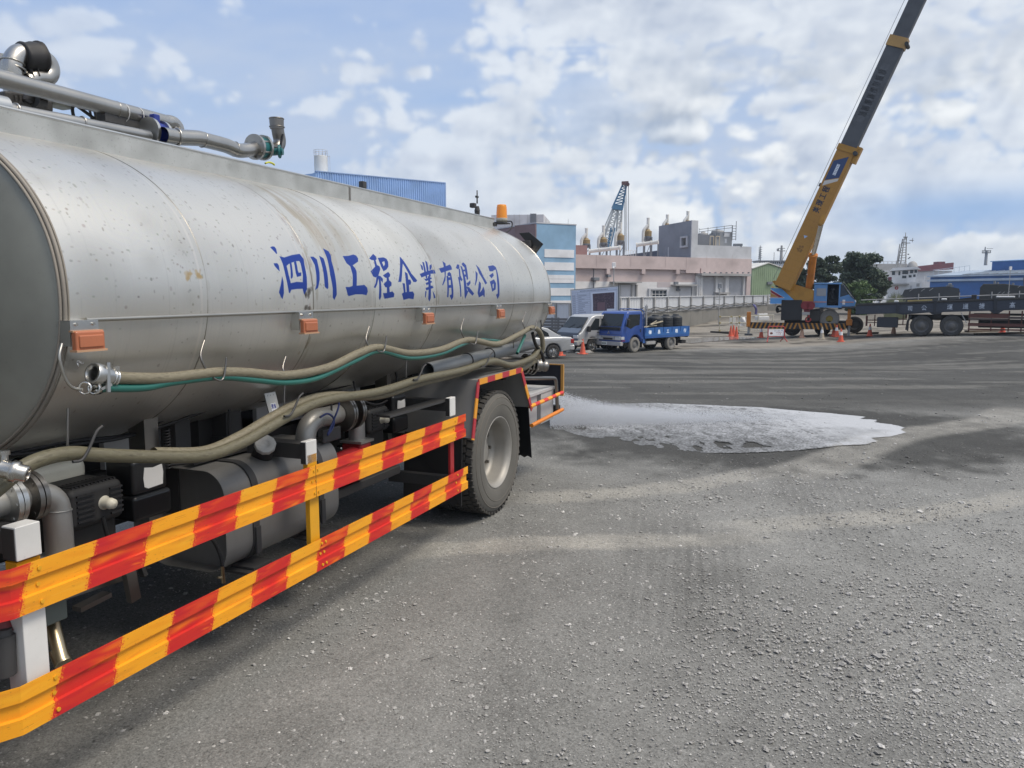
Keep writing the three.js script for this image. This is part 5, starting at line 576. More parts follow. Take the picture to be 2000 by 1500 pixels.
  part('lintel', f.r(1327, 528, 1362, 533, -0.385, -0.2), C.pink, b); part('return_wall', f.r(1361.5, 534, 1366, 580, -0.385, 0.0), C.white, b);
  part('downpipe', f.r(1159.5, 524, 1160.3, 568, -0.385, -0.3), C.steel, b); part('downpipe', f.r(1368, 524, 1368.8, 578, 0.03, 0.1), C.pinkDark, b);
  // rooftop: grey stair block, parapets, cooling towers
  const roof = f.m(1400, 505.6, 0)[1];
  part('parapet', box(f.m(1363, 490)[0], f.len - 0.02, yT - 0.005, f.m(1415, 480)[1], -6, -0.1), C.paleGrey, b);
  part('plant_box', f.r(1124, 479, 1147, 497.6, -5, -1.5), C.pinkDark, b);
  const g = new Face(1284, 106, 1347.5, 97.5, fp.y0), toB = (q) => q; // stair block's left wall
  const loc = (v) => { const q = v.clone().sub(f.pos); return V(q.dot(f.d), q.y, q.dot(f.n)); };
  const A = loc(g.a), B = loc(g.b), top = 138.4 * 97.5 / 1502 + EYE - f.y0, D = B.clone().add(V(1.0, 0, -0.15)), E2 = A.clone().add(V(1.4, 0, -3));
  const blk = ext([[A.x, -A.z], [B.x, -B.z], [D.x, -D.z], [E2.x + 1, -E2.z]], top - yT + 0.6); blk.rotateX(-Math.PI / 2); blk.translate(0, yT - 0.6, 0); part('stair_block', blk, C.greyWall, b);
  const dx = B.x - A.x, dz = B.z - A.z, th = Math.atan2(-dz, dx); const wl = (x0, x1, y0, y1, z0, z1) => { const q = box(x0, x1, y0, y1, z0, z1); q.rotateY(th); q.translate(A.x, 0, A.z); return q; }; const wa = g.m(1330.5, 472), wb = g.m(1344.5, 472), wt = g.m(1337, 461.5)[1], wd = g.m(1337, 483.5)[1];
  const wf = part('window', [wl(wa[0], wb[0], wt - 0.22, wt, 0, 0.2), wl(wa[0], wb[0], wd, wd + 0.22, 0, 0.2), wl(wa[0], wa[0] + 0.3, wd + 0.22, wt - 0.22, 0, 0.19), wl(wb[0] - 0.3, wb[0], wd + 0.22, wt - 0.22, 0, 0.19)], C.paleGrey, b);
  for (const k of [0, 1]) part('pane', wl(lerp(wa[0], wb[0], 0.25 + 0.27 * k), lerp(wa[0], wb[0], 0.48 + 0.27 * k), wd + 0.3, wt - 0.3, 0.01, 0.05), C.pane, wf);
  part('corner_strip', box(B.x + 0.003, D.x, yT - 0.5, top - 0.01, B.z - 0.1, B.z + 0.03), C.paleGrey, b);
  part('low_parapet', (() => { const p = loc(depthAt(1208, 497, 110)), q = loc(depthAt(1285, 486, 106)); return bar(V(p.x, yT + 0.15, p.z), V(q.x, yT + 0.7, q.z), 0.3, 1.2); })(), paint(0.1, 0.12, 0.16, 0.7, FAR), b);
}
const roofY = fp.y0 + fp.m(1127, 497)[1];
function pxThing(px, Z, y) { const p = depthAt(px, 572, Z); p.y = y; return p; }
const mpp = (Z) => Z / FOCAL;
// rooftop scrubbers
{
  const list = [[1144, 100, 448.6, 467.5, 478, 485, 1], [1177, 100, 443.5, 466, 476, 484, 1], [1210, 100, 438, 459, 472, 480, 1], [1263, 101, 429, 451, 464, 473, 1], [1300, 110, 423, 440, 452, 460, 0], [1339.5, 110, 416.6, 434, 446, 454, 0]];
  const words = ['leftmost rooftop scrubber, drum above the brown plant box', 'second rooftop scrubber from the left, above the white duct', 'rooftop scrubber in front of the lattice crane cables', 'rooftop scrubber standing next to the grey stair block', 'white scrubber stack behind the left end of the grey stair block', 'white scrubber stack behind the right end of the grey stair block'];
  list.forEach(([px, Z, ys, yd, yc, yb, full], i) => {
    const k = mpp(Z), base = pxThing(px, Z, roofY - 0.1), Y = (py) => EYE + (572 - py) * k - base.y;
    const t = thing('scrubber', words[i], 'scrubber', base, 0, 'scrubbers on the factory roof');
    const R = 7.4 * k * (full ? 1 : 0.9);
    part('stack', [lathe([[2.8 * k, Y(yd) - 0.1], [2.8 * k, Y(ys)], [3.1 * k, Y(ys)], [3.1 * k, Y(ys) - 0.12]], V(0, 0, 0), V(0, 1, 0), 18)], C.ductW, t);
    part('drum', lathe([[0, Y(yd) + 0.05], [R * 0.55, Y(yd)], [R * 0.6, Y(yd + 2)], [R * 0.95, Y(yd + 3)], [R * 1.04, Y(yd + 4)], [R, Y(yd + 4.5)], [R * 0.97, Y(yc)]], V(0, 0, 0), V(0, 1, 0), 22), C.drum, t);
    part('hopper', lathe([[R * 1.0, Y(yc)], [R * 0.98, Y(yc + 4)], [R * 0.45, Y(yb)], [0.1, Y(yb)]], V(0, 0, 0), V(0, 1, 0), 22), C.steel, t);
    part('side_duct', polyTube([V(-0.05, Y(yd - 8), 0.2), V(-R * 1.15, Y(yd + 1), 0.3), V(-R * 1.3, Y(yd + 6), 0.3), V(-R * 1.3, Y(yb + 2), 0.3)], 0.2, 12, 0.3), C.ductW, t);
    for (const [a, c] of [[-1, -1], [1, -1], [-1, 1], [1, 1]]) part('leg', box(a * R * 0.9 - 0.07, a * R * 0.9 + 0.07, 0, Y(yc + 2), c * R * 0.9 - 0.07, c * R * 0.9 + 0.07), C.steel, t);
    part('frame', [box(-R, R, Y(yb + 1), Y(yb), R * 0.85, R * 0.95), box(-R, R, Y(yb + 1), Y(yb), -R * 0.95, -R * 0.85), bar(V(-R * 0.9, 0.1, R * 0.9), V(R * 0.9, Y(yb), R * 0.9), 0.07, 0.07)], C.steel, t);
  });
  const pipe = (x0, y0, x1, y1, Z0, Z1, lab) => { const a = depthAt(x0, y0, Z0), b = depthAt(x1, y1, Z1); const o = thing('duct', lab, 'duct', V(a.x, roofY, a.z)); const A = V(0, a.y - roofY, 0), B = b.clone().sub(V(a.x, roofY, a.z)); part('pipe', cyl(A, B, 0.24, 0.24, 18), C.ductW, o); for (const t of [0.02, 0.35, 0.68, 0.98]) { const c = A.clone().lerp(B, t), e = B.clone().sub(A).normalize(); part('flange', cyl(c.clone().addScaledVector(e, -0.06), c.clone().addScaledVector(e, 0.06), 0.3, 0.3, 18), C.ductW, o); part('stand', box(c.x - 0.06, c.x + 0.06, 0, c.y - 0.2, c.z - 0.06, c.z + 0.06), C.steel, o); } };
  pipe(1150, 491, 1212, 483.5, 99, 97.5, 'long white duct lying under the three left scrubbers'); pipe(1243, 478.5, 1286, 472.5, 99, 98, 'short white duct running into the grey stair block');
  const gr = pxThing(1231, 103, roofY - 0.1), rr = thing('roof_railing', 'pale tubular railing between the scrubbers on the pink building roof', 'railing', gr); for (let i = 0; i < 4; i++) { part('hoop', polyTube([V(i * 0.45 - 1, 0, 0), V(i * 0.45 - 1, 1.3, 0), V(i * 0.45 - 0.7, 1.3, -0.4), V(i * 0.45 - 0.7, 0, -0.4)], 0.03, 6, 0.15), C.ductW, rr); }
}
{ // cooling tower plant
  const Z = 107, k = mpp(Z), base = pxThing(1361, Z, roofY), Y = (py) => EYE + (572 - py) * k - base.y, X = (px) => (px - 1361) * k;
  const t = thing('cooling_tower', 'grey twin cooling tower with a pipe railing on the factory roof', 'cooling tower', base);
  part('casing', [box(0, X(1392), 0, Y(461), -3, 0)], paint(0.26, 0.27, 0.29, 0.7, FAR), t); part('casing', box(X(1392.2), X(1425), 0, Y(456), -3, 0.2), paint(0.36, 0.37, 0.38, 0.7, FAR), t);
  part('louvre_panel', box(X(1394), X(1401), Y(468), Y(458), 0.2, 0.24), C.steel, t); part('name_panel', box(X(1409), X(1420), Y(465), Y(458.5), 0.2, 0.24), C.white, t); part('door', box(X(1411), X(1415), Y(477), Y(469), 0.2, 0.24), C.paleGrey, t);
  for (const [a, c, y] of [[1364, 1384, 458], [1390, 1414, 453]]) part('fan_cowl', lathe([[(c - a) * k / 2, Y(y + 4)], [(c - a) * k / 2, Y(y)], [(c - a) * k / 2.3, Y(y - 1)], [0.3, Y(y - 1.5)], [0.3, Y(y - 4)], [0, Y(y - 4)]], V(X((a + c) / 2), 0, -1.2), V(X((a + c) / 2), 1, -1.2), 20), C.trim, t);
  const ra = []; const rail = (a, b) => part('rail', cyl(a, b, 0.035, 0.035, 6), C.steel, t); for (const y of [452, 447.5]) rail(V(0, Y(y + 4), 0.3), V(X(1424), Y(y - 4), 0.3)); for (const x of [1361, 1378, 1395, 1409, 1424]) part('rail_post', cyl(V(X(x), Y(463), 0.3), V(X(x), Y(449 - (x - 1361) * 0.09), 0.3), 0.035, 0.035, 6), C.steel, t);
  for (const x of [1424, 1431]) part('ladder_stile', cyl(V(X(x), Y(472), 0.5), V(X(x), Y(x === 1431 ? 436 : 444), 0.5), 0.045, 0.045, 6), C.steel, t); for (let i = 0; i < 6; i++) part('rung', cyl(V(X(1424), Y(470 - i * 5), 0.5), V(X(1431), Y(470 - i * 5), 0.5), 0.035, 0.035, 6), C.steel, t);
  for (const x of [1380, 1391]) part('gate_hoop', polyTube([V(X(x), 0, 1), V(X(x), Y(465), 1), V(X(x + 7), Y(465), 1), V(X(x + 7), 0, 1)], 0.05, 6, 0.1), C.coneTan ?? paint(0.6, 0.5, 0.35, 0.6), t);
  solo('air_conditioner', 'small dark air conditioner unit on the grey parapet right end', 'air conditioner', [box(-0.55, 0.55, 0, 0.3, -0.3, 0.3, 0.03), box(-0.45, -0.35, -0.1, 0.02, -0.25, 0.25), box(0.35, 0.45, -0.1, 0.02, -0.25, 0.25)], C.steel, V(...Object.values(depthAt(1441, 480.5, 101.5))));
}
// blue and white striped tower
{
  const f = new Face(1047.5, 85, 1123.8, 87.5), b = thing('striped_building', 'tall blue building with four white bands and a brown side wall', 'building', f.pos, f.turn);
  const T = f.m(1085, 438)[1]; part('front_wall', box(0, f.len, -0.5, T, -0.25, 0), C.blueWall, b);
  part('body', box(0.02, f.len - 0.02, -0.5, T - 0.02, -9, -0.252), C.brown, b);
  const s = box(-4.2, 0, -0.5, T - 0.05, -3.6, -3.4); part('side_wall', bar(V(-1.15, T / 2 - 0.3, -2.6), V(-0.01, T / 2 - 0.3, -0.01), 0.3, T + 0.4), C.brown, b);
  for (const [y0, y1] of [[487.3, 503], [512.4, 528], [537, 552.6], [562.5, 577.5]]) part('white_band', f.r(1063.5, y0, 1121.3, y1, 0.002, 0.05), C.stripe, b);
  part('groove', f.r(1063.6, 544.5, 1121.2, 545, 0.052, 0.056), C.trim, b); part('plinth', box(0, f.len, -0.5, f.m(1085, 587)[1], 0.002, 0.03), C.white, b); part('coping', box(-0.05, f.len + 0.05, T, T + 0.12, -9, 0.05), C.paleGrey, b);
  part('lightning_rod', cyl(V(f.len - 0.4, T, -1), V(f.len - 0.4, T + 0.75, -1), 0.02, 0.02, 6), C.steel, b);
}
{ // grey-white block behind
  const f = new Face(960, 116, 1061, 115), b = thing('grey_building', 'pale grey panelled building rising behind the orange beacon', 'building', f.pos, f.turn); const T = f.m(1040, 419)[1];
  part('wall', box(0, f.len, -0.5, T, -12, 0), C.paleGrey, b); part('wall_band', box(0.01, f.len, -0.5, f.m(1000, 458)[1], 0.002, 0.03), C.pink, b);
  for (const x of [986, 1004, 1014, 1030]) part('panel_joint', f.r(x, 419, x + 0.6, 456, 0.001, 0.02), C.trim, b);
  for (let i = 0; i < 5; i++) part('roof_pipe', cyl(V(f.m(1037 + i * 2.4, 430)[0], T - 1.2, 0.3), V(f.m(1037 + i * 2.4, 430)[0], T + 0.1, 0.3), 0.1, 0.1, 8), C.steel, b);
}
{ // blue ribbed hall with silo
  const f = new Face(624, 105, 871, 116), b = thing('ribbed_hall', 'large blue hall with ribbed metal walls behind the tanker', 'building', f.pos, f.turn); const T = f.m(740, 346.3)[1];
  part('ribbed_wall', corr(0, f.len, -0.5, T, 0, f.len / 58, 0.12), C.corr, b); part('body', box(0.05, f.len - 0.05, -0.5, T - 0.05, -20, -0.03), C.corr, b);
  part('end_wall', bar(V(-1.6, T / 2 - 0.2, -4), V(-0.02, T / 2 - 0.2, -0.05), 0.2, T), C.corr, b); part('eaves_trim', [box(-0.05, f.len + 0.08, T, T + 0.12, -0.3, 0.16), box(f.len - 0.02, f.len + 0.1, -0.5, T, -0.2, 0.15)], paint(0.3, 0.45, 0.75, 0.5, FAR), b);
  const Z = 112, k = mpp(Z), y0 = EYE + (572 - 336.5) * k, p = pxThing(634, Z, y0 - 0.6), t = thing('roof_silo', 'round galvanised tank with a caged railing on the blue hall roof', 'silo', p); const Y = (py) => EYE + (572 - py) * k - p.y, R = 12.6 * k;
  const rib = [[0, Y(313.5)], [R, Y(314)]]; for (let y = 315; y < 336; y += 2) rib.push([R * 0.985, Y(y)], [R, Y(y + 1)]); rib.push([R, 0]); part('silo_body', lathe(rib, V(0, 0, 0), V(0, 1, 0), 32), C.ductW, t);
  for (let i = 0; i < 12; i++) { const a = i / 12 * 6.283; part('rail_post', cyl(V(R * Math.cos(a), Y(314), R * Math.sin(a)), V(R * Math.cos(a), Y(303.5), R * Math.sin(a)), 0.03, 0.03, 6), C.paleGrey, t); } for (const y of [303.5, 308]) part('rail', ring(V(0, Y(y), 0), V(0, 1, 0), R, 0.03, 32, 5), C.paleGrey, t); part('ladder', [cyl(V(R + 0.15, 0, 0.3), V(R + 0.15, Y(314), 0.3), 0.03, 0.03, 6), cyl(V(R + 0.4, 0, 0.3), V(R + 0.4, Y(314), 0.3), 0.03, 0.03, 6), cyl(V(R, Y(315), 0.3), V(R + 0.4, Y(315), 0.3), 0.03, 0.03, 6)], C.paleGrey, t);
}
// lattice boom of a crawler crane beyond
{
  const Z = 165, g = pxThing(1195, Z, -1), t = thing('lattice_crane', 'blue and white lattice crane jib behind the pink building', 'crane', g), P = (px, py, dz = 0) => depthAt(px, py, Z + dz).sub(g);
  const blue = paint(0.07, 0.2, 0.36, 0.5, FAR), wht = paint(0.7, 0.72, 0.72, 0.5, FAR);
  const lattice = (name, a0, a1, b0, b1, n, m, r) => { const o = part(name, [cyl(a0, a1, r, r, 6), cyl(b0, b1, r, r, 6), cyl(a0.clone().add(V(0, 0, -1.6)), a1.clone().add(V(0, 0, -0.8)), r, r, 6), cyl(b0.clone().add(V(0, 0, -1.6)), b1.clone().add(V(0, 0, -0.8)), r, r, 6)], m, t); for (let i = 0; i < n; i++) { const A = a0.clone().lerp(a1, i / n), B = b0.clone().lerp(b1, (i + 1) / n), D = b0.clone().lerp(b1, i / n); part('lacing', [cyl(A, B, r * 0.7, r * 0.7, 5), cyl(A, D, r * 0.7, r * 0.7, 5)], m, o); } return o; };
  lattice('jib_chords', P(1197, 405), P(1217, 359), P(1216, 407), P(1224, 361), 8, blue, 0.14);
  part('jib_head', [bar(P(1214.5, 358), P(1227, 357.5), 0.9, 0.7), cyl(P(1226, 360, -0.5), P(1226, 360, 0.5), 0.4, 0.4, 14)], paint(0.13, 0.06, 0.06, 0.7, FAR), t);
  part('jib_joint', bar(P(1196, 405), P(1216, 407), 1.5, 0.9), blue, t);
  lattice('mast_chords', P(1180, 470), P(1199, 408), P(1191, 480), P(1207, 409), 9, wht, 0.15); lattice('mast_chords', P(1203, 482), P(1208, 412), P(1212, 470), P(1215, 412), 8, wht, 0.15); lattice('rear_strut', P(1187, 484), P(1194, 444), P(1192, 484), P(1201, 445), 5, blue, 0.16);
  part('back_stay', [cyl(P(1178, 450), P(1196, 408), 0.14, 0.14, 6), cyl(P(1180, 456), P(1198, 410), 0.14, 0.14, 6)], wht, t);
  for (const x of [1220.5, 1223, 1227.5]) part('hoist_cable', cyl(P(x, 361), P(x, 490), 0.1, 0.1, 5), C.paleGrey, t); part('tower_base', box(-1.5, 3.5, 0, 9, -3, 0), wht, t);
}
// boundary wall and hoarding
{
  const f = new Face(1211, 50, 1500, 95), wy = 0.40, w = thing('retaining_wall', 'long stained concrete wall below the white hoarding', 'wall', f.pos, f.turn), fe = thing('hoarding_fence', 'white ribbed hoarding with grey posts on the concrete wall', 'fence', f.pos.clone(), f.turn);
  const yw = wy - f.y0, yt = 1.53 - f.y0; const xs = [1211, 1227.6, 1254, 1278, 1304, 1327, 1350, 1374, 1395.6, 1415, 1435, 1454, 1471, 1491.6, 1504].map((x) => f.m(x, 572)[0]);
  for (let i = 0; i < xs.length - 1; i++) { part('wall_panel', box(xs[i] + 0.015, xs[i + 1] - 0.015, -0.6, yw, -0.3, 0), C.wall, w); part('fence_panel', corr(xs[i], xs[i + 1], yw + 0.1, yt, -0.12, 0.34, 0.05), C.fence, fe); part('fence_post', box(xs[i] - 0.09, xs[i] + 0.09, yw, yt + 0.03, -0.06, 0.08), C.trim, fe); part('bottom_rail', box(xs[i] + 0.1, xs[i + 1] - 0.1, yw + 0.22, yw + 0.32, -0.06, 0.0), C.trim, fe); }
  part('top_rail', box(xs[0], xs[xs.length - 1], yt, yt + 0.06, -0.14, 0.0), C.fence, fe); for (const [yo, sg] of [[0.42, 0.12], [0.2, 0.16]]) { const pts = []; for (let i = 0; i < xs.length - 1; i++) { pts.push(V(xs[i], yw + yo, 0.1), V((xs[i] + xs[i + 1]) / 2, yw + yo - sg, 0.12)); } part('slung_cable', tube(pts, 0.025, pts.length * 5, 5), M.black, fe); } part('kerb', box(xs[0], xs[xs.length - 1], yw + 0.001, yw + 0.1, -0.32, 0.05), C.trim, w);
  const f2 = new Face(1500, 95, 1734, 101), h2 = thing('hoarding_fence', 'stretch of white hoarding behind the blue crane cab', 'fence', f2.pos, f2.turn), a2 = 1.62 - f2.y0, b2 = f2.m(1700, 593)[1]; const n = 15; for (let i = 0; i < n; i++) { const x0 = f2.len * i / n, x1 = f2.len * (i + 1) / n; part('fence_panel', corr(x0, x1, b2, a2, -0.1, 0.35, 0.05), C.fence, h2); part('fence_post', box(x0 - 0.08, x0 + 0.08, b2, a2 + 0.03, -0.05, 0.08), C.trim, h2); } part('base_wall', box(0, f2.len, -0.6, b2, -0.3, 0), C.wall, h2);
  const f3 = new Face(1056, 55, 1116, 51), h3b = thing('hoarding_fence', 'short white hoarding left of the information board', 'fence', f3.pos, f3.turn), a3 = f3.m(1090, 593)[1]; part('fence_panel', corr(0, f3.len, 0, a3, -0.1, 0.2, 0.04), C.fence, h3b); part('top_rail', box(0, f3.len, a3, a3 + 0.06, -0.12, 0), C.trim, h3b); for (const x of [1085, 1113]) part('fence_post', box(f3.m(x, 600)[0] - 0.07, f3.m(x, 600)[0] + 0.07, 0, a3, -0.05, 0.06), C.trim, h3b);
  const f4 = new Face(1050, 43, 1116, 42), h4 = thing('slatted_fence', 'grey horizontal slat fence behind the silver sedan', 'fence', f4.pos, f4.turn), a4 = f4.m(1090, 622)[1]; for (let i = 0; i < 9; i++) part('slat', box(0, f4.len, 0.08 + i * a4 / 9.2, 0.08 + i * a4 / 9.2 + a4 / 11, 0, 0.03), paint(0.17, 0.17, 0.18, 0.6, FAR), h4); for (const x of [1058, 1078, 1090, 1112]) part('post', box(f4.m(x, 630)[0] - 0.05, f4.m(x, 630)[0] + 0.05, 0, a4 + 0.05, -0.08, -0.005), C.steel, h4);
}
// information board
{
  const f = new Face(1114, 47, 1209.6, 45.5), b = thing('information_board', 'large pale blue site information board with an aerial picture', 'board', f.pos, f.turn);
  const q = [f.m(1114, 565.8), f.m(1209.4, 558.2), f.m(1208.5, 622), f.m(1116.5, 624)]; part('board', (() => { const g = ext(q, 0.12); g.translate(0, 0, -0.13); return g; })(), C.steel, b);
  const tex = canvasTex(768, 512, (g, w, h) => { const r = rng(3); g.fillStyle = '#f0f2f5'; g.fillRect(0, 0, w, h); g.fillStyle = '#bcc5d8'; g.fillRect(12, 12, w - 24, h - 24); g.strokeStyle = '#54607f'; g.lineWidth = 4; g.strokeRect(10, 10, w - 20, h - 20); g.lineWidth = 3; g.beginPath(); g.moveTo(12, 52); g.lineTo(w - 12, 52); g.stroke(); for (let y = 90; y < h - 20; y += 33) { g.beginPath(); g.moveTo(14, y); g.lineTo(310, y); g.stroke(); } for (const x of [110, 312]) { g.beginPath(); g.moveTo(x, 52); g.lineTo(x, h - 14); g.stroke(); } for (let y = 96; y < h - 30; y += 33) for (let k = 0; k < 2; k++) { g.fillStyle = 'rgba(50,58,86,0.55)'; const x0 = k ? 122 : 22, n = k ? 3 + Math.floor(r() * 8) : 3; for (let i = 0; i < n; i++) g.fillRect(x0 + i * 17, y + 6, 12, 13); } for (let i = 0; i < 20; i++) { g.fillStyle = 'rgba(50,58,86,0.5)'; g.fillRect(150 + i * 23, 24, 16, 16); } g.fillStyle = '#cdd5e6'; g.fillRect(336, 74, w - 372, 340); g.fillStyle = '#443b4c'; g.fillRect(356, 92, w - 412, 300); for (let i = 0; i < 900; i++) { const v = 40 + 70 * r(); g.fillStyle = `rgba(${v + 14},${v},${v + 8},0.8)`; g.fillRect(356 + r() * (w - 430), 92 + r() * 286, 3 + 14 * r(), 2 + 9 * r()); } g.fillStyle = '#6d5660'; g.fillRect(430, 250, 130, 130); g.fillStyle = '#cdd5e6'; g.fillRect(590, 360, 130, 40); for (let i = 0; i < 16; i++) { g.fillStyle = 'rgba(60,66,92,0.5)'; g.fillRect(340 + i * 24, 440, 16, 14); } });
  const g = new THREE.BufferGeometry(), P = []; const z = 0.002; const c = q.map(([x, y], i) => [x + (i === 0 || i === 3 ? 0.04 : -0.08), y + (i < 2 ? -0.04 : 0.04)]); for (const i of [3, 2, 1, 3, 1, 0]) P.push(c[i][0], c[i][1], z); g.setAttribute('position', new THREE.Float32BufferAttribute(P, 3)); g.setAttribute('uv', new THREE.Float32BufferAttribute([0, 0, 1, 0, 1, 1, 0, 0, 1, 1, 0, 1], 2)); g.computeVertexNormals(); part('printed_sheet', g, new THREE.MeshStandardMaterial({ map: tex, roughness: 0.5 }), b, true);
  for (const x of [0.25, f.len - 0.3]) part('leg', box(x, x + 0.1, 0, q[2][1] + 0.3, -0.25, -0.14), C.steel, b);
}
{ // green shed
  const f = new Face(1467.6, 116, 1531, 118), b = thing('green_shed', 'green ribbed gable shed beside the crane boom foot', 'shed', f.pos, f.turn); const e = f.m(1467.6, 525)[1], a = f.m(1500, 514.5); part('gable_wall', [ext([[0, -0.5], [f.len, -0.5], [f.len, e - 0.1], [a[0], a[1]], [0, e]], 0.05)], C.green, b); for (let i = 1; i < 16; i++) part('rib', box(f.len * i / 16 - 0.04, f.len * i / 16 + 0.04, -0.5, lerp(e, a[1], 1 - Math.abs(f.len * i / 16 - a[0]) / a[0]) - 0.1, 0.05, 0.09), C.green, b); part('body', box(0.02, f.len, -0.5, e - 0.2, -14, -0.01), C.green, b);
  part('roof', [bar(V(-0.1, (e + a[1]) / 2 + 0.1, -7), V(-0.1, (e + a[1]) / 2 + 0.1, 0.2), 0.01, 0.01), (() => { const s = ext([[-0.1, e], [a[0], a[1] + 0.02], [f.len + 0.1, e], [f.len + 0.1, e + 0.12], [a[0], a[1] + 0.16], [-0.1, e + 0.12]], 14.2); s.translate(0, 0, -14); return s; })()], C.ductW, b); part('wall_lamp', [box(f.len * 0.45, f.len * 0.6, e - 2.3, e - 1.9, 0.05, 0.3)], C.steel, b);
}
{ // far grey ship upperworks, left
  const Z = 230, k = mpp(Z), p = pxThing(1480, Z, -1), t = thing('far_ship', 'distant grey ship bridge with masts beyond the green shed', 'ship', p), X = (x) => (x - 1480) * k, Y = (y) => EYE + (572 - y) * k + 1; part('hull', box(X(1478), X(1560), 0, Y(521), -6, 0), C.paleGrey, t); part('bridge', box(X(1479), X(1534), Y(521), Y(511), -5, -0.5), C.paleGrey, t); for (let i = 0; i < 12; i++) part('bridge_window', box(X(1482 + i * 4.2), X(1484.6 + i * 4.2), Y(516), Y(512.5), -0.5, -0.42), C.pane, t); part('bridge_deck', box(X(1477), X(1536), Y(511), Y(509.8), -5.5, 0), C.steel, t);
  for (const x of [1482, 1485]) part('mast_leg', cyl(V(X(x), Y(510), -1), V(X(1483.5), Y(481), -1), 0.16, 0.1, 5), C.steel, t); for (let i = 0; i < 6; i++) part('mast_arm', cyl(V(X(1480.5), Y(506 - i * 4), -1), V(X(1487), Y(504 - i * 4), -1), 0.12, 0.12, 5), C.steel, t); part('radar_mast', [cyl(V(X(1525), Y(510), -1), V(X(1525), Y(481), -1), 0.5, 0.3, 8), box(X(1517), X(1532), Y(492), Y(490.6), -1.4, -0.6), box(X(1519), X(1531), Y(487), Y(486), -1.4, -0.6), box(X(1516), X(1520), Y(491), Y(487), -1.2, -0.9), cyl(V(X(1511), Y(510), -1), V(X(1511), Y(494), -1), 0.1, 0.08, 5)], C.trim, t);
}
// ---------- right-hand distance: works hall, ship, trees ----------
{ // blue works hall
  const f = new Face(1815, 150, 2040, 128), b = thing('blue_hall', 'long blue works hall with a pale gutter line at the right edge', 'building', f.pos, f.turn);
  const y1 = f.m(1815, 542)[1], yg = f.m(1950, 532)[1]; const yl = EYE + (572 - 541.5) * mpp(150) - f.y0;
  part('lower_wall', box(0, f.len, -1, yl - 0.9, -12, 0), C.navy, b); part('gutter', box(-0.2, f.len, yl - 0.9, yl - 0.5, -0.3, 0.4), C.gutter, b); part('upper_band', box(0, f.len, yl - 0.5, yl - 0.05, -12, -0.05), C.navy, b); part('eaves', box(-0.3, f.len, yl - 0.05, yl + 0.22, -0.6, 0.5), C.gutter, b);
  const xs = f.m(1881, 530)[0]; const slope = (x0, x1, m, name, rise, d, lift) => { const g = new THREE.BoxGeometry(x1 - x0, 0.12, d); g.rotateX(Math.atan2(rise, d)); g.translate((x0 + x1) / 2, yl + 0.2 + rise / 2 + lift, -d / 2 + 0.2); return part(name, g, m, b); };
  slope(0.5, xs, paint(0.36, 0.45, 0.56, 0.5, FAR), 'low_roof', 1.0, 8, 0); slope(xs, f.len, paint(0.07, 0.085, 0.1, 0.5, FAR), 'skylight_roof', 0.75, 7, 0);
  for (let i = 0; i < 9; i++) { const x = lerp(xs + 0.6, f.len - 0.6, i / 8); const g = bar(V(x - 0.6, yl + 0.36, 0.1), V(x + 0.5, yl + 1.06, -6.6), 0.14, 0.1); part('roof_bar', g, C.gutter, b); }
  const yu = f.m(1881, 512)[1]; part('upper_block', box(xs, f.len, yl + 0.5, EYE + (572 - 511.5) * mpp(143.5) - f.y0, -22, -6.9), C.navy, b); part('upper_roof', (() => { const T = EYE + (572 - 511.5) * mpp(143.5) - f.y0; const g = new THREE.BoxGeometry(f.len - xs + 0.6, 0.15, 15.5); g.rotateX(0.06); g.translate((xs + f.len) / 2, T + 0.5, -14.5); return g; })(), paint(0.25, 0.45, 0.75, 0.5, FAR), b);
  for (let i = 0; i < 8; i++) part('rail_post', cyl(V(0.6 + i * 0.35, yl + 0.3 + i * 0.12, -i * 0.9), V(0.6 + i * 0.35, yl + 1.3 + i * 0.12, -i * 0.9), 0.035, 0.035, 5), C.gutter, b); part('roof_rail', cyl(V(0.6, yl + 1.3, 0), V(3.05, yl + 2.14, -6.3), 0.04, 0.04, 5), C.gutter, b);
  const Z = 150, k = mpp(Z), p = pxThing(1921, Z, EYE + (572 - 509) * k), t = thing('beacon_mast', 'stub mast with a railed platform on the blue hall roof', 'mast', p), Y = (y) => EYE + (572 - y) * k - p.y; part('mast', cyl(V(0, -1, 0), V(0, Y(491), 0), 0.3, 0.22, 12), C.coneGrey ?? C.trim, t); part('platform', cyl(V(0, Y(496), 0), V(0, Y(495), 0), 0.75, 0.75, 12), C.steel, t); part('rail', [ring(V(0, Y(491), 0), V(0, 1, 0), 0.75, 0.04, 16, 5), ring(V(0, Y(493.5), 0), V(0, 1, 0), 0.75, 0.04, 16, 5)], C.steel, t); for (let i = 0; i < 6; i++) part('rail_post', cyl(V(0.75 * Math.cos(i), Y(496), 0.75 * Math.sin(i)), V(0.75 * Math.cos(i), Y(491), 0.75 * Math.sin(i)), 0.035, 0.035, 5), C.steel, t); part('lamp_arm', [box(0, 1.2, Y(487.5), Y(486.8), -0.05, 0.05), cyl(V(-0.3, Y(491), 0), V(-0.3, Y(484), 0), 0.12, 0.08, 8)], C.steel, t);
}
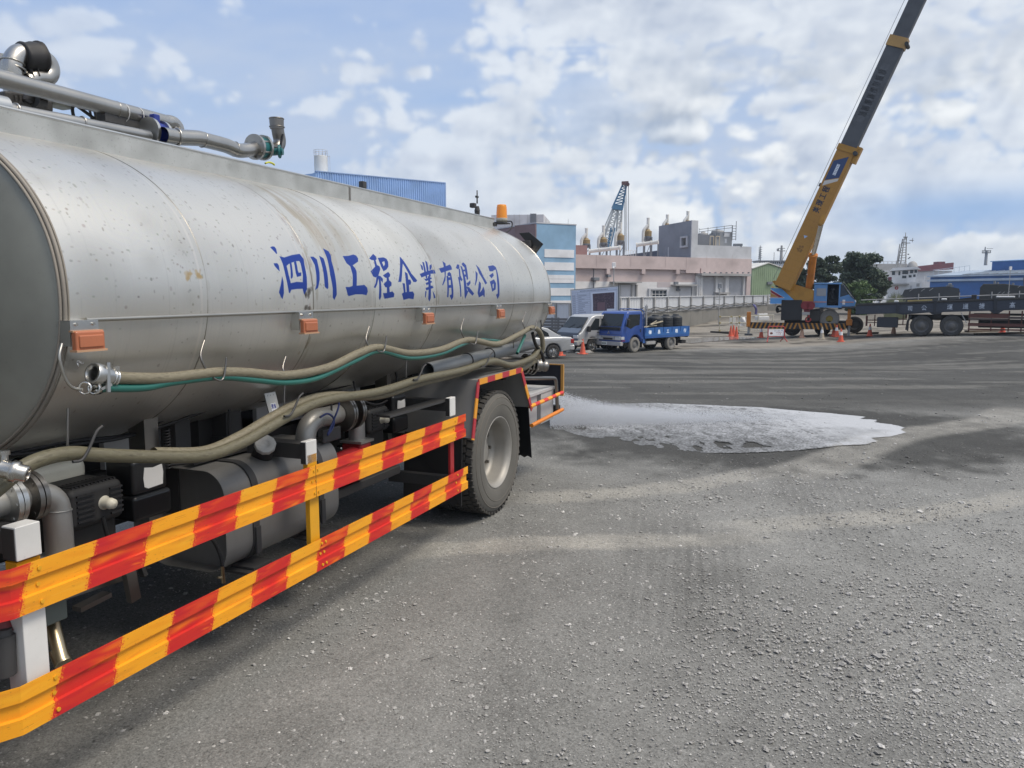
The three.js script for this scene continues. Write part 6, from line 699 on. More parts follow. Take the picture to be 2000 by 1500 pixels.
{ // maroon-roofed shed and white sheds
  const Z = 230, k = mpp(Z), p = pxThing(1700, Z, -1), X = (x) => (x - 1700) * k, Y = (y) => EYE + (572 - y) * k + 1, t = thing('maroon_shed', 'far white shed with a maroon roof band behind the tug', 'building', p); part('wall', box(X(1700), X(1822), 0, Y(529), -10, 0), C.paleGrey, t); part('roof_band', ext([[X(1770), Y(532)], [X(1856), Y(527)], [X(1856), Y(514)], [X(1832), Y(516)], [X(1770), Y(523)]], 0.5), C.maroon, t); part('roof_box', box(X(1829), X(1842), Y(518), Y(512), -3, -0.2), C.maroon, t); part('wall_extension', box(X(1822), X(1856), 0, Y(529.5), -8, 0), C.paleGrey, t); part('low_roof', box(X(1698), X(1772), Y(529), Y(516), -9, -1), C.trim, t); for (let i = 0; i < 9; i++) part('rail_post', box(X(1702 + i * 8), X(1702.8 + i * 8), Y(516), Y(511.5), -1.3, -1.1), C.paleGrey, t); part('rail', box(X(1702), X(1770), Y(512), Y(511.3), -1.3, -1.1), C.paleGrey, t);
}
{ // tug
  const Z = 128, k = mpp(Z), p = pxThing(1740, Z, -1.2), kx = k * Math.cos(squareTo(p)), X = (x) => (x - 1740) * kx, Y = (y) => EYE + (572 - y) * k + 1.2, t = thing('tug', 'white harbour tug with a tall lattice mast beyond the wall', 'boat', p, squareTo(p)), W_ = C.shipWhite;
  part('deckhouse', box(X(1709), X(1771), 0, Y(556.5), -5, -0.5), W_, t); part('upper_deck', box(X(1706), X(1774), Y(556.5), Y(554.6), -5.5, 0.2), C.trim, t); part('aft_block', box(X(1769), X(1798), Y(566), Y(551), -4.5, -0.3), W_, t);
  part('wheelhouse', ext([[X(1741), Y(554)], [X(1785), Y(554)], [X(1790), Y(529)], [X(1737), Y(531)]], 3.4), W_, t).position.z = -4; part('wheelhouse_roof', ext([[X(1735), Y(530)], [X(1795), Y(527)], [X(1787), Y(522.5)], [X(1741), Y(524)]], 4.2), W_, t).position.z = -4.4;
  for (const [x0, x1, y0, y1] of [[1740, 1746, 530.5, 537.5], [1752.5, 1756, 530.5, 538], [1760, 1771, 529.5, 536], [1760, 1768, 539, 544], [1774.5, 1780.5, 528.5, 534.5], [1783, 1788, 527.8, 533.6], [1772.5, 1778, 538, 542.5], [1781, 1785.5, 537, 541.5]]) { part('window', box(X(x0), X(x1), Y(y1), Y(y0), -0.62, -0.55), C.pane, t); }
  part('funnel', (() => { const g = ext([[X(1711), Y(555)], [X(1737), Y(555)], [X(1737), Y(540)], [X(1726), Y(545)], [X(1713), Y(549)]], 2.5); g.translate(0, 0, -3.2); return g; })(), W_, t); part('winch_drum', cyl(V(X(1713), Y(550.5), -0.3), V(X(1728), Y(550.5), -0.3), 0.32, 0.22, 14), W_, t); part('funnel_mark', box(X(1733), X(1740), Y(552), Y(541.5), -0.64, -0.56), C.maroon, t);
  part('porthole', ring(V(X(1721.5), Y(564.5), -0.46), V(0, 0, 1), 0.38, 0.09, 22, 6), C.trim, t); part('lifebuoy', ring(V(X(1750.5), Y(562.5), -0.44), V(0, 0, 1), 0.2, 0.08, 18, 6), paint(0.5, 0.05, 0.04, 0.6), t); part('door', box(X(1776), X(1780), Y(566), Y(558), -0.29, -0.25), C.paleGrey, t); part('hatch', box(X(1788), X(1794), Y(560), Y(554), -0.29, -0.25), C.trim, t);
  const legs = [[1749, 525, 1757, 468], [1755, 525, 1760, 466], [1766, 525, 1764, 466], [1748, 520, 1752, 478]]; legs.forEach(([a, b, c, d], i) => part('mast_leg', cyl(V(X(a), Y(b), -2 + (i % 2)), V(X(c), Y(d), -2 + (i % 2) * 0.5), 0.1, 0.08, 6), C.trim, t)); for (let i = 0; i < 11; i++) { const y = 520 - i * 5; part('mast_rung', cyl(V(X(1750 + i * 0.7), Y(y), -1.6), V(X(1766 - i * 0.1), Y(y - 1), -1.6), 0.055, 0.055, 5), C.trim, t); } part('mast_top', [cyl(V(X(1762), Y(468), -1.8), V(X(1762), Y(456), -1.8), 0.07, 0.05, 6), box(X(1754), X(1772), Y(477), Y(475.6), -1.9, -1.6), box(X(1770), X(1778), Y(472), Y(470.6), -1.9, -1.6), box(X(1758), X(1766), Y(466), Y(464), -2, -1.5), cyl(V(X(1776), Y(475), -1.7), V(X(1776), Y(467), -1.7), 0.05, 0.05, 5)], C.trim, t); for (const [x, y] of [[1768, 497], [1769, 505], [1771, 503], [1751, 492], [1750, 508]]) part('mast_lamp', box(X(x), X(x + 3), Y(y + 2), Y(y), -1.8, -1.5), C.steel, t);
  part('search_dome', lathe([[0.75, 0], [0.8, 0.3], [0.6, 0.85], [0.2, 1.1], [0, 1.12]], V(X(1779), Y(524), -2.5), V(X(1779), 99, -2.5), 16), C.trim, t); part('radar_bar', box(X(1768), X(1776), Y(521.5), Y(520), -2.2, -1.9), C.steel, t);
  const rails = (x0, x1, y0, y1, n, z) => { for (let i = 0; i <= n; i++) { const x = lerp(x0, x1, i / n); part('rail_post', box(X(x) - 0.03, X(x) + 0.03, Y(y1), Y(y0), z - 0.03, z + 0.03), W_, t); } for (const y of [y0, (y0 + y1) / 2]) part('rail', box(X(x0), X(x1), Y(y + 0.5), Y(y), z - 0.025, z + 0.025), W_, t); }; rails(1741, 1770, 547, 554.5, 7, 0.1); rails(1775, 1812, 547, 552, 7, 0.2); rails(1700, 1713, 548, 556, 3, 0.3);
  part('hull', ext([[X(1762), Y(575)], [X(1700), 0], [X(1862), 0], [X(1869), Y(574)], [X(1866), Y(564)], [X(1846), Y(560)], [X(1790), Y(563)], [X(1766), Y(566)]], 0.8), paint(0.02, 0.022, 0.026, 0.6), t).position.z = 0.6; part('bow_bitt', [box(X(1846), X(1853), Y(562), Y(554), 0.7, 1.3, 0.1), box(X(1843), X(1856), Y(560.5), Y(558), 0.7, 1.3)], C.steel, t); for (const [x, y] of [[1775, 567], [1797, 567], [1812, 566]]) part('mooring_line', bar(V(X(x), Y(y + 2), 1.45), V(X(x + 7), Y(y - 3), 1.45), 0.12, 0.08), C.trim, t); part('stern_rail', cyl(V(X(1803), Y(556), -0.5), V(X(1803), Y(540), -0.5), 0.05, 0.05, 5), W_, t);
}
{ // dark barge
  const Z = 108, k = mpp(Z), p = pxThing(1914, Z, -1), kx = k * Math.cos(squareTo(p)), X = (x) => (x - 1914) * kx, Y = (y) => EYE + (572 - y) * k + 1, t = thing('dark_barge', 'dark low vessel with a big black fender at the right edge', 'boat', p, squareTo(p)), m = paint(0.022, 0.024, 0.024, 0.75);
  part('hull', ext([[0, 0], [X(2060), 0], [X(2060), Y(560)], [X(1990), Y(560)], [X(1960), Y(556)], [X(1920), Y(556)], [X(1915), Y(562)]], 4, 0.1), m, t).position.z = -4; part('bow_fender', cyl(V(X(1996), Y(556), -1), V(X(2050), Y(552), -1), 1.0, 1.0, 20), m, t); for (const [x, y0, y1] of [[1941, 557, 549], [1947, 557, 551], [1976, 560, 553]]) part('bollard', cyl(V(X(x), Y(y0), -0.6), V(X(x), Y(y1), -0.6), 0.16, 0.14, 10), C.steel, t); for (const [x, y] of [[1948, 572], [1956, 572], [1966, 571], [1985, 560]]) part('mooring_line', bar(V(X(x), Y(y + 2), 0.14), V(X(x + 5), Y(y - 2), 0.14), 0.1, 0.06), C.trim, t);
}
// trees
function makeTree(name, label, p, h, w, seed, col, trunkH) {
  const r = rng(seed), t = thing(name, label, 'tree', p); const leafM = new THREE.MeshStandardMaterial({ color: lin(...col), roughness: 0.75, side: THREE.DoubleSide });
  const br = [tube([V(0, -0.2, 0), V(0.1, h * 0.25, 0.05), V(-0.1, h * 0.5, 0), V(0.05, h * 0.8, 0)], 0.22, 14, 8)], cl = [];
  for (let i = 0; i < 64; i++) { const a = r() * 6.283, y = trunkH + (h - trunkH) * Math.pow(r(), 0.9), lay = (y - trunkH) / (h - trunkH), R = w * (0.25 + 0.75 * Math.sqrt(Math.max(0, 1 - Math.pow(Math.abs(lay - 0.32) / 0.72, 2)))) * (0.55 + 0.5 * r()); const e = V(Math.cos(a) * R, y + 0.25 * R * (r() - 0.3), Math.sin(a) * R); cl.push([e, w * (0.12 + 0.15 * r())]); br.push(tube([V(0, y * 0.75, 0), e.clone().multiplyScalar(0.5).add(V(0, y * 0.45, 0)), e], 0.05, 8, 5)); }
  for (let i = 0; i < 8; i++) cl.push([V((r() - 0.5) * w * 0.6, lerp(trunkH, h, 0.3 + 0.6 * r()), (r() - 0.5) * w * 0.6), w * 0.3]);
  part('trunk', br, paint(0.07, 0.055, 0.04, 0.9), t);
  const P = [], N = []; for (const [c, R] of cl) { const n = 320; for (let i = 0; i < n; i++) { const d = V(r() - 0.5, (r() - 0.5) * 0.75, r() - 0.5).normalize().multiplyScalar(R * (0.2 + 1.25 * r())); d.y *= 0.6; const q = c.clone().add(d), s = 0.06 + 0.09 * r(), u = V(r() - 0.5, r() - 0.5, r() - 0.5).normalize(), v = V(r() - 0.5, r() - 0.2, r() - 0.5).cross(u).normalize(); const a = q.clone().addScaledVector(u, s * 1.5), b = q.clone().addScaledVector(v, s * 0.7), e = q.clone().addScaledVector(v, -s * 0.7), f = q.clone().addScaledVector(u, -s * 1.5); for (const k of [a, b, e, e, b, f]) P.push(k.x, k.y, k.z); } }
  const g = new THREE.BufferGeometry(); g.setAttribute('position', new THREE.Float32BufferAttribute(P, 3)); g.computeVertexNormals(); part('crown', g, leafM, t).userData.kind = 'stuff'; return t;
}
{
  const T = (name, lab, px, Z, top, hw, seed, col, th) => { const k = mpp(Z), p = pxThing(px, Z, -0.8), h = EYE + (572 - top) * k + 0.8; makeTree(name, lab, p, h, hw * k, seed, col, th); };
  T('broadleaf_tree', 'dark green tree right behind the crane lifting cylinder', 1604, 78, 504, 33, 2, [0.065, 0.09, 0.058], 1.7); T('broadleaf_tree', 'widest dark green tree, between the blue crane cab and the tug', 1682, 82, 502, 41, 3, [0.065, 0.092, 0.058], 1.6); T('broadleaf_tree', 'small dark tree showing between the boom and its cylinder', 1559, 80, 528, 14, 4, [0.07, 0.10, 0.06], 1.8); T('low_shrub', 'low bright green bush under the wide tree beside the tug', 1678, 78, 553, 27, 5, [0.11, 0.17, 0.06], 0.5);
}
{ // tall reed grass
  const r = rng(77), P = []; const k = mpp(70); for (let i = 0; i < 1500; i++) { const px = 1732 + 38 * r(), Z = 66 + 7 * r(), b = pxThing(px, Z, -0.9), h = 1.2 + 1.9 * r() * (1 - Math.abs(px - 1750) / 30), a = (r() - 0.5) * 1.4, bend = 0.2 + 0.5 * r(); const m = b.clone().add(V(a * 0.25, h * 0.7, (r() - 0.5) * 0.4)), e = m.clone().add(V(a * bend, h * 0.3, 0)), w = V(0.03, 0, 0.01); for (const q of [b.clone().sub(w), b.clone().add(w), m, m.clone().sub(w.clone().multiplyScalar(0.6)), m.clone().add(w.clone().multiplyScalar(0.6)), e]) P.push(q.x, q.y, q.z); }
  const g = new THREE.BufferGeometry(); g.setAttribute('position', new THREE.Float32BufferAttribute(P, 3)); g.computeVertexNormals(); const o = solo('tall_grass', 'tall pale green reed grass growing behind the dark flatbed', 'grass', g, new THREE.MeshStandardMaterial({ color: lin(0.2, 0.21, 0.12), roughness: 0.8, side: THREE.DoubleSide })); o.userData.kind = 'stuff';
}
// camera poles
function pole(label, px, Z, top, kind) { const k = mpp(Z), p = pxThing(px, Z, groundH((px - 1000) * k, -Z)), h = EYE + (572 - top) * k - p.y, t = thing('camera_pole', label, 'pole', p); part('post', cyl(V(0, 0, 0), V(0, h - 0.3, 0), 0.045, 0.035, 10), C.trim, t); part('camera', [box(-0.14, 0.14, h - 0.3, h + 0.1, -0.12, 0.12, 0.04), cyl(V(-0.05, h - 0.34, 0), V(-0.05, h - 0.28, 0.16), 0.08, 0.08, 12)], kind ? C.white : C.steel, t); if (!kind) part('bracket', [box(-0.3, 0.1, 0.62 * h, 0.62 * h + 0.06, -0.05, 0.05)], C.trim, t); }
pole('slim pole with a white camera box in front of the pink wall', 1198.3, 60, 516, 1); pole('grey camera pole rising over the white hoarding by the roller doors', 1405.5, 66, 556, 0); pole('thin pale lamp pole in front of the blue hall at the right', 1970, 100, 523, 1);
// ---------- vehicles in the yard ----------
// a wheel whose outer face looks along -z (side -1) or +z (side 1); origin at its hub
function carWheel(R, w, side, tyreM, rimM, spokes = 0, k = 1) { const a = V(0, 0, side * w / 2), n = V(0, 0, -side * 10); const t = part('tyre', [lathe([[R * 0.62 * k, 0.004], [R * 0.8, -0.008], [R * 0.94, 0.006], [R, 0.03], [R, w - 0.03], [R * 0.94, w - 0.006], [R * 0.62, w]], a, n, 32)], tyreM); const rim = [lathe([[R * 0.64, 0], [R * 0.6, 0.012], [R * 0.56, 0.05], [R * 0.5, 0.07], [R * 0.26, 0.05], [R * 0.22, 0.03], [0, 0.028]].map(([q, y]) => [q * k, y]), a, n, 24)]; if (spokes) for (let i = 0; i < spokes; i++) { const q = i / spokes * 6.283; rim.push(bar(V(0, 0, side * (w / 2 - 0.018)), V(Math.cos(q) * R * 0.6, Math.sin(q) * R * 0.6, side * (w / 2 - 0.012)), R * 0.16, 0.03)); } part('wheel_rim', rim, rimM, t); return t; }
const tyreDark = paint(0.035, 0.034, 0.033, 0.9), tyreDust = paint(0.24, 0.23, 0.21, 0.95), rimGrey = metal(0.45, 0.45, 0.45, 0.5), rimDull = paint(0.16, 0.16, 0.16, 0.6), rimDark = paint(0.07, 0.07, 0.07, 0.6);
function bodySide(pts, half, bevel, holes) { const s = new THREE.Shape(pts.map(([x, y]) => new THREE.Vector2(x, y))); let g = new THREE.ExtrudeGeometry(s, { depth: half * 2 - bevel * 2, bevelEnabled: true, bevelSize: bevel, bevelThickness: bevel, bevelOffset: -bevel, bevelSegments: 3 }); g.translate(0, 0, -half + bevel); return toCreasedNormals(g, 0.6); }
const arch = (cx, cy, R, n = 12) => { const o = []; for (let i = 0; i <= n; i++) { const a = Math.PI * (1 - i / n); o.push([cx + R * Math.cos(a), cy + R * Math.sin(a)]); } return o; };
function sidePane(pts, z, d) { const g = ext(pts, d); g.translate(0, 0, z < 0 ? z - 0.001 : z - d + 0.001); return g; }
const tF = onGround(1240.5, 688.5), tR = onGround(1311, 683), hd = tF.clone().sub(tR).setY(0), wb = hd.length(); hd.normalize(); const rightOf = V(-hd.z, 0, hd.x), turnOf = (h) => Math.atan2(-h.z, h.x);
// blue lorry
{
  const base = tF.clone().lerp(tR, 0.5).addScaledVector(rightOf, 0.8); base.y = (tF.y + tR.y) / 2; const pitch = Math.atan2(tF.y - tR.y, wb);
  const t = thing('flatbed_truck', 'small blue drop-side lorry with white characters on its side board', 'truck', base, turnOf(hd)); t.rotation.order = 'YXZ'; t.rotation.z = pitch;
  const f = wb / 2, x1 = f + 1.05, blue = new THREE.MeshPhysicalMaterial({ color: lin(0.025, 0.085, 0.36), roughness: 0.35, clearcoat: 0.5, map: G2 }), blue2 = paint(0.03, 0.11, 0.36, 0.5);
  for (const [x, R] of [[f, 0.375], [-f, 0.375]]) for (const s of [-1, 1]) { const w = carWheel(R, x > 0 ? 0.2 : 0.2, s, s < 0 ? tyreDust : tyreDark, rimDull); w.position.set(x, R, s * (x > 0 ? 0.7 : 0.72)); t.add(w); if (x < 0) { const w2 = carWheel(R, 0.2, s, tyreDark, rimDark); w2.position.set(x, R, s * 0.48); t.add(w2); } }
  // cab: side outline with wheel arch
  const cab = [[x1 - 0.02, 0.5], [x1, 0.72], [x1 - 0.02, 1.18], [x1 - 0.1, 1.3], [x1 - 0.36, 1.9], [x1 - 0.5, 2.0], [x1 - 1.45, 2.02], [x1 - 1.56, 1.9], [x1 - 1.62, 0.62], [f - 0.48, 0.62], ...arch(f, 0.4, 0.46).slice(0).map(([a, b]) => [a, Math.max(0.5, b)]), [f + 0.46, 0.5]];
  part('cab', bodySide(cab, 0.82, 0.05), blue, t);
  const ws = (() => { const a = x1 - 0.1, b = x1 - 0.36; const g = ext([[-0.72, 0], [0.72, 0], [0.66, 0.66], [-0.66, 0.66]], 0.02); g.rotateX(-Math.atan2(0.26, 0.6)); g.rotateY(Math.PI / 2); g.translate(a + 0.012, 1.28, 0); return g; })(); part('windscreen', ws, M.glass, t);
  part('front_strip', box(x1 - 0.02, x1 + 0.055, 1.13, 1.26, -0.74, 0.74, 0.01), M.black, t); for (const z of [-0.3, 0.25]) part('wiper', bar(V(x1 + 0.04, 1.26, z), V(x1 - 0.06, 1.45, z - 0.3), 0.02, 0.012), M.black, t);
  for (const s of [-1, 1]) { part('side_window', sidePane([[x1 - 0.3, 1.3], [x1 - 0.66, 1.16], [x1 - 1.0, 1.3], [x1 - 1.32, 1.34], [x1 - 1.36, 1.86], [x1 - 0.52, 1.86]], s * 0.82, 0.012), M.glass, t); part('door_handle', box(x1 - 1.42, x1 - 1.36, 0.98, 1.14, s * 0.82, s * 0.835), M.black, t); part('door_seam', [box(x1 - 1.48, x1 - 1.47, 0.66, 1.9, s * 0.82, s * 0.824)], M.black, t); part('wing_mirror', [box(x1 - 0.4, x1 - 0.26, 1.3, 1.64, s * 0.9, s * 1.02, 0.03), cyl(V(x1 - 0.36, 1.7, s * 0.82), V(x1 - 0.33, 1.6, s * 0.95), 0.015, 0.015, 6)], M.black, t); }
  const grille = part('grille', [box(x1 - 0.02, x1 + 0.06, 0.63, 0.8, -0.42, 0.42, 0.02), box(x1, x1 + 0.065, 0.8, 0.83, -0.76, 0.76)], C.trim, t); part('grille_slot', box(x1 + 0.058, x1 + 0.066, 0.65, 0.74, -0.3, 0.3), M.black, grille);
  for (const s of [-1, 1]) { const l = part('headlight', box(x1 - 0.03, x1 + 0.06, 0.63, 0.79, s * 0.44, s * 0.77, 0.02), M.lampGlass, t); part('indicator', box(x1 - 0.2, x1 + 0.03, 0.66, 0.8, s * 0.785, s * 0.835, 0.01), M.lampGlass, t); part('reflector_line', box(x1 - 0.25, x1 + 0.01, 0.59, 0.62, s * 0.8, s * 0.835), M.tail, t); }
  { const em = []; for (const q of [0, 2.094, 4.189]) { const g = ext([[0, 0.008], [0.026, 0.05], [0, 0.092], [-0.026, 0.05]], 0.008); g.rotateZ(q); em.push(g); } const g = mergeGeometries(em.map(tidy)); g.rotateY(Math.PI / 2); g.translate(x1 + 0.005, 0.98, 0); part('emblem', g, M.chrome, t); } for (const y of [0.9, 1.08]) part('panel_line', box(x1 - 0.02, x1 + 0.004, y, y + 0.008, -0.7, 0.7), M.black, t);
  part('bumper', box(x1 - 0.12, x1 + 0.08, 0.36, 0.56, -0.82, 0.82, 0.03), C.trim, t); const np = canvasTex(128, 64, (g) => { g.fillStyle = '#d9dcd8'; g.fillRect(0, 0, 128, 64); g.fillStyle = '#3c4a44'; for (const [x, w] of [[10, 14], [30, 14], [54, 8], [68, 14], [90, 14]]) g.fillRect(x, 16, w, 34); }); { const g = new THREE.PlaneGeometry(0.34, 0.16); g.rotateY(Math.PI / 2); g.translate(x1 + 0.084, 0.46, 0.2); part('number_plate', g, new THREE.MeshStandardMaterial({ map: np, roughness: 0.5 }), t, true); }
  for (const s of [-1, 1]) part('front_mudflap', box(f - 0.52, f - 0.5, 0.22, 0.62, s * 0.56, s * 0.8), M.black, t);
  // chassis and bed
  const bx0 = x1 - 1.72, bx1 = -f - 1.4; part('chassis', [box(bx1 + 0.1, bx0 + 0.4, 0.46, 0.62, -0.4, -0.32), box(bx1 + 0.1, bx0 + 0.4, 0.46, 0.62, 0.32, 0.4), box(-0.5, 0.3, 0.3, 0.5, -0.6, -0.35, 0.03), cyl(V(-f, 0.37, -0.6), V(-f, 0.37, 0.6), 0.06, 0.06, 8)], M.chassis, t); part('side_tank', box(-0.2, 0.55, 0.32, 0.52, -0.78, -0.5, 0.06), C.trim, t); part('ladder_step', [box(bx0 - 0.1, bx0 + 0.1, 0.42, 0.74, -0.8, -0.6, 0.02)], blue2, t);
  part('bed', box(bx1, bx0, 0.66, 0.76, -0.86, 0.86), blue2, t);
  const tex = canvasTex(1024, 160, (g, w, h) => { g.fillStyle = '#2a5f9f'; g.fillRect(0, 0, w, h); const r = rng(2); for (let i = 0; i < 400; i++) { g.fillStyle = `rgba(${r() > 0.5 ? '20,52,100' : '70,110,160'},${0.2 * r()})`; g.fillRect(r() * w, r() * h, 2 + 40 * r(), 1 + 4 * r()); } ['de', 'chang', 'gongwork', 'cheng', 'xing'].forEach((c, i) => glyph(g, c, 1024 * (0.1 + 0.2 * i) - 28, 46, 58, 74, 10, '#e6eef6')); });
  const hb = 0.42; for (const s of [-1, 1]) { const sb = part('side_board', [box(bx1, bx0, 0.762, 0.762 + hb, s * 0.86, s * 0.82), ...[0, 0.2, 0.4, 0.6, 0.8, 1].map((k) => box(lerp(bx1 + 0.03, bx0 - 0.07, k), lerp(bx1 + 0.07, bx0 - 0.03, k), 0.94, 0.762 + hb + 0.01, s * 0.862, s * 0.882))], blue2, t); if (s < 0) { const g = new THREE.PlaneGeometry(bx0 - bx1 - 0.02, hb - 0.02); g.rotateY(Math.PI); g.translate((bx0 + bx1) / 2, 0.762 + hb / 2, -0.8625); part('painted_name', g, new THREE.MeshStandardMaterial({ map: tex, roughness: 0.5 }), sb, true); } }
  part('tail_board', box(bx1 - 0.04, bx1, 0.762, 0.762 + hb, -0.86, 0.86), blue2, t); part('front_board', box(bx0, bx0 + 0.03, 0.762, 1.2, -0.86, 0.86), blue2, t); part('bed_bearer', [0, 0.2, 0.4, 0.6, 0.8, 1].map((k) => box(lerp(bx1, bx0 - 0.06, k), lerp(bx1 + 0.06, bx0, k), 0.6, 0.66, -0.8, 0.8)), M.chassis, t);
  for (const s of [-1, 1]) part('cab_guard', polyTube([V(bx0 + 0.03, 0.76, s * 0.78), V(bx0 + 0.03, 2.0, s * 0.78), V(bx0 + 0.12, 2.1, s * 0.7), V(bx0 + 0.12, 2.1, 0)], 0.025, 6, 0.08), blue2, t); for (const s of [-1, 1]) part('rear_mudflap', box(-f - 0.52, -f - 0.5, 0.2, 0.6, s * 0.5, s * 0.82), M.black, t); part('rear_box', box(bx1 + 0.05, bx1 + 0.4, 0.28, 0.45, -0.7, 0.7), M.chassis, t);
  const loc = (x, y, z) => V(x, y, z).applyEuler(t.rotation).add(base);
  // load: four black tanks, pole
  const tex2 = [], tm = paint(0.022, 0.026, 0.032, 0.55); const tk0 = [0.42, 0.36, 0.36, 0.33]; const at = [[bx0 - 0.5, -0.15, 'black water tank on the lorry bed behind the upright pole', 0.3], [bx0 - 1.4, -0.35, 'nearest big black water tank on the lorry bed, in the middle', 0.4], [bx0 - 2.35, -0.3, 'black water tank third from the lorry cab', 0.36], [bx1 + 0.42, -0.3, 'black water tank at the tail of the lorry bed', 0.34]];
  for (const [x, z, lab, R] of at) { const o = thing('water_tank', lab, 'water tank', loc(x, 0.765, z), turnOf(hd), 'black water tanks on the lorry bed'); const H = 0.9; const pr = [[0, 0], [R * 0.98, 0]]; for (let i = 0; i < 6; i++) pr.push([R, 0.02 + i * 0.14], [R, 0.1 + i * 0.14], [R * 0.97, 0.115 + i * 0.14], [R * 0.97, 0.145 + i * 0.14]); pr.push([R, 0.85], [R * 0.85, H + 0.02], [R * 0.42, H + 0.08], [0, H + 0.09]); part('tank_body', lathe(pr, V(0, 0, 0), V(0, 1, 0), 30), tm, o); part('tank_lid', lathe([[R * 0.44, H + 0.06], [R * 0.46, H + 0.11], [R * 0.4, H + 0.13], [0, H + 0.14]], V(0, 0, 0), V(0, 1, 0), 20), tm, o); }
  solo('upright_pole', 'pale grey pole standing on the blue lorry bed behind the cab', 'pole', [cyl(V(0, 0, 0), V(0, 1.55, 0), 0.04, 0.04, 10), box(-0.07, 0.07, 1.3, 1.5, -0.06, 0.06, 0.02)], C.trim, loc(bx0 - 0.5, 0.77, -0.5)); solo('timber_plank', 'pale timber lengths lying on the lorry side board by the cab', 'plank', [bar(V(-0.5, 0, 0), V(0.4, 0.06, 0.1), 0.1, 0.04), bar(V(-0.2, 0.12, 0.2), V(0.9, 0.26, 0.1), 0.07, 0.05), bar(V(-0.1, 0.1, 0.1), V(0.3, 0.3, 0.2), 0.04, 0.04)], paint(0.5, 0.44, 0.33, 0.8), loc(bx0 - 0.5, 1.22, -0.72), turnOf(hd) + Math.PI);
}
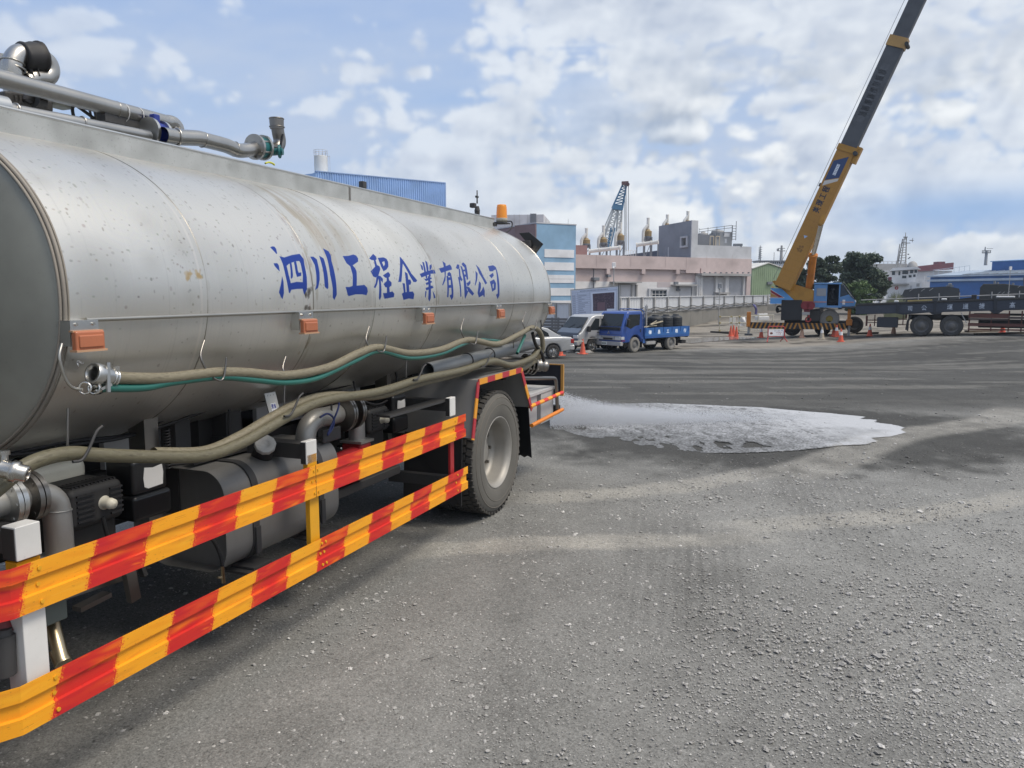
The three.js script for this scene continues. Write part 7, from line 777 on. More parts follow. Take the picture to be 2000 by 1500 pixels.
// silver van
{
  const fl = onGround(1156, 688), hv = hd.clone().applyAxisAngle(V(0, 1, 0), -0.06), rv = V(-hv.z, 0, hv.x), wb2 = 2.3, f = wb2 / 2; const base = fl.clone().addScaledVector(hv, -f).addScaledVector(rv, 0.76); base.y = groundH(base.x, base.z);
  const t = thing('delivery_van', 'silver van with a slate blue bonnet parked behind the blue lorry', 'van', base, turnOf(hv)); t.rotation.order = 'YXZ'; t.rotation.z = Math.atan2(fl.y - base.y, f) * 0.8; const x1 = f + 0.95, R = 0.32;
  const sil = new THREE.MeshPhysicalMaterial({ color: lin(0.5, 0.51, 0.52), roughness: 0.35, metalness: 0.3, clearcoat: 0.4, map: G2 }), slate = new THREE.MeshPhysicalMaterial({ color: lin(0.10, 0.13, 0.18), roughness: 0.35, clearcoat: 0.4, map: G2 });
  const side = [[x1 - 0.03, 0.42], [x1, 0.6], [x1 - 0.05, 0.92], [x1 - 0.22, 1.02], [x1 - 0.85, 1.72], [x1 - 1.15, 1.82], [-f - 1.0, 1.86], [-f - 1.12, 1.6], [-f - 1.16, 0.45], [-f - 0.38, 0.42], ...arch(-f, 0.36, 0.38).map(([a, b]) => [a, Math.max(0.42, b)]), [f - 0.4, 0.42], ...arch(f, 0.36, 0.39).map(([a, b]) => [a, Math.max(0.42, b)])];
  part('body', bodySide(side, 0.82, 0.06), sil, t);
  const front = (a, b, z, w2, th, off) => { const d = V(b[0] - a[0], b[1] - a[1], 0), L = d.length(), g = ext([[-z, 0], [z, 0], [w2, L], [-w2, L]], th); const ang = Math.atan2(d.y, -d.x); g.rotateX(-(Math.PI / 2 - ang)); g.rotateY(Math.PI / 2); g.translate(a[0] + off, a[1], 0); return g; };
  part('bonnet', front([x1 - 0.05, 0.93], [x1 - 0.33, 1.15], 0.76, 0.72, 0.05, 0.02), slate, t); part('windscreen', front([x1 - 0.30, 1.13], [x1 - 0.83, 1.7], 0.72, 0.64, 0.03, 0.035), M.glass, t); part('front_panel', box(x1 - 0.06, x1 + 0.015, 0.58, 0.95, -0.76, 0.76, 0.03), slate, t);
  for (const z of [-0.35, 0.2]) part('wiper', bar(V(x1 - 0.26, 1.19, z), V(x1 - 0.42, 1.38, z - 0.3), 0.02, 0.012), M.black, t);
  const gr = part('grille', box(x1 - 0.02, x1 + 0.03, 0.66, 0.8, -0.42, 0.42, 0.01), M.black, t); for (const s of [-1, 1]) part('headlight', box(x1 - 0.08, x1 + 0.035, 0.7, 0.86, s * 0.44, s * 0.78, 0.03), M.lampGlass, t); part('bumper', [box(x1 - 0.15, x1 + 0.08, 0.36, 0.56, -0.8, 0.8, 0.05)], C.trim, t); part('bull_bar', polyTube([V(x1 + 0.12, 0.45, -0.6), V(x1 + 0.14, 0.68, -0.6), V(x1 + 0.14, 0.68, 0.6), V(x1 + 0.12, 0.45, 0.6)], 0.025, 8, 0.1), M.chrome, t);
  for (const s of [-1, 1]) { part('side_window', sidePane([[x1 - 0.62, 1.08], [x1 - 1.36, 1.08], [x1 - 1.38, 1.64], [x1 - 1.1, 1.66]], s * 0.82, 0.012), M.glass, t); part('side_window', sidePane([[x1 - 1.5, 1.1], [-f - 0.9, 1.12], [-f - 0.9, 1.62], [x1 - 1.5, 1.64]], s * 0.82, 0.012), M.glass, t); part('door_seam', [box(x1 - 1.445, x1 - 1.43, 0.5, 1.75, s * 0.82, s * 0.823), box(-f + 0.5, -f + 0.515, 0.5, 1.75, s * 0.82, s * 0.823)], M.black, t); part('trim_strip', box(-f - 0.9, x1 - 0.2, 0.68, 0.71, s * 0.82, s * 0.832), C.trim, t); part('wing_mirror', [box(x1 - 0.66, x1 - 0.48, 1.02, 1.3, s * 0.86, s * 1.02, 0.05)], M.black, t); part('door_handle', box(x1 - 1.38, x1 - 1.22, 0.95, 0.99, s * 0.82, s * 0.84), M.black, t); for (const x of [f, -f]) { const w = carWheel(R, 0.2, s, tyreDark, rimGrey, 5); w.position.set(x, R, s * 0.68); t.add(w); } part('mudflap', box(f - 0.5, f - 0.48, 0.18, 0.46, s * 0.6, s * 0.8), M.black, t); }
  part('underbody', box(-f - 1, x1 - 0.2, 0.28, 0.44, -0.55, 0.55), M.chassis, t);
  const rp = loc0(t, x1 + 0.35, 0.62, 0); solo('striped_pole', 'thin yellow and white pole held across the front of the van', 'pole', cyl(V(-0.7, 0, 0), V(0.9, 0.03, 0), 0.025, 0.025, 8), M.cream, depthAt(1100, 668, 34.6));
}
function loc0(t, x, y, z) { return V(x, y, z).applyEuler(t.rotation).add(t.position); }
// silver saloon
{
  const rl = onGround(1078.5, 701), h = V(-0.86, 0, 0.34).normalize(), r = V(-h.z, 0, h.x), wb3 = 2.5, f = wb3 / 2, R = 0.31; const base = rl.clone().addScaledVector(h, f).addScaledVector(r, 0.72); base.y = groundH(base.x, base.z);
  const t = thing('saloon_car', 'silver saloon car whose tail shows behind the tanker', 'car', base, turnOf(h)); const sil = new THREE.MeshPhysicalMaterial({ color: lin(0.46, 0.47, 0.48), roughness: 0.32, metalness: 0.35, clearcoat: 0.5, map: G2 });
  const b = f + 0.85, e = -f - 0.95; const low = [[b, 0.35], [b + 0.03, 0.55], [b - 0.1, 0.68], [f - 0.2, 0.86], [f - 0.6, 0.9], [-f - 0.1, 0.95], [e + 0.1, 0.93], [e, 0.85], [e - 0.02, 0.6], [e + 0.02, 0.38], [-f - 0.37, 0.3], ...arch(-f, 0.33, 0.36), [f - 0.37, 0.3], ...arch(f, 0.33, 0.36)];
  part('body', bodySide(low, 0.84, 0.06), sil, t); const cabin = [[f - 0.45, 0.88], [f - 1.1, 1.34], [f - 1.4, 1.4], [-f + 0.55, 1.39], [-f + 0.2, 1.32], [-f - 0.5, 0.93]]; const cg = bodySide(cabin, 0.68, 0.05); part('cabin', cg, sil, t);
  for (const s of [-1, 1]) { part('side_window', sidePane([[f - 0.7, 0.95], [f - 1.15, 1.28], [-f + 1.05, 1.31], [-f + 1.05, 0.96]], s * 0.68, 0.012), M.glass, t); part('side_window', sidePane([[-f + 1.0, 0.96], [-f + 1.0, 1.31], [-f + 0.5, 1.3], [-f + 0.18, 1.12], [-f + 0.12, 0.97]], s * 0.68, 0.012), M.glass, t); part('body_line', box(e + 0.15, b - 0.2, 0.7, 0.715, s * 0.84, s * 0.843), C.trim, t); part('door_seam', box(-f + 0.98, -f + 0.99, 0.4, 0.95, s * 0.84, s * 0.843), M.black, t); for (const x of [f, -f]) { const w = carWheel(R, 0.19, s, tyreDark, rimGrey, 5); w.position.set(x, R, s * 0.74); t.add(w); } part('tail_lamp', box(e - 0.03, e + 0.14, 0.66, 0.86, s * 0.6, s * 0.845, 0.02), M.tail, t); part('headlight', box(b - 0.12, b + 0.03, 0.55, 0.68, s * 0.5, s * 0.82, 0.03), M.lampGlass, t); part('fuel_flap', box(-f - 0.55, -f - 0.38, 0.74, 0.88, s * 0.84, s * 0.843), sil, t); }
  part('bumper', [box(e - 0.07, e + 0.2, 0.36, 0.6, -0.85, 0.85, 0.06)], sil, t); part('rear_window', (() => { const g = ext([[-0.58, 0], [0.58, 0], [0.5, 0.62], [-0.5, 0.62]], 0.02); g.rotateX(-1.05); g.rotateY(-Math.PI / 2); g.translate(-f - 0.47, 1.0, 0); return g; })(), M.glass, t);
}
// cones
{
  const mk = (m, band) => { const t = thing('traffic_cone', 'x', 'traffic cone', V(0, 0, 0), 0, 'traffic cones about the yard'); part('cone_body', lathe([[0.145, 0.03], [0.03, 0.7], [0.022, 0.71], [0, 0.71]], V(0, 0, 0), V(0, 1, 0), 24), m, t); part('cone_base', box(-0.19, 0.19, 0, 0.035, -0.19, 0.19, 0.012), m, t); if (band) part('reflective_band', lathe([[0.0925, 0.36], [0.06, 0.55]].map(([r, y]) => [r + 0.003, y]), V(0, 0, 0), V(0, 1, 0), 24), C.white, t); return t; };
  const red = mk(M.cone, false), rb = mk(M.cone, true), tan = mk(M.coneTan, false), gry = mk(M.coneGrey, true); let used = new Map();
  const list = [[red, 1138, 691.5, 'large red traffic cone in front of the silver van'], [red, 1094, 694.5, 'red cone mostly hidden by the silver saloon tail'], [red, 1427, 657, 'left red cone of three by the pale railing'], [red, 1432.5, 656, 'middle red cone of three by the pale railing'], [red, 1438, 659.5, 'right red cone of three by the pale railing'], [rb, 1486.5, 659.5, 'red cone just left of the warning notice stand'], [tan, 1566, 659.5, 'faded tan cone just right of the warning notice stand'], [gry, 1605, 662.5, 'dirty grey cone under the striped outrigger beam'], [rb, 1628.5, 656.5, 'left red cone of the two close behind the front cone'], [rb, 1633.5, 658, 'right red cone of the two close behind the front cone'], [rb, 1642, 667.5, 'front red and white cone at the crane outrigger end'], [rb, 1698.5, 656.5, 'red and white cone left of the flatbed tool box'], [tan, 1745, 654.5, 'faded tan cone beside the flatbed rear wheels'], [red, 1958, 650, 'red cone below the rusty side rails at the right']];
  for (const [src, x, y, lab] of list) { const p = onGround(x, y); if (!used.has(src)) { used.set(src, 1); src.position.copy(p); src.rotation.y = x; src.userData.label = lab; } else copyOf(src, 'traffic_cone', p, x, lab); }
}
// ---------- mobile crane, notice stand, scaffold, flatbed ----------
{
  const g = onGround(1600, 657), Z = -g.z, k = mpp(Z), turn = squareTo(g), X = (x) => (x - 1600) * k * Math.cos(turn), Y = (y) => EYE + (572 - y) * k - g.y;
  const t = thing('mobile_crane', 'yellow and blue mobile crane with a long raised boom and striped outrigger beam', 'crane', g, turn);
  const yel = paint(0.48, 0.25, 0.035, 0.5), yelL = paint(0.6, 0.26, 0.05, 0.5), cab = paint(0.11, 0.27, 0.55, 0.45), blk = paint(0.015, 0.017, 0.022, 0.6), orange = paint(0.62, 0.22, 0.03, 0.5);
  // carrier
  part('carrier', [box(X(1530), X(1664), Y(636), Y(626), -1.6, 0.2), box(X(1575), X(1600), Y(626), Y(604), -1.4, 0.6, 0.05)], M.chassis, t);
  const wheel = (x, y, z, m, R) => { const w = carWheel(R, 0.45, 1, m, x === 1618 ? paint(0.4, 0.3, 0.06, 0.6) : rimDark, 0, x === 1618 ? 0.55 : 0.9); w.position.set(X(x), Y(y), z); t.add(w); }; wheel(1618, 622, 0.0, paint(0.34, 0.33, 0.31, 0.9), 0.56); wheel(1546, 640, -0.3, tyreDark, 0.5); wheel(1606, 641, -1.4, tyreDark, 0.48); wheel(1668, 634, -1.2, tyreDark, 0.5);
  part('wing', (() => { const p = [[X(1583), Y(612)], [X(1590), Y(603)], [X(1612), Y(601)], [X(1628), Y(604)], [X(1634), Y(624)]], o = p.concat(p.slice().reverse().map(([a, b], i) => [a * 0.995 - 0.02, b - 0.07])); const q = ext(o, 0.7); q.translate(0, 0, -0.5); return q; })(), C.trim, t);
  part('step_panel', box(X(1586), X(1600), Y(616), Y(609), 0.2, 0.5, 0.03), C.trim, t);
  // outriggers
  const haz = canvasTex(1024, 64, (c, w, h) => { c.fillStyle = '#1d2026'; c.fillRect(0, 0, w, h); c.fillStyle = '#a8742a'; for (let i = 0; i < 22; i++) { const d = i < 11 ? 1 : -1, x = i * 47; c.beginPath(); c.moveTo(x + (d > 0 ? 26 : 0), 0); c.lineTo(x + (d > 0 ? 46 : 20), 0); c.lineTo(x + (d > 0 ? 20 : 46), h); c.lineTo(x + (d > 0 ? 0 : 26), h); c.fill(); } });
  const hg = box(X(1462), X(1650), Y(642), Y(630), 0.3, 0.6); { const q = tidy(hg), P = q.attributes.position, U = q.attributes.uv; for (let i = 0; i < P.count; i++) U.setXY(i, (P.getX(i) - X(1462)) / (X(1650) - X(1462)), (P.getY(i) - Y(642)) / (Y(630) - Y(642))); part('outrigger_beam', q, new THREE.MeshStandardMaterial({ map: haz, roughness: 0.55 }), t, true); }
  part('outrigger_box', box(X(1454), X(1462), Y(639), Y(609.5), 0.25, 0.65, 0.03), orange, t); part('outrigger_box', box(X(1650), X(1661.5), Y(633.5), Y(622), 0.25, 0.65, 0.03), orange, t); part('outrigger_box', box(X(1652), X(1658.5), Y(622), Y(602), 0.3, 0.6, 0.03), orange, t);
  for (const [x, y0] of [[1458.5, 639], [1656, 634]]) { part('jack_leg', cyl(V(X(x), Y(y0), 0.45), V(X(x), 0.1, 0.45), 0.07, 0.07, 10), C.trim, t); part('jack_pad', cyl(V(X(x), 0, 0.45), V(X(x), 0.1, 0.45), 0.26, 0.22, 14), M.dark, t); }
  // engine box, winch hook
  part('engine_box', [box(X(1523.5), X(1564), Y(625), Y(585.5), -0.6, 0.85, 0.04)], blk, t); part('box_hose', [ring(V(X(1519), Y(603), 0.3), V(0.3, 0.2, 1), 0.16, 0.05, 18, 8), ring(V(X(1515), Y(606), 0.2), V(0.8, 0.2, 0.4), 0.12, 0.05, 16, 8)], M.rubber, t);
  part('hook_block', [box(X(1564.5), X(1586), Y(604), Y(588), 0.45, 0.85, 0.08), box(X(1568), X(1580), Y(611), Y(604), 0.5, 0.8, 0.03), cyl(V(X(1570), Y(596), 0.42), V(X(1570), Y(596), 0.9), 0.24, 0.24, 18), cyl(V(X(1581), Y(596), 0.42), V(X(1581), Y(596), 0.9), 0.24, 0.24, 18)], paint(0.22, 0.02, 0.03, 0.5), t); part('hook', (() => { const a = new THREE.TorusGeometry(0.13, 0.045, 10, 22, 4.9); a.rotateZ(1.9); a.translate(X(1577), Y(623), 0.7); return [a, cyl(V(X(1578), Y(619), 0.7), V(X(1578), Y(611), 0.7), 0.045, 0.045, 10)]; })(), paint(0.4, 0.04, 0.04, 0.5), t); part('hook_plate', box(X(1564.5), X(1580), Y(614), Y(608.5), 0.86, 0.9), C.trim, t);
  // slewing body: counterweight with painted arrow, yellow frame
  const cw = canvasTex(256, 192, (c, w, h) => { c.fillStyle = '#5b9bd8'; c.fillRect(0, 0, w, h); c.fillStyle = '#e8e4da'; c.beginPath(); c.moveTo(0, 18); c.lineTo(150, 124); c.lineTo(0, 124); c.fill(); c.fillStyle = '#8e2033'; c.beginPath(); c.moveTo(0, 24); c.lineTo(140, 119); c.lineTo(0, 119); c.fill(); c.fillStyle = '#e8e4da'; c.beginPath(); c.moveTo(0, 54); c.lineTo(86, 113); c.lineTo(0, 113); c.fill(); c.fillStyle = '#a87c3a'; c.beginPath(); c.moveTo(0, 58); c.lineTo(80, 110); c.lineTo(0, 110); c.fill(); });
  const cpts = [[X(1501), Y(593)], [X(1546), Y(593)], [X(1548), Y(586)], [X(1522), Y(563.5)], [X(1501), Y(562.5)]]; part('counterweight', (() => { const q = ext(cpts, 1.9); q.translate(0, 0, -1.1); return q; })(), cab, t);
  { const s = new THREE.ShapeGeometry(new THREE.Shape(cpts.map(([a, b]) => new THREE.Vector2(a, b)))), P = s.attributes.position, U = s.attributes.uv; for (let i = 0; i < P.count; i++) U.setXY(i, (P.getX(i) - X(1501)) / (X(1550) - X(1501)), (P.getY(i) - Y(593)) / (Y(562) - Y(593))); s.translate(0, 0, 0.803); part('painted_arrow', s, new THREE.MeshStandardMaterial({ map: cw, roughness: 0.5 }), t, true); }
  for (let i = 0; i < 6; i++) part('hazard_tab', box(X(1498.3), X(1500.9), Y(589 - i * 2.8), Y(590.2 - i * 2.8), -1.1, 0.8), i % 2 ? C.white : blk, t);
  part('slew_frame', (() => { const q = ext([[X(1503), Y(550)], [X(1508), Y(548)], [X(1528), Y(553)], [X(1550), Y(556)], [X(1586), Y(567)], [X(1586), Y(592)], [X(1547), Y(592)], [X(1522), Y(566)], [X(1512), Y(560)]], 0.9); q.translate(0, 0, -0.2); return q; })(), yel, t); part('pivot_pin', [cyl(V(X(1513), Y(558), -0.4), V(X(1513), Y(558), 0.72), 0.1, 0.1, 14), cyl(V(X(1533), Y(563), 0.6), V(X(1533), Y(563), 0.68), 0.07, 0.07, 12)], M.dark, t); part('tail_lamp', box(X(1503), X(1506), Y(562), Y(560), 0.8, 0.84), M.orange, t);
  // operator's cab with an open door
  part('cab_rear', [box(X(1586), X(1611.5), Y(600), Y(556), -0.9, 0.75, 0.03)], cab, t); part('cab_window', box(X(1591), X(1609.5), Y(578), Y(563.5), 0.752, 0.766, 0.003), new THREE.MeshPhysicalMaterial({ color: lin(0.25, 0.27, 0.3), roughness: 0.15 }), t);
  part('cab_roof', box(X(1585), X(1638), Y(556), Y(553), -0.95, 0.8, 0.03), cab, t); part('cab_floor', [box(X(1611.5), X(1658), Y(600), Y(596), -0.9, 0.75)], cab, t); part('cab_back_wall', box(X(1611.5), X(1640), Y(596), Y(556), -0.92, -0.88), paint(0.04, 0.06, 0.09, 0.7), t); part('door_post', [box(X(1633.5), X(1636), Y(596), Y(556), 0.68, 0.75)], cab, t);
  part('cab_front', (() => { const q = ext([[X(1636), Y(597)], [X(1664), Y(597)], [X(1666), Y(590)], [X(1662), Y(583)], [X(1652), Y(575)], [X(1636), Y(580)]], 1.6); q.translate(0, 0, -0.85); return q; })(), cab, t); part('front_side_glass', sidePane([[X(1636.5), Y(580)], [X(1652), Y(576)], [X(1641), Y(557)], [X(1636.5), Y(556.5)]], 0.74, 0.02), paint(0.02, 0.035, 0.06, 0.15), t);
  part('windscreen', (() => { const A = V(X(1662), Y(582), 0), B = V(X(1640), Y(554), 0); return bar(A, B, 1.55, 0.03); })(), new THREE.MeshPhysicalMaterial({ color: lin(0.45, 0.5, 0.56), roughness: 0.1 }), t); part('screen_frame', [bar(V(X(1664), Y(583), 0.76), V(X(1641), Y(553.5), 0.76), 0.06, 0.06), bar(V(X(1664), Y(583), -0.86), V(X(1641), Y(553.5), -0.86), 0.06, 0.06)], blk, t);
  part('stripe', [box(X(1586.5), X(1611), Y(590), Y(588.6), 0.754, 0.762), box(X(1637), X(1662), Y(590), Y(588.6), 0.754, 0.762)], orange, t); part('cab_notice', box(X(1641), X(1646), Y(594), Y(585), 0.752, 0.76), C.white, t); part('head_lamp', cyl(V(X(1660), Y(588), 0.5), V(X(1664), Y(588), 0.7), 0.1, 0.1, 12), M.lampGlass, t); part('cab_step', box(X(1640), X(1668), Y(601), Y(597.5), -0.8, 0.8), M.dark, t); part('mirror_arm', cyl(V(X(1656), Y(578), 0.8), V(X(1664), Y(585), 1.0), 0.02, 0.02, 6), blk, t); part('seat', [box(X(1614), X(1630), Y(595), Y(591), -0.4, 0.3, 0.05), box(X(1613), X(1617), Y(591), Y(574), -0.4, 0.3, 0.05)], M.black, t); part('roof_lamp', [box(X(1596), X(1600), Y(553), Y(549), -0.2, 0.2), box(X(1628), X(1640), Y(552.9), Y(551.5), -0.3, 0.3)], M.dark, t);
  // boom
  const a = depthAt(1530, 562, Z - 0.2), b = depthAt(1796, -8, Z - 3.6), dir = b.clone().sub(a).normalize(), at = (py) => { let lo = 0, hi = 40; for (let i = 0; i < 40; i++) { const m = (lo + hi) / 2; if (proj(a.clone().addScaledVector(dir, m))[1] > py) lo = m; else hi = m; } return lo; };
  const up = V(0, 1, 0), xAx = up.clone().cross(dir).normalize(), yAx = dir.clone().cross(xAx).normalize(); const toT = (v) => v.clone().sub(g).applyAxisAngle(V(0, 1, 0), -turn); const P = (s, x, y) => toT(a.clone().addScaledVector(dir, s).addScaledVector(xAx, x).addScaledVector(yAx, y));
  const seg = (s0, s1, w, h) => bar(P(s0, 0, 0), P(s1, 0, 0), w, h); const s1 = at(296), s2 = at(88), s3 = at(-90);
  // which side of the boom faces the eye
  const sideSign = Math.sign(xAx.dot(camera.position.clone().sub(a)));
  const H0 = 0.98, W0 = 0.62;
  const boom = part('boom', seg(0, s1, W0, H0), yel, t); part('boom_ribs', (() => { const o = []; for (let i = 1; i < 14; i++) o.push(bar(P(s1 * i / 14 - 0.015, sideSign * W0 / 2, 0), P(s1 * i / 14 + 0.015, sideSign * W0 / 2, 0), 0.012, H0 * 0.96)); return o; })(), yel, boom);
  const bt = canvasTex(2048, 256, (c, w, h) => { const r = rng(15); c.fillStyle = '#a97b33'; c.fillRect(0, 0, w, h); for (let i = 0; i < 1200; i++) { c.fillStyle = `rgba(${r() > 0.5 ? '120,84,40' : '190,142,66'},${0.14 * r()})`; c.fillRect(r() * w, r() * h, 4 + 60 * r(), 2 + 10 * r()); } for (let i = 1; i < 24; i++) { c.fillStyle = 'rgba(84,60,30,0.35)'; c.fillRect(i * w / 24, 0, 2, h); } for (let i = 0; i < 60; i++) { c.fillStyle = `rgba(70,48,24,${0.3 * r()})`; c.beginPath(); c.ellipse(560 + 90 * r(), 90 + 70 * r(), 4 + 14 * r(), 3 + 9 * r(), r() * 3, 0, 7); c.fill(); } c.fillStyle = '#9dbbe0'; c.beginPath(); c.moveTo(760, 120); c.lineTo(800, 90); c.lineTo(806, 150); c.fill(); c.fillStyle = '#31466f'; c.beginPath(); c.moveTo(1600, 26); c.lineTo(1880, 26); c.lineTo(1990, 206); c.lineTo(1690, 206); c.fill(); c.fillStyle = '#c9c6c0'; c.beginPath(); c.moveTo(1520, 26); c.lineTo(1590, 26); c.lineTo(1680, 206); c.lineTo(1640, 206); c.fill(); c.strokeStyle = '#d4dae4'; c.lineWidth = 9; for (let i = 0; i < 7; i++) { c.strokeRect(1706 + i * 22, 100, 14, 36); } });
  { // name side, upright characters read up the boom
    const c2 = canvasTex(2048, 256, (c, w, h) => { c.drawImage(bt.image, 0, 0); ['ying', 'huan', 'gongwork', 'cheng'].forEach((q, i) => glyph(c, q, 1150 + i * 100, 50, 74, 100, 13, '#262a3c')); });
    const q = [P(0.02, sideSign * (W0 / 2 + 0.009), -H0 / 2 + 0.01), P(s1 - 0.02, sideSign * (W0 / 2 + 0.009), -H0 / 2 + 0.01), P(s1 - 0.02, sideSign * (W0 / 2 + 0.009), H0 / 2 - 0.01), P(0.02, sideSign * (W0 / 2 + 0.009), H0 / 2 - 0.01)]; const gg = new THREE.BufferGeometry(), pos = []; for (const i of [0, 1, 2, 0, 2, 3]) pos.push(q[i].x, q[i].y, q[i].z); gg.setAttribute('position', new THREE.Float32BufferAttribute(pos, 3)); gg.setAttribute('uv', new THREE.Float32BufferAttribute([0, 0, 1, 0, 1, 1, 0, 0, 1, 1, 0, 1], 2)); gg.computeVertexNormals(); part('painted_side', gg, new THREE.MeshStandardMaterial({ map: c2, roughness: 0.55 }), boom, true); }
  part('boom_head', [seg(s1 - 0.05, s1 + 0.28, W0 + 0.1, H0 + 0.08), bar(P(s1 - 0.5, 0, -H0 / 2 - 0.1), P(s1 + 0.4, 0, -H0 / 2 - 0.1), 0.5, 0.25)], yel, t); part('head_pin', [cyl(P(s1, -0.5, -H0 / 2 - 0.05), P(s1, 0.5, -H0 / 2 - 0.05), 0.12, 0.12, 12), cyl(P(s1 - 2.2, 0, H0 / 2 + 0.02), P(s1 - 2.0, 0, H0 / 2 + 0.02), 0.14, 0.14, 10)], M.dark, t);
  const ext1 = part('boom_extension', seg(s1 + 0.2, s2, W0 - 0.1, H0 - 0.1), paint(0.095, 0.104, 0.118, 0.6), t); part('wear_mark', (() => { const r = rng(6), o = []; for (let i = 0; i < 9; i++) { const s = lerp(s1 + 1.6, s2 - 1.6, i / 8); o.push(bar(P(s, sideSign * (W0 / 2 - 0.047), 0.03), P(s + 0.55, sideSign * (W0 / 2 - 0.047), 0.03), 0.008, H0 * 0.4)); } return o; })(), paint(0.112, 0.122, 0.138, 0.6), ext1);
  part('boom_collar', seg(s2 - 0.15, s2 + 0.38, W0 + 0.02, H0 - 0.02), paint(0.5, 0.3, 0.1, 0.5), t); part('collar_pin', [cyl(P(s2 + 0.1, -0.42, -0.52), P(s2 + 0.1, 0.42, -0.52), 0.1, 0.1, 12)], M.dark, t); part('boom_extension', seg(s2 + 0.3, s3, W0 - 0.2, H0 - 0.2), paint(0.095, 0.104, 0.118, 0.6), t);
  part('hoist_rope', [cyl(toT(depthAt(1510, 546, Z + 0.2)), P(s1, -0.1 * sideSign, H0 / 2 + 0.22), 0.013, 0.013, 5), cyl(P(s1, -0.1, H0 / 2 + 0.16), P(s3, -0.1, H0 / 2 + 0.1), 0.012, 0.012, 5)], C.steel, t);
  // lifting ram
  const r0 = V(X(1576), Y(566), 0.35), rm = toT(depthAt(1588.5, 497, Z - 1.2)), r1 = toT(depthAt(1604.5, 436, Z - 2.1)); part('lift_cylinder', [cyl(r0, rm, 0.21, 0.21, 22), cyl(rm.clone().lerp(r0, 0.06), rm, 0.25, 0.25, 22)], orange, t); part('ram_rod', cyl(rm, r1, 0.13, 0.13, 18), M.chrome, t); part('ram_bracket', [bar(r1.clone().add(V(-0.1, -0.15, 0)), r1.clone().add(V(0.12, 0.45, 0)), 0.3, 0.22), cyl(r1.clone().add(V(0, 0, -0.3)), r1.clone().add(V(0, 0, 0.3)), 0.11, 0.11, 12)], yel, t);
  // operator
  const bones = [[0, 0.12, 0, 0.13, 0, 0.42, 0.0, 0.15], [0, 0.42, 0, 0.15, 0.03, 0.58, 0, 0.08], [0.03, 0.58, 0, 0.06, 0.05, 0.68, 0, 0.055], [0.06, 0.74, 0, 0.1, 0.07, 0.8, 0, 0.095], [0, 0.1, 0.09, 0.1, 0.42, 0.14, 0.12, 0.08], [0.42, 0.14, 0.12, 0.075, 0.48, -0.28, 0.12, 0.055], [0, 0.1, -0.09, 0.1, 0.42, 0.14, -0.12, 0.08], [0.42, 0.14, -0.12, 0.075, 0.48, -0.28, -0.12, 0.055], [0.48, -0.28, 0.12, 0.05, 0.6, -0.31, 0.12, 0.04], [0.48, -0.28, -0.12, 0.05, 0.6, -0.31, -0.12, 0.04], [0.02, 0.5, 0.19, 0.065, 0.12, 0.24, 0.23, 0.05], [0.12, 0.24, 0.23, 0.048, 0.38, 0.28, 0.17, 0.038], [0.02, 0.5, -0.19, 0.065, 0.12, 0.24, -0.23, 0.05], [0.12, 0.24, -0.23, 0.048, 0.38, 0.28, -0.17, 0.038]];
  const body = (bs, lo, size, res, kk = 0.05) => { const mc = new MarchingCubes(res, new THREE.MeshStandardMaterial(), false, false, 60000); mc.isolation = 0; for (let z = 0; z < res; z++) for (let y = 0; y < res; y++) for (let x = 0; x < res; x++) { const px = lo[0] + x / res * size, py = lo[1] + y / res * size, pz = lo[2] + z / res * size; let d = 9; for (const [ax, ay, az, ar, bx, by, bz, br] of bs) { const ux = bx - ax, uy = by - ay, uz = bz - az, tt = clamp(((px - ax) * ux + (py - ay) * uy + (pz - az) * uz) / (ux * ux + uy * uy + uz * uz + 1e-9)); const q = Math.hypot(px - ax - ux * tt, py - ay - uy * tt, pz - az - uz * tt) - lerp(ar, br, tt); const h = clamp(0.5 + 0.5 * (d - q) / kk); d = lerp(d, q, h) - kk * h * (1 - h); } mc.field[x + y * res + z * res * res] = -d; } mc.update(); const n = mc.count, gg = new THREE.BufferGeometry(), pp = new Float32Array(mc.positionArray.slice(0, n * 3)), nn = new Float32Array(mc.normalArray.slice(0, n * 3)); for (let i = 0; i < n; i++) for (let c = 0; c < 3; c++) pp[i * 3 + c] = (pp[i * 3 + c] + 1) / 2 * size + lo[c]; gg.setAttribute('position', new THREE.BufferAttribute(pp, 3)); gg.setAttribute('normal', new THREE.BufferAttribute(nn, 3)); return gg; };
  const per = thing('person', 'seated operator in dark work clothes inside the blue crane cab', 'person', g.clone().add(V(X(1619), Y(592), 0).applyAxisAngle(V(0, 1, 0), turn)), turn); per.scale.setScalar(1.0); const bd = part('body', body(bones, [-0.5, -0.5, -0.8], 1.6, 72), paint(0.05, 0.055, 0.06, 0.8), per); part('cap', (() => { const q = new THREE.SphereGeometry(0.115, 18, 10, 0, 6.283, 0, 1.5); q.translate(0.065, 0.79, 0); return [q, box(0.08, 0.22, 0.795, 0.81, -0.07, 0.07, 0.005)]; })(), C.steel, per);
}
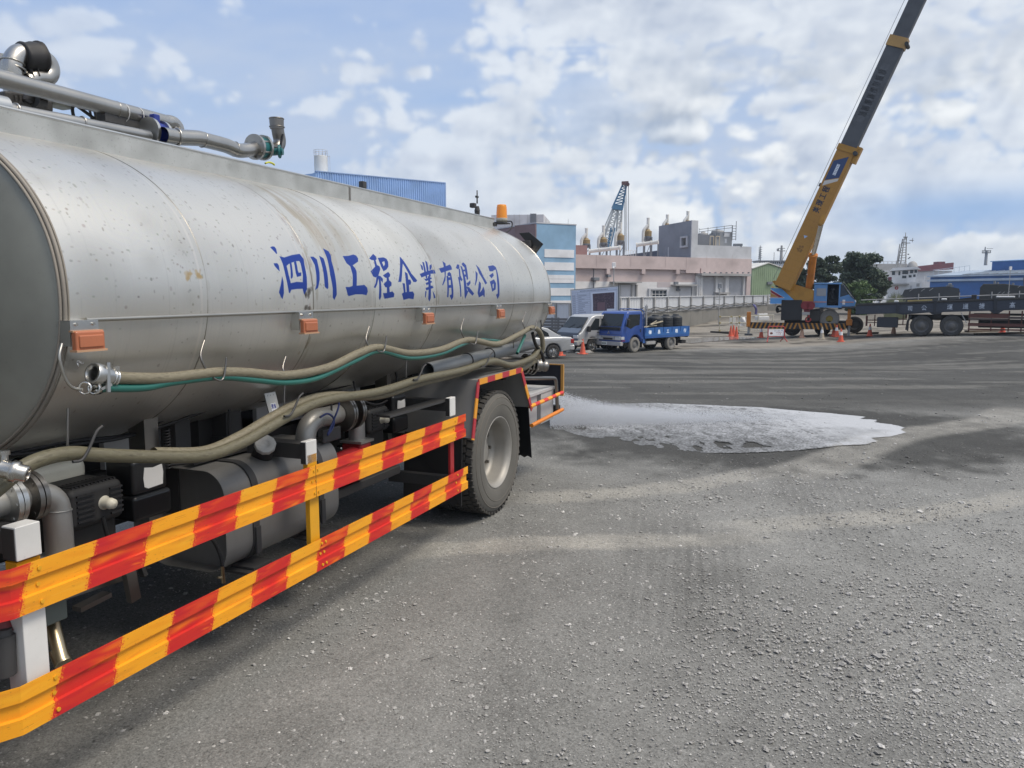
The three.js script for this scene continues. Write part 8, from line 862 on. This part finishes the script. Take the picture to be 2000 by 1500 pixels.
{ // warning notice on a red stand
  const p = pxThing(1518, 44.2, 0); p.y = groundH(p.x, p.z); const k = mpp(-p.z), X = (x) => (x - 1518) * k, Y = (y) => (659.5 - y) * k, t = thing('notice_stand', 'white warning notice on a red tubular stand before the crane', 'sign', p, 0);
  part('frame', polyTube([V(X(1499), Y(659), 0.25), V(X(1503), Y(651), 0.05), V(X(1503), Y(629), 0), V(X(1535), Y(629), 0), V(X(1535), Y(651), 0.05), V(X(1539), Y(659), 0.25)], 0.03, 8, 0.12), M.red, t); part('back_leg', [cyl(V(X(1503), Y(650), 0), V(X(1507), 0, -0.35), 0.025, 0.025, 8)], M.red, t); part('back_leg', [cyl(V(X(1535), Y(650), 0), V(X(1531), 0, -0.35), 0.025, 0.025, 8)], M.red, t); part('cross_bar', cyl(V(X(1503), Y(648.5), 0), V(X(1535), Y(648.5), 0), 0.02, 0.02, 8), M.red, t);
  const tx = canvasTex(256, 128, (c, w, h) => { c.fillStyle = '#e6e6e8'; c.fillRect(0, 0, w, h); c.fillStyle = '#8a4a3c'; c.beginPath(); c.arc(48, 76, 24, 0, 7); c.fill(); c.fillStyle = '#3a3030'; c.fillRect(28, 74, 44, 14); c.fillStyle = '#2d5b9a'; c.beginPath(); c.arc(222, 20, 10, 0, 7); c.fill(); ['gao', 'gongwork', 'jie', 'bao'].forEach((q, i) => glyph(c, q, 98 + i * 26, 14, 19, 19, 2.4, '#6a6570')); ['shui', 'tong', 'yun', 'xing'].forEach((q, i) => glyph(c, q, 122 + i * 26, 46, 20, 20, 2.4, '#8a5560')); ['gong', 'si', 'cheng'].forEach((q, i) => glyph(c, q, 134 + i * 26, 80, 20, 20, 2.4, '#8a5560')); });
  part('board', box(X(1503.5), X(1534.5), Y(647.5), Y(635), -0.015, 0.01), C.white, t); const pg = new THREE.PlaneGeometry(X(1534) - X(1504), Y(635.4) - Y(647.1)); pg.translate((X(1534) + X(1504)) / 2, (Y(635.4) + Y(647.1)) / 2, 0.0125); part('notice', pg, new THREE.MeshStandardMaterial({ map: tx, roughness: 0.5 }), t, true);
}
{ // pale scaffold railing with wrapped sheets
  const p = onGround(1432, 647), Z = -p.z, k = mpp(Z), X = (x) => (x - 1432) * k, Y = (y) => EYE + (572 - y) * k - p.y, t = thing('scaffold_railing', 'pale tubular scaffold railing left of the crane', 'railing', p), m = paint(0.55, 0.52, 0.42, 0.6);
  for (const [x, z] of [[1405, 0], [1427, 0.4], [1443, 0], [1461, 0.6], [1478, 0.2], [1505, 0.4]]) part('upright', cyl(V(X(x), -0.1, z), V(X(x), Y(616), z), 0.035, 0.035, 8), m, t); for (const y of [618, 630, 645]) part('rail', cyl(V(X(1404), Y(y), 0.05), V(X(1462), Y(y), 0.05), 0.032, 0.032, 8), m, t); part('rail', cyl(V(X(1462), Y(616), 0.3), V(X(1508), Y(614.5), 0.3), 0.032, 0.032, 8), m, t); for (const [x, y] of [[1405, 618], [1427, 618], [1443, 618], [1405, 630], [1427, 630], [1443, 630], [1405, 645], [1443, 645]]) part('coupler', box(X(x) - 0.06, X(x) + 0.06, Y(y) - 0.06, Y(y) + 0.06, -0.02, 0.12, 0.02), paint(0.4, 0.33, 0.15, 0.6), t);
  solo('white_sheet', 'white plastic sheet hung on the scaffold, left piece', 'sheet', box(X(1426), X(1438), Y(636), Y(618.5), -0.3, -0.25, 0.02), M.white, p); solo('white_sheet', 'larger white plastic sheet hung on the scaffold, right piece', 'sheet', (() => { const q = new THREE.PlaneGeometry(X(1457) - X(1443), Y(618.5) - Y(636), 12, 12), P = q.attributes.position; for (let i = 0; i < P.count; i++) P.setZ(i, 0.08 * Math.sin(P.getX(i) * 9 + P.getY(i) * 7)); q.computeVertexNormals(); q.translate(X(1450), Y(627), -0.25); return q; })(), new THREE.MeshStandardMaterial({ color: lin(0.75, 0.76, 0.78), roughness: 0.5, side: THREE.DoubleSide }), p);
  solo('white_machine', 'small white machine behind the striped outrigger beam', 'machine', [box(X(1483), X(1507), Y(626), Y(618), -1.2, -0.6, 0.04), box(X(1487), X(1499), Y(618), Y(613), -1.1, -0.7, 0.03), box(X(1500), X(1505), Y(618), Y(612), -1.0, -0.8, 0.02)], M.white, p); solo('blue_hose', 'blue violet hose hanging down the concrete wall', 'hose', tube([depthAt(1472, 596, 80), depthAt(1475, 599, 79), depthAt(1477, 606, 79), depthAt(1476, 614, 79)], 0.12, 24, 8), paint(0.12, 0.11, 0.28, 0.6));
}
{ // flatbed trailer
  const g = onGround(1828, 657), Z = -g.z, k = mpp(Z), turn = squareTo(g), X = (x) => (x - 1828) * k * Math.cos(turn), Y = (y) => (657 - y) * k, t = thing('flatbed_trailer', 'long dark navy flatbed lorry with pale characters along its side beam', 'trailer', g, turn); const tilt = (x) => -(x - 1828) * 0.042; const Yt = (x, y) => Y(y);
  const nav = paint(0.028, 0.033, 0.045, 0.6), rust = paint(0.13, 0.055, 0.045, 0.8), col = paint(0.1, 0.075, 0.07, 0.8);
  const topL = 599, topR = 584.5, botL = 616.5, botR = 603.5; // beam edges at columns 1661 and 2000
  const top = (x) => lerp(topL, topR, (x - 1661) / 339), bot = (x) => lerp(botL, botR, (x - 1661) / 339);
  part('side_beam', (() => { const q = ext([[X(1661), Y(bot(1661))], [X(1745), Y(bot(1745))], [X(1760), Y(bot(1760) + 3)], [X(1812), Y(bot(1812))], [X(1818), Y(bot(1818) + 4)], [X(1832), Y(bot(1832) + 3.4)], [X(1838), Y(bot(1838))], [X(1926), Y(bot(1926))], [X(1934), Y(bot(1934) + 5)], [X(1944), Y(bot(1944) + 5)], [X(1952), Y(bot(1952))], [X(2100), Y(bot(2100))], [X(2100), Y(top(2100))], [X(1661), Y(top(1661))]], 0.25); q.translate(0, 0, -0.25); return q; })(), nav, t);
  const tx = canvasTex(2048, 96, (c, w, h) => { const r = rng(5); c.fillStyle = '#343a46'; c.fillRect(0, 0, w, h); for (let i = 0; i < 700; i++) { c.fillStyle = `rgba(${r() > 0.6 ? '82,88,98' : '26,30,38'},${0.25 * r()})`; c.fillRect(r() * w, r() * h, 3 + 40 * r(), 1 + 6 * r()); } const px = (x) => (x - 1661) / 339 * w; for (const [n, x] of [['si', 1773], ['gong', 1801], ['yun', 1851], ['tong', 1881], ['jie', 1911], ['gao', 1967]]) glyph(c, n, px(x) - 30, 18, 60, 56, 7, '#a9b1bd'); });
  { const q = new THREE.BufferGeometry(), pos = [], A = [X(1661), Y(botL - 1)], B = [X(2000), Y(botR - 1)], D = [X(2000), Y(topR + 1)], E = [X(1661), Y(topL + 1)]; for (const [x, y] of [A, B, D, A, D, E]) pos.push(x, y, 0.004); q.setAttribute('position', new THREE.Float32BufferAttribute(pos, 3)); q.setAttribute('uv', new THREE.Float32BufferAttribute([0, 0, 1, 0, 1, 1, 0, 0, 1, 1, 0, 1], 2)); q.computeVertexNormals(); part('painted_name', q, new THREE.MeshStandardMaterial({ map: tx, roughness: 0.6 }), t, true); }
  part('deck', [bar(V(X(1661), Y(topL) + 0.03, -1.3), V(X(2100), Y(top(2100)) + 0.03, -1.3), 2.6, 0.08)], M.chassis, t); part('far_beam', bar(V(X(1661), Y((topL + botL) / 2), -2.5), V(X(2100), Y((top(2100) + bot(2100)) / 2), -2.5), 0.2, 0.4), nav, t); part('edge_lip', bar(V(X(1661), Y(topL) + 0.1, 0.02), V(X(2100), Y(top(2100)) + 0.1, 0.02), 0.06, 0.05), M.dark, t);
  for (const x of [1748, 1822, 1936]) part('stake_pocket', [box(X(x - 3), X(x + 3), Y(bot(x)), Y(top(x)) + 0.1, 0.006, 0.06)], nav, t);
  const R = 0.55; const wheels = [[1798, 1], [1857, 0.9]]; wheels.forEach(([x]) => { for (const z of [-0.2, -0.5, -2.0, -2.3]) { const w = carWheel(R, 0.28, z > -1 ? 1 : -1, z === -0.2 ? paint(0.06, 0.06, 0.06, 0.9) : tyreDark, z === -0.2 ? paint(0.13, 0.13, 0.13, 0.7) : rimDark, 0); w.position.set(X(x), R + (x > 1828 ? 0.02 : 0), z); t.add(w); const n = []; } part('hub', [lathe([[0.2, 0.03], [0.14, 0.06], [0.12, 0.12], [0, 0.13]], V(X(x), R, -0.08), V(X(x), R, 9), 20)], paint(0.12, 0.12, 0.12, 0.6), t); part('axle', cyl(V(X(x), R, -2.2), V(X(x), R, -0.3), 0.08, 0.08, 10), M.chassis, t); });
  part('mud_flap', (() => { const q = ext([[X(1766), Y(645)], [X(1772), Y(648)], [X(1772), Y(630)], [X(1778), Y(618)], [X(1774), Y(617)], [X(1768), Y(628)]], 0.6); q.translate(0, 0, -0.62); return q; })(), M.black, t); part('wing_stay', bar(V(X(1873), Y(610), -0.1), V(X(1885), Y(630), -0.1), 0.08, 0.04), C.trim, t); part('tool_box', box(X(1707), X(1750), Y(641.5), Y(621.5), -0.8, -0.05, 0.03), nav, t); part('tool_frame', [box(X(1749.5), X(1768), Y(626), Y(624), -0.5, -0.4), box(X(1749.5), X(1768), Y(637), Y(635.5), -0.5, -0.4), box(X(1759), X(1761), Y(636), Y(616), -0.5, -0.42), box(X(1764), X(1768), Y(623), Y(614), -0.5, -0.38)], rust, t);
  part('rear_ladder', [box(X(1682), X(1706), Y(629), Y(627), -0.6, -0.5), box(X(1682), X(1706), Y(633), Y(631.5), -0.6, -0.5), box(X(1700), X(1702), Y(640), Y(617), -0.6, -0.5), box(X(1682), X(1686), Y(640), Y(619), -0.6, -0.45)], rust, t); part('spring_hanger', [box(X(1820), X(1836), Y(622), Y(606), -0.6, -0.3), box(X(1770), X(1890), Y(626), Y(616), -1.5, -0.8)], M.chassis, t);
  for (const [x0, x1, y0, y1, m] of [[1888, 1962, 612, 620, rust], [1888, 1962, 620.5, 624, col], [1888, 2060, 630, 635.5, rust], [1962, 2060, 617, 621, col], [1888, 2060, 640.5, 643, rust]]) part('side_rail', box(X(x0), X(x1), Y(y1), Y(y0), -0.12, -0.04), m, t); for (const x of [1889, 1930, 1962, 1985]) part('rail_post', box(X(x), X(x + 2.4), Y(645), Y(606), -0.2, -0.13), rust, t); part('rear_frame', [box(X(1900), X(2060), Y(616), Y(612), -1.5, -0.9), box(X(1910), X(2060), Y(640), Y(624), -1.9, -1.2)], M.chassis, t);
  // what lies along the deck
  part('deck_rail', [cyl(V(X(1664), Y(588), -2.2), V(X(2060), Y(572), -2.2), 0.025, 0.025, 6)], C.trim, t); for (const x of [1740, 1787, 1829, 1870, 1933, 1985]) part('stake', cyl(V(X(x), Y(top(x)), -2.2), V(X(x), Y(576 - (x - 1740) * 0.03), -2.2), 0.025, 0.025, 6), C.trim, t);
  solo('deck_beam', 'yellow and white painted beam lying on the flatbed deck', 'beam', [bar(V(X(1766), Y(590), -1.2), V(X(1773), Y(589.8), -1.2), 0.2, 0.16), bar(V(X(1780), Y(589.5), -1.2), V(X(1785), Y(589.3), -1.2), 0.2, 0.16), bar(V(X(1766.1), Y(590.2), -1.2), V(X(1816), Y(588), -1.2), 0.18, 0.15)], paint(0.5, 0.38, 0.14, 0.6), g, turn); solo('steel_plates', 'dark steel lengths stacked on the flatbed deck', 'steel', [bar(V(X(1836), Y(592), -0.9), V(X(1905), Y(587), -0.9), 0.5, 0.1), bar(V(X(1850), Y(589), -1.1), V(X(1900), Y(583), -0.8), 0.2, 0.14), box(X(1892), X(1902), Y(587), Y(576), -1.1, -0.7, 0.04), box(X(1845), X(1850), Y(589), Y(581), -1.1, -0.8, 0.03)], M.chassis, g, turn); solo('white_bundle', 'white sacks lying on the flatbed deck behind the dark steel', 'sack', [box(X(1834), X(1845), Y(587), Y(583.5), -1.7, -1.4, 0.05)], M.white, g, turn); solo('white_bundle', 'white sacks on the right part of the flatbed deck', 'sack', [box(X(1940), X(1975), Y(582), Y(578.5), -1.7, -1.4, 0.05)], M.white, g, turn); solo('white_bundle', 'small white parcel on the left end of the flatbed deck', 'sack', [box(X(1738), X(1747), Y(592), Y(587.5), -1.5, -1.2, 0.03)], M.white, g, turn);
}
{ // small rubble near the cone, ground litter
  const r = rng(91); const rub = [[1113, 688, 0.16, 'grey rubble block on the ground left of the red cone'], [1148, 689, 0.22, 'larger grey rubble block right of the red cone'], [1128, 690, 0.1, 'small rubble piece close to the red cone base']]; for (const [x, y, s, lab] of rub) { const g = new THREE.DodecahedronGeometry(s, 1), P = g.attributes.position; for (let i = 0; i < P.count; i++) { const k = 0.75 + 0.5 * n3(P.getX(i) * 12, P.getY(i) * 12, P.getZ(i) * 12); P.setXYZ(i, P.getX(i) * k * 1.3, P.getY(i) * k * 0.6, P.getZ(i) * k); } g.computeVertexNormals(); solo('rubble', lab, 'rubble', g, M.concrete, onGround(x, y), r() * 6); }
  for (const [x, y, a, lab] of [[836, 1290, 0.4, 'thin dark twig on the gravel, left one'], [892, 1335, -0.5, 'thin dark twig on the gravel nearest the bottom edge']]) { const p = onGround(x, y); p.y += 0.008; solo('twig', lab, 'twig', cyl(V(-0.035, 0, 0), V(0.035, 0.004, 0), 0.002, 0.0015, 6), M.black, p, a); }
}
// ---------- water sprayed from the tanker's tail ----------
{
  const a = onGround(1075, 832), out = [[1085, 800], [1120, 793], [1200, 789], [1280, 788], [1380, 792], [1480, 796], [1560, 803], [1622, 808], [1660, 812], [1690, 815], [1680, 819], [1712, 821], [1708, 826], [1742, 830], [1765, 836], [1758, 841], [1768, 846], [1740, 853], [1700, 856], [1712, 862], [1690, 869], [1640, 871], [1560, 880], [1480, 884], [1380, 886], [1300, 884], [1240, 877], [1180, 866], [1120, 856], [1084, 842]].map(([x, y]) => onGround(x, y));
  const r = rng(61); const pts = []; for (let i = 0; i < out.length; i++) { const p = out[i], q = out[(i + 1) % out.length]; for (let k = 0; k < 6; k++) { const t = k / 6, e = p.clone().lerp(q, t); const n = 0.05 * (fbm(e.x * 5, 1, e.z * 5, 4) - 0.5); pts.push([e.x + n * 1.5, -e.z + n * 1.5]); } }
  // foam lies in a lacy sheet: fine cells cut from the outline by froth thickness
  const inside = (x, y) => { let c = false; for (let i = 0, j = pts.length - 1; i < pts.length; j = i++) { const [xi, yi] = pts[i], [xj, yj] = pts[j]; if ((yi > y) !== (yj > y) && x < (xj - xi) * (y - yi) / (yj - yi) + xi) c = !c; } return c; };
  const edgeD = (x, y) => { let m = 9; for (let i = 0; i < pts.length; i++) { const d = (pts[i][0] - x) ** 2 + (pts[i][1] - y) ** 2; if (d < m) m = d; } return Math.sqrt(m); };
  const c = 0.018; let x0 = 9, x1 = -9, y0 = 99, y1 = -9; for (const [x, y] of pts) { x0 = Math.min(x0, x); x1 = Math.max(x1, x); y0 = Math.min(y0, y); y1 = Math.max(y1, y); }
  const hollow = onGround(1300, 852), thick = (x, y) => { const e = edgeD(x, y), l = fbm(x * 1.3, 3, y * 3.2, 4), f = fbm(x * 9, 6, y * 16, 3), far = sstep(9.3, 10.9, y - 0.12 * (x - 2)); const tip = sstep(3.0, 5.0, x); const rim = (1 - sstep(0.02, 0.4, e)) * sstep(1.6, 2.6, x) * 0.16; return 0.26 * far + 0.26 * tip + rim + 0.6 * (l - 0.5) + 0.5 * (f - 0.5) + 0.10 - 0.25 * (1 - sstep(0.0, 0.5, e)) * (1 - sstep(1.6, 2.6, x)); };
  // froth thickness at a place, 0 (bare wet ground) to 1 (white froth)
  const froth = (x, y) => { const e = inside(x, y) ? edgeD(x, y) : -1; if (e < 0) return 0; const l = fbm(x * 1.1, 3, y * 0.9, 4), f = fbm(x * 9, 6, y * 4.5, 4), far = sstep(9.2, 10.6, y - 0.10 * (x - 2)), tip = sstep(2.8, 4.6, x), rim = (1 - sstep(0.03, 0.35, e)) * sstep(1.8, 3.2, x); const soft = sstep(0.0, 0.7, e) * (1 - sstep(1.6, 3.0, x)) + sstep(1.6, 3.0, x); return clamp(0.15 + 0.40 * far + 0.36 * tip + 0.3 * rim + 0.7 * (l - 0.5) + 0.8 * (f - 0.5)) * soft; };
  const col = []; const nx = Math.ceil((x1 - x0) / c), ny = Math.ceil((y1 - y0) / c), A = new Float32Array((nx + 1) * (ny + 1)), ids = new Int32Array((nx + 1) * (ny + 1)).fill(-1), pos = [], idx = [];
  for (let j = 0; j <= ny; j++) for (let i = 0; i <= nx; i++) A[j * (nx + 1) + i] = froth(x0 + i * c, y0 + j * c);
  const vert = (k, i, j) => { if (ids[k] < 0) { ids[k] = pos.length / 3; const x = x0 + i * c, y = y0 + j * c, a = clamp(A[k] * (0.82 + 0.16 * sstep(3.4, 4.8, x)) + 0.8 * (r() - 0.5) * (1 - 0.75 * sstep(3.4, 4.8, x)) - (n3(x * 20, 4, y * 9) > 0.8 ? 0.5 * (1 - sstep(3.6, 4.8, x)) : 0)), g = groundTint(x, -y).map((v) => v * 0.56); pos.push(x, groundH(x, -y) + 0.007 + 0.003 * A[k] * n3(x * 30, 3, y * 30), -y); col.push(lerp(g[0], 0.42, a), lerp(g[1], 0.43, a), lerp(g[2], 0.445, a)); } return ids[k]; };
  for (let j = 0; j < ny; j++) for (let i = 0; i < nx; i++) { const k = j * (nx + 1) + i; if (Math.max(A[k], A[k + 1], A[k + nx + 1], A[k + nx + 2]) < 0.05) continue; const a = vert(k, i, j), b = vert(k + 1, i + 1, j), d = vert(k + nx + 1, i, j + 1), e = vert(k + nx + 2, i + 1, j + 1); idx.push(a, b, e, a, e, d); }
  const g = new THREE.BufferGeometry(); g.setAttribute('position', new THREE.Float32BufferAttribute(pos, 3)); g.setAttribute('color', new THREE.Float32BufferAttribute(col, 3)); g.setIndex(idx); g.computeVertexNormals();
  const foam = new THREE.Mesh(g, new THREE.MeshStandardMaterial({ vertexColors: true, roughness: 0.6 })); foam.name = 'water'; foam.userData.kind = 'structure'; foam.receiveShadow = foam.castShadow = true; scene.add(foam);
  // thin clear film on the wet ground under and around the froth
  const mist = []; const src = onGround(1080, 830), r2 = rng(62); src.y = 0.5;
  const geo = new THREE.IcosahedronGeometry(1, 0), N = 170000, im = new THREE.InstancedMesh(geo, new THREE.MeshPhysicalMaterial({ color: lin(0.6, 0.62, 0.65), roughness: 0.25 }), N), m4 = new THREE.Matrix4(), q0 = new THREE.Quaternion(); let n = 0;
  const gs = () => { let q = 0; for (let i = 0; i < 5; i++) q += r2(); return (q - 2.5) / 1.1; };
  while (n < N) { // the jet fans out from the nozzle: thick and high close by, low and thin further off
    const t = Math.min(0.999, Math.abs(gs()) * 0.52), px = 1074 + 560 * t; if (px > 1700) continue; const py = lerp(826, 818, t) + gs() * lerp(9, 7, t);
    const p = onGround(px, py); p.y += 0.01 + (0.42 * Math.exp(-t * 4) + 0.05) * Math.pow(r2(), 1.7); const s = 0.0010 + 0.0020 * Math.pow(r2(), 3); m4.compose(p, q0, V(s * (1 + 1.5 * r2()), s, s)); im.setMatrixAt(n++, m4); }
  im.name = 'water_spray'; im.userData.kind = 'stuff'; tag(im, 'fine white water spray flying out behind the tanker tail', 'water spray'); scene.add(im);
}

// shallow standing water on the pale slab by the railing
{
  const out = [[1322, 668], [1345, 662], [1390, 659], [1440, 658], [1478, 659], [1470, 661.5], [1430, 664], [1395, 667], [1350, 671]].map(([x, y]) => onGround(x, y)); const sh = new THREE.Shape(out.map((p) => new THREE.Vector2(p.x, -p.z))); const g = new THREE.ShapeGeometry(sh, 6), P = g.attributes.position; for (let i = 0; i < P.count; i++) { const x = P.getX(i), y = P.getY(i); P.setXYZ(i, x, groundH(x, -y) + 0.02, -y); } g.computeVertexNormals(); const o = new THREE.Mesh(g, new THREE.MeshPhysicalMaterial({ color: lin(0.2, 0.19, 0.17), roughness: 0.12, ior: 1.33 })); o.name = 'water_001'; o.userData.kind = 'structure'; o.receiveShadow = true; scene.add(o);
  // timbers and plates lying about the crane and the flatbed
  const lay = (x0, y0, x1, y1, w, m, lab) => { const a = onGround(x0, y0), b = onGround(x1, y1), c = a.clone().lerp(b, 0.5); solo('timber', lab, 'timber', bar(a.clone().sub(c).add(V(0, 0.06, 0)), b.clone().sub(c).add(V(0, 0.06, 0)), w, 0.1), m, c); };
  const old = paint(0.16, 0.13, 0.1, 0.9), drk = paint(0.05, 0.045, 0.04, 0.9); lay(1672, 653, 1716, 652, 0.25, drk, 'dark timber lying on the slab left of the flatbed tool box'); lay(1722, 656.5, 1762, 655.5, 0.2, old, 'weathered timber lying beside the faded tan cone at the flatbed'); lay(1905, 655, 1998, 652, 0.22, drk, 'long dark timber on the slab below the rusty side rails'); lay(1888, 649, 1950, 647.5, 0.3, old, 'weathered plank behind the red cone under the rusty rails'); lay(1390, 649.5, 1440, 652.5, 0.25, drk, 'dark timber on the ground in front of the scaffold railing');
}
// sea air between the yard and the far quay
scene.fog = new THREE.FogExp2(0xc6d3e2, 0.0004);
renderer.render(scene, camera);
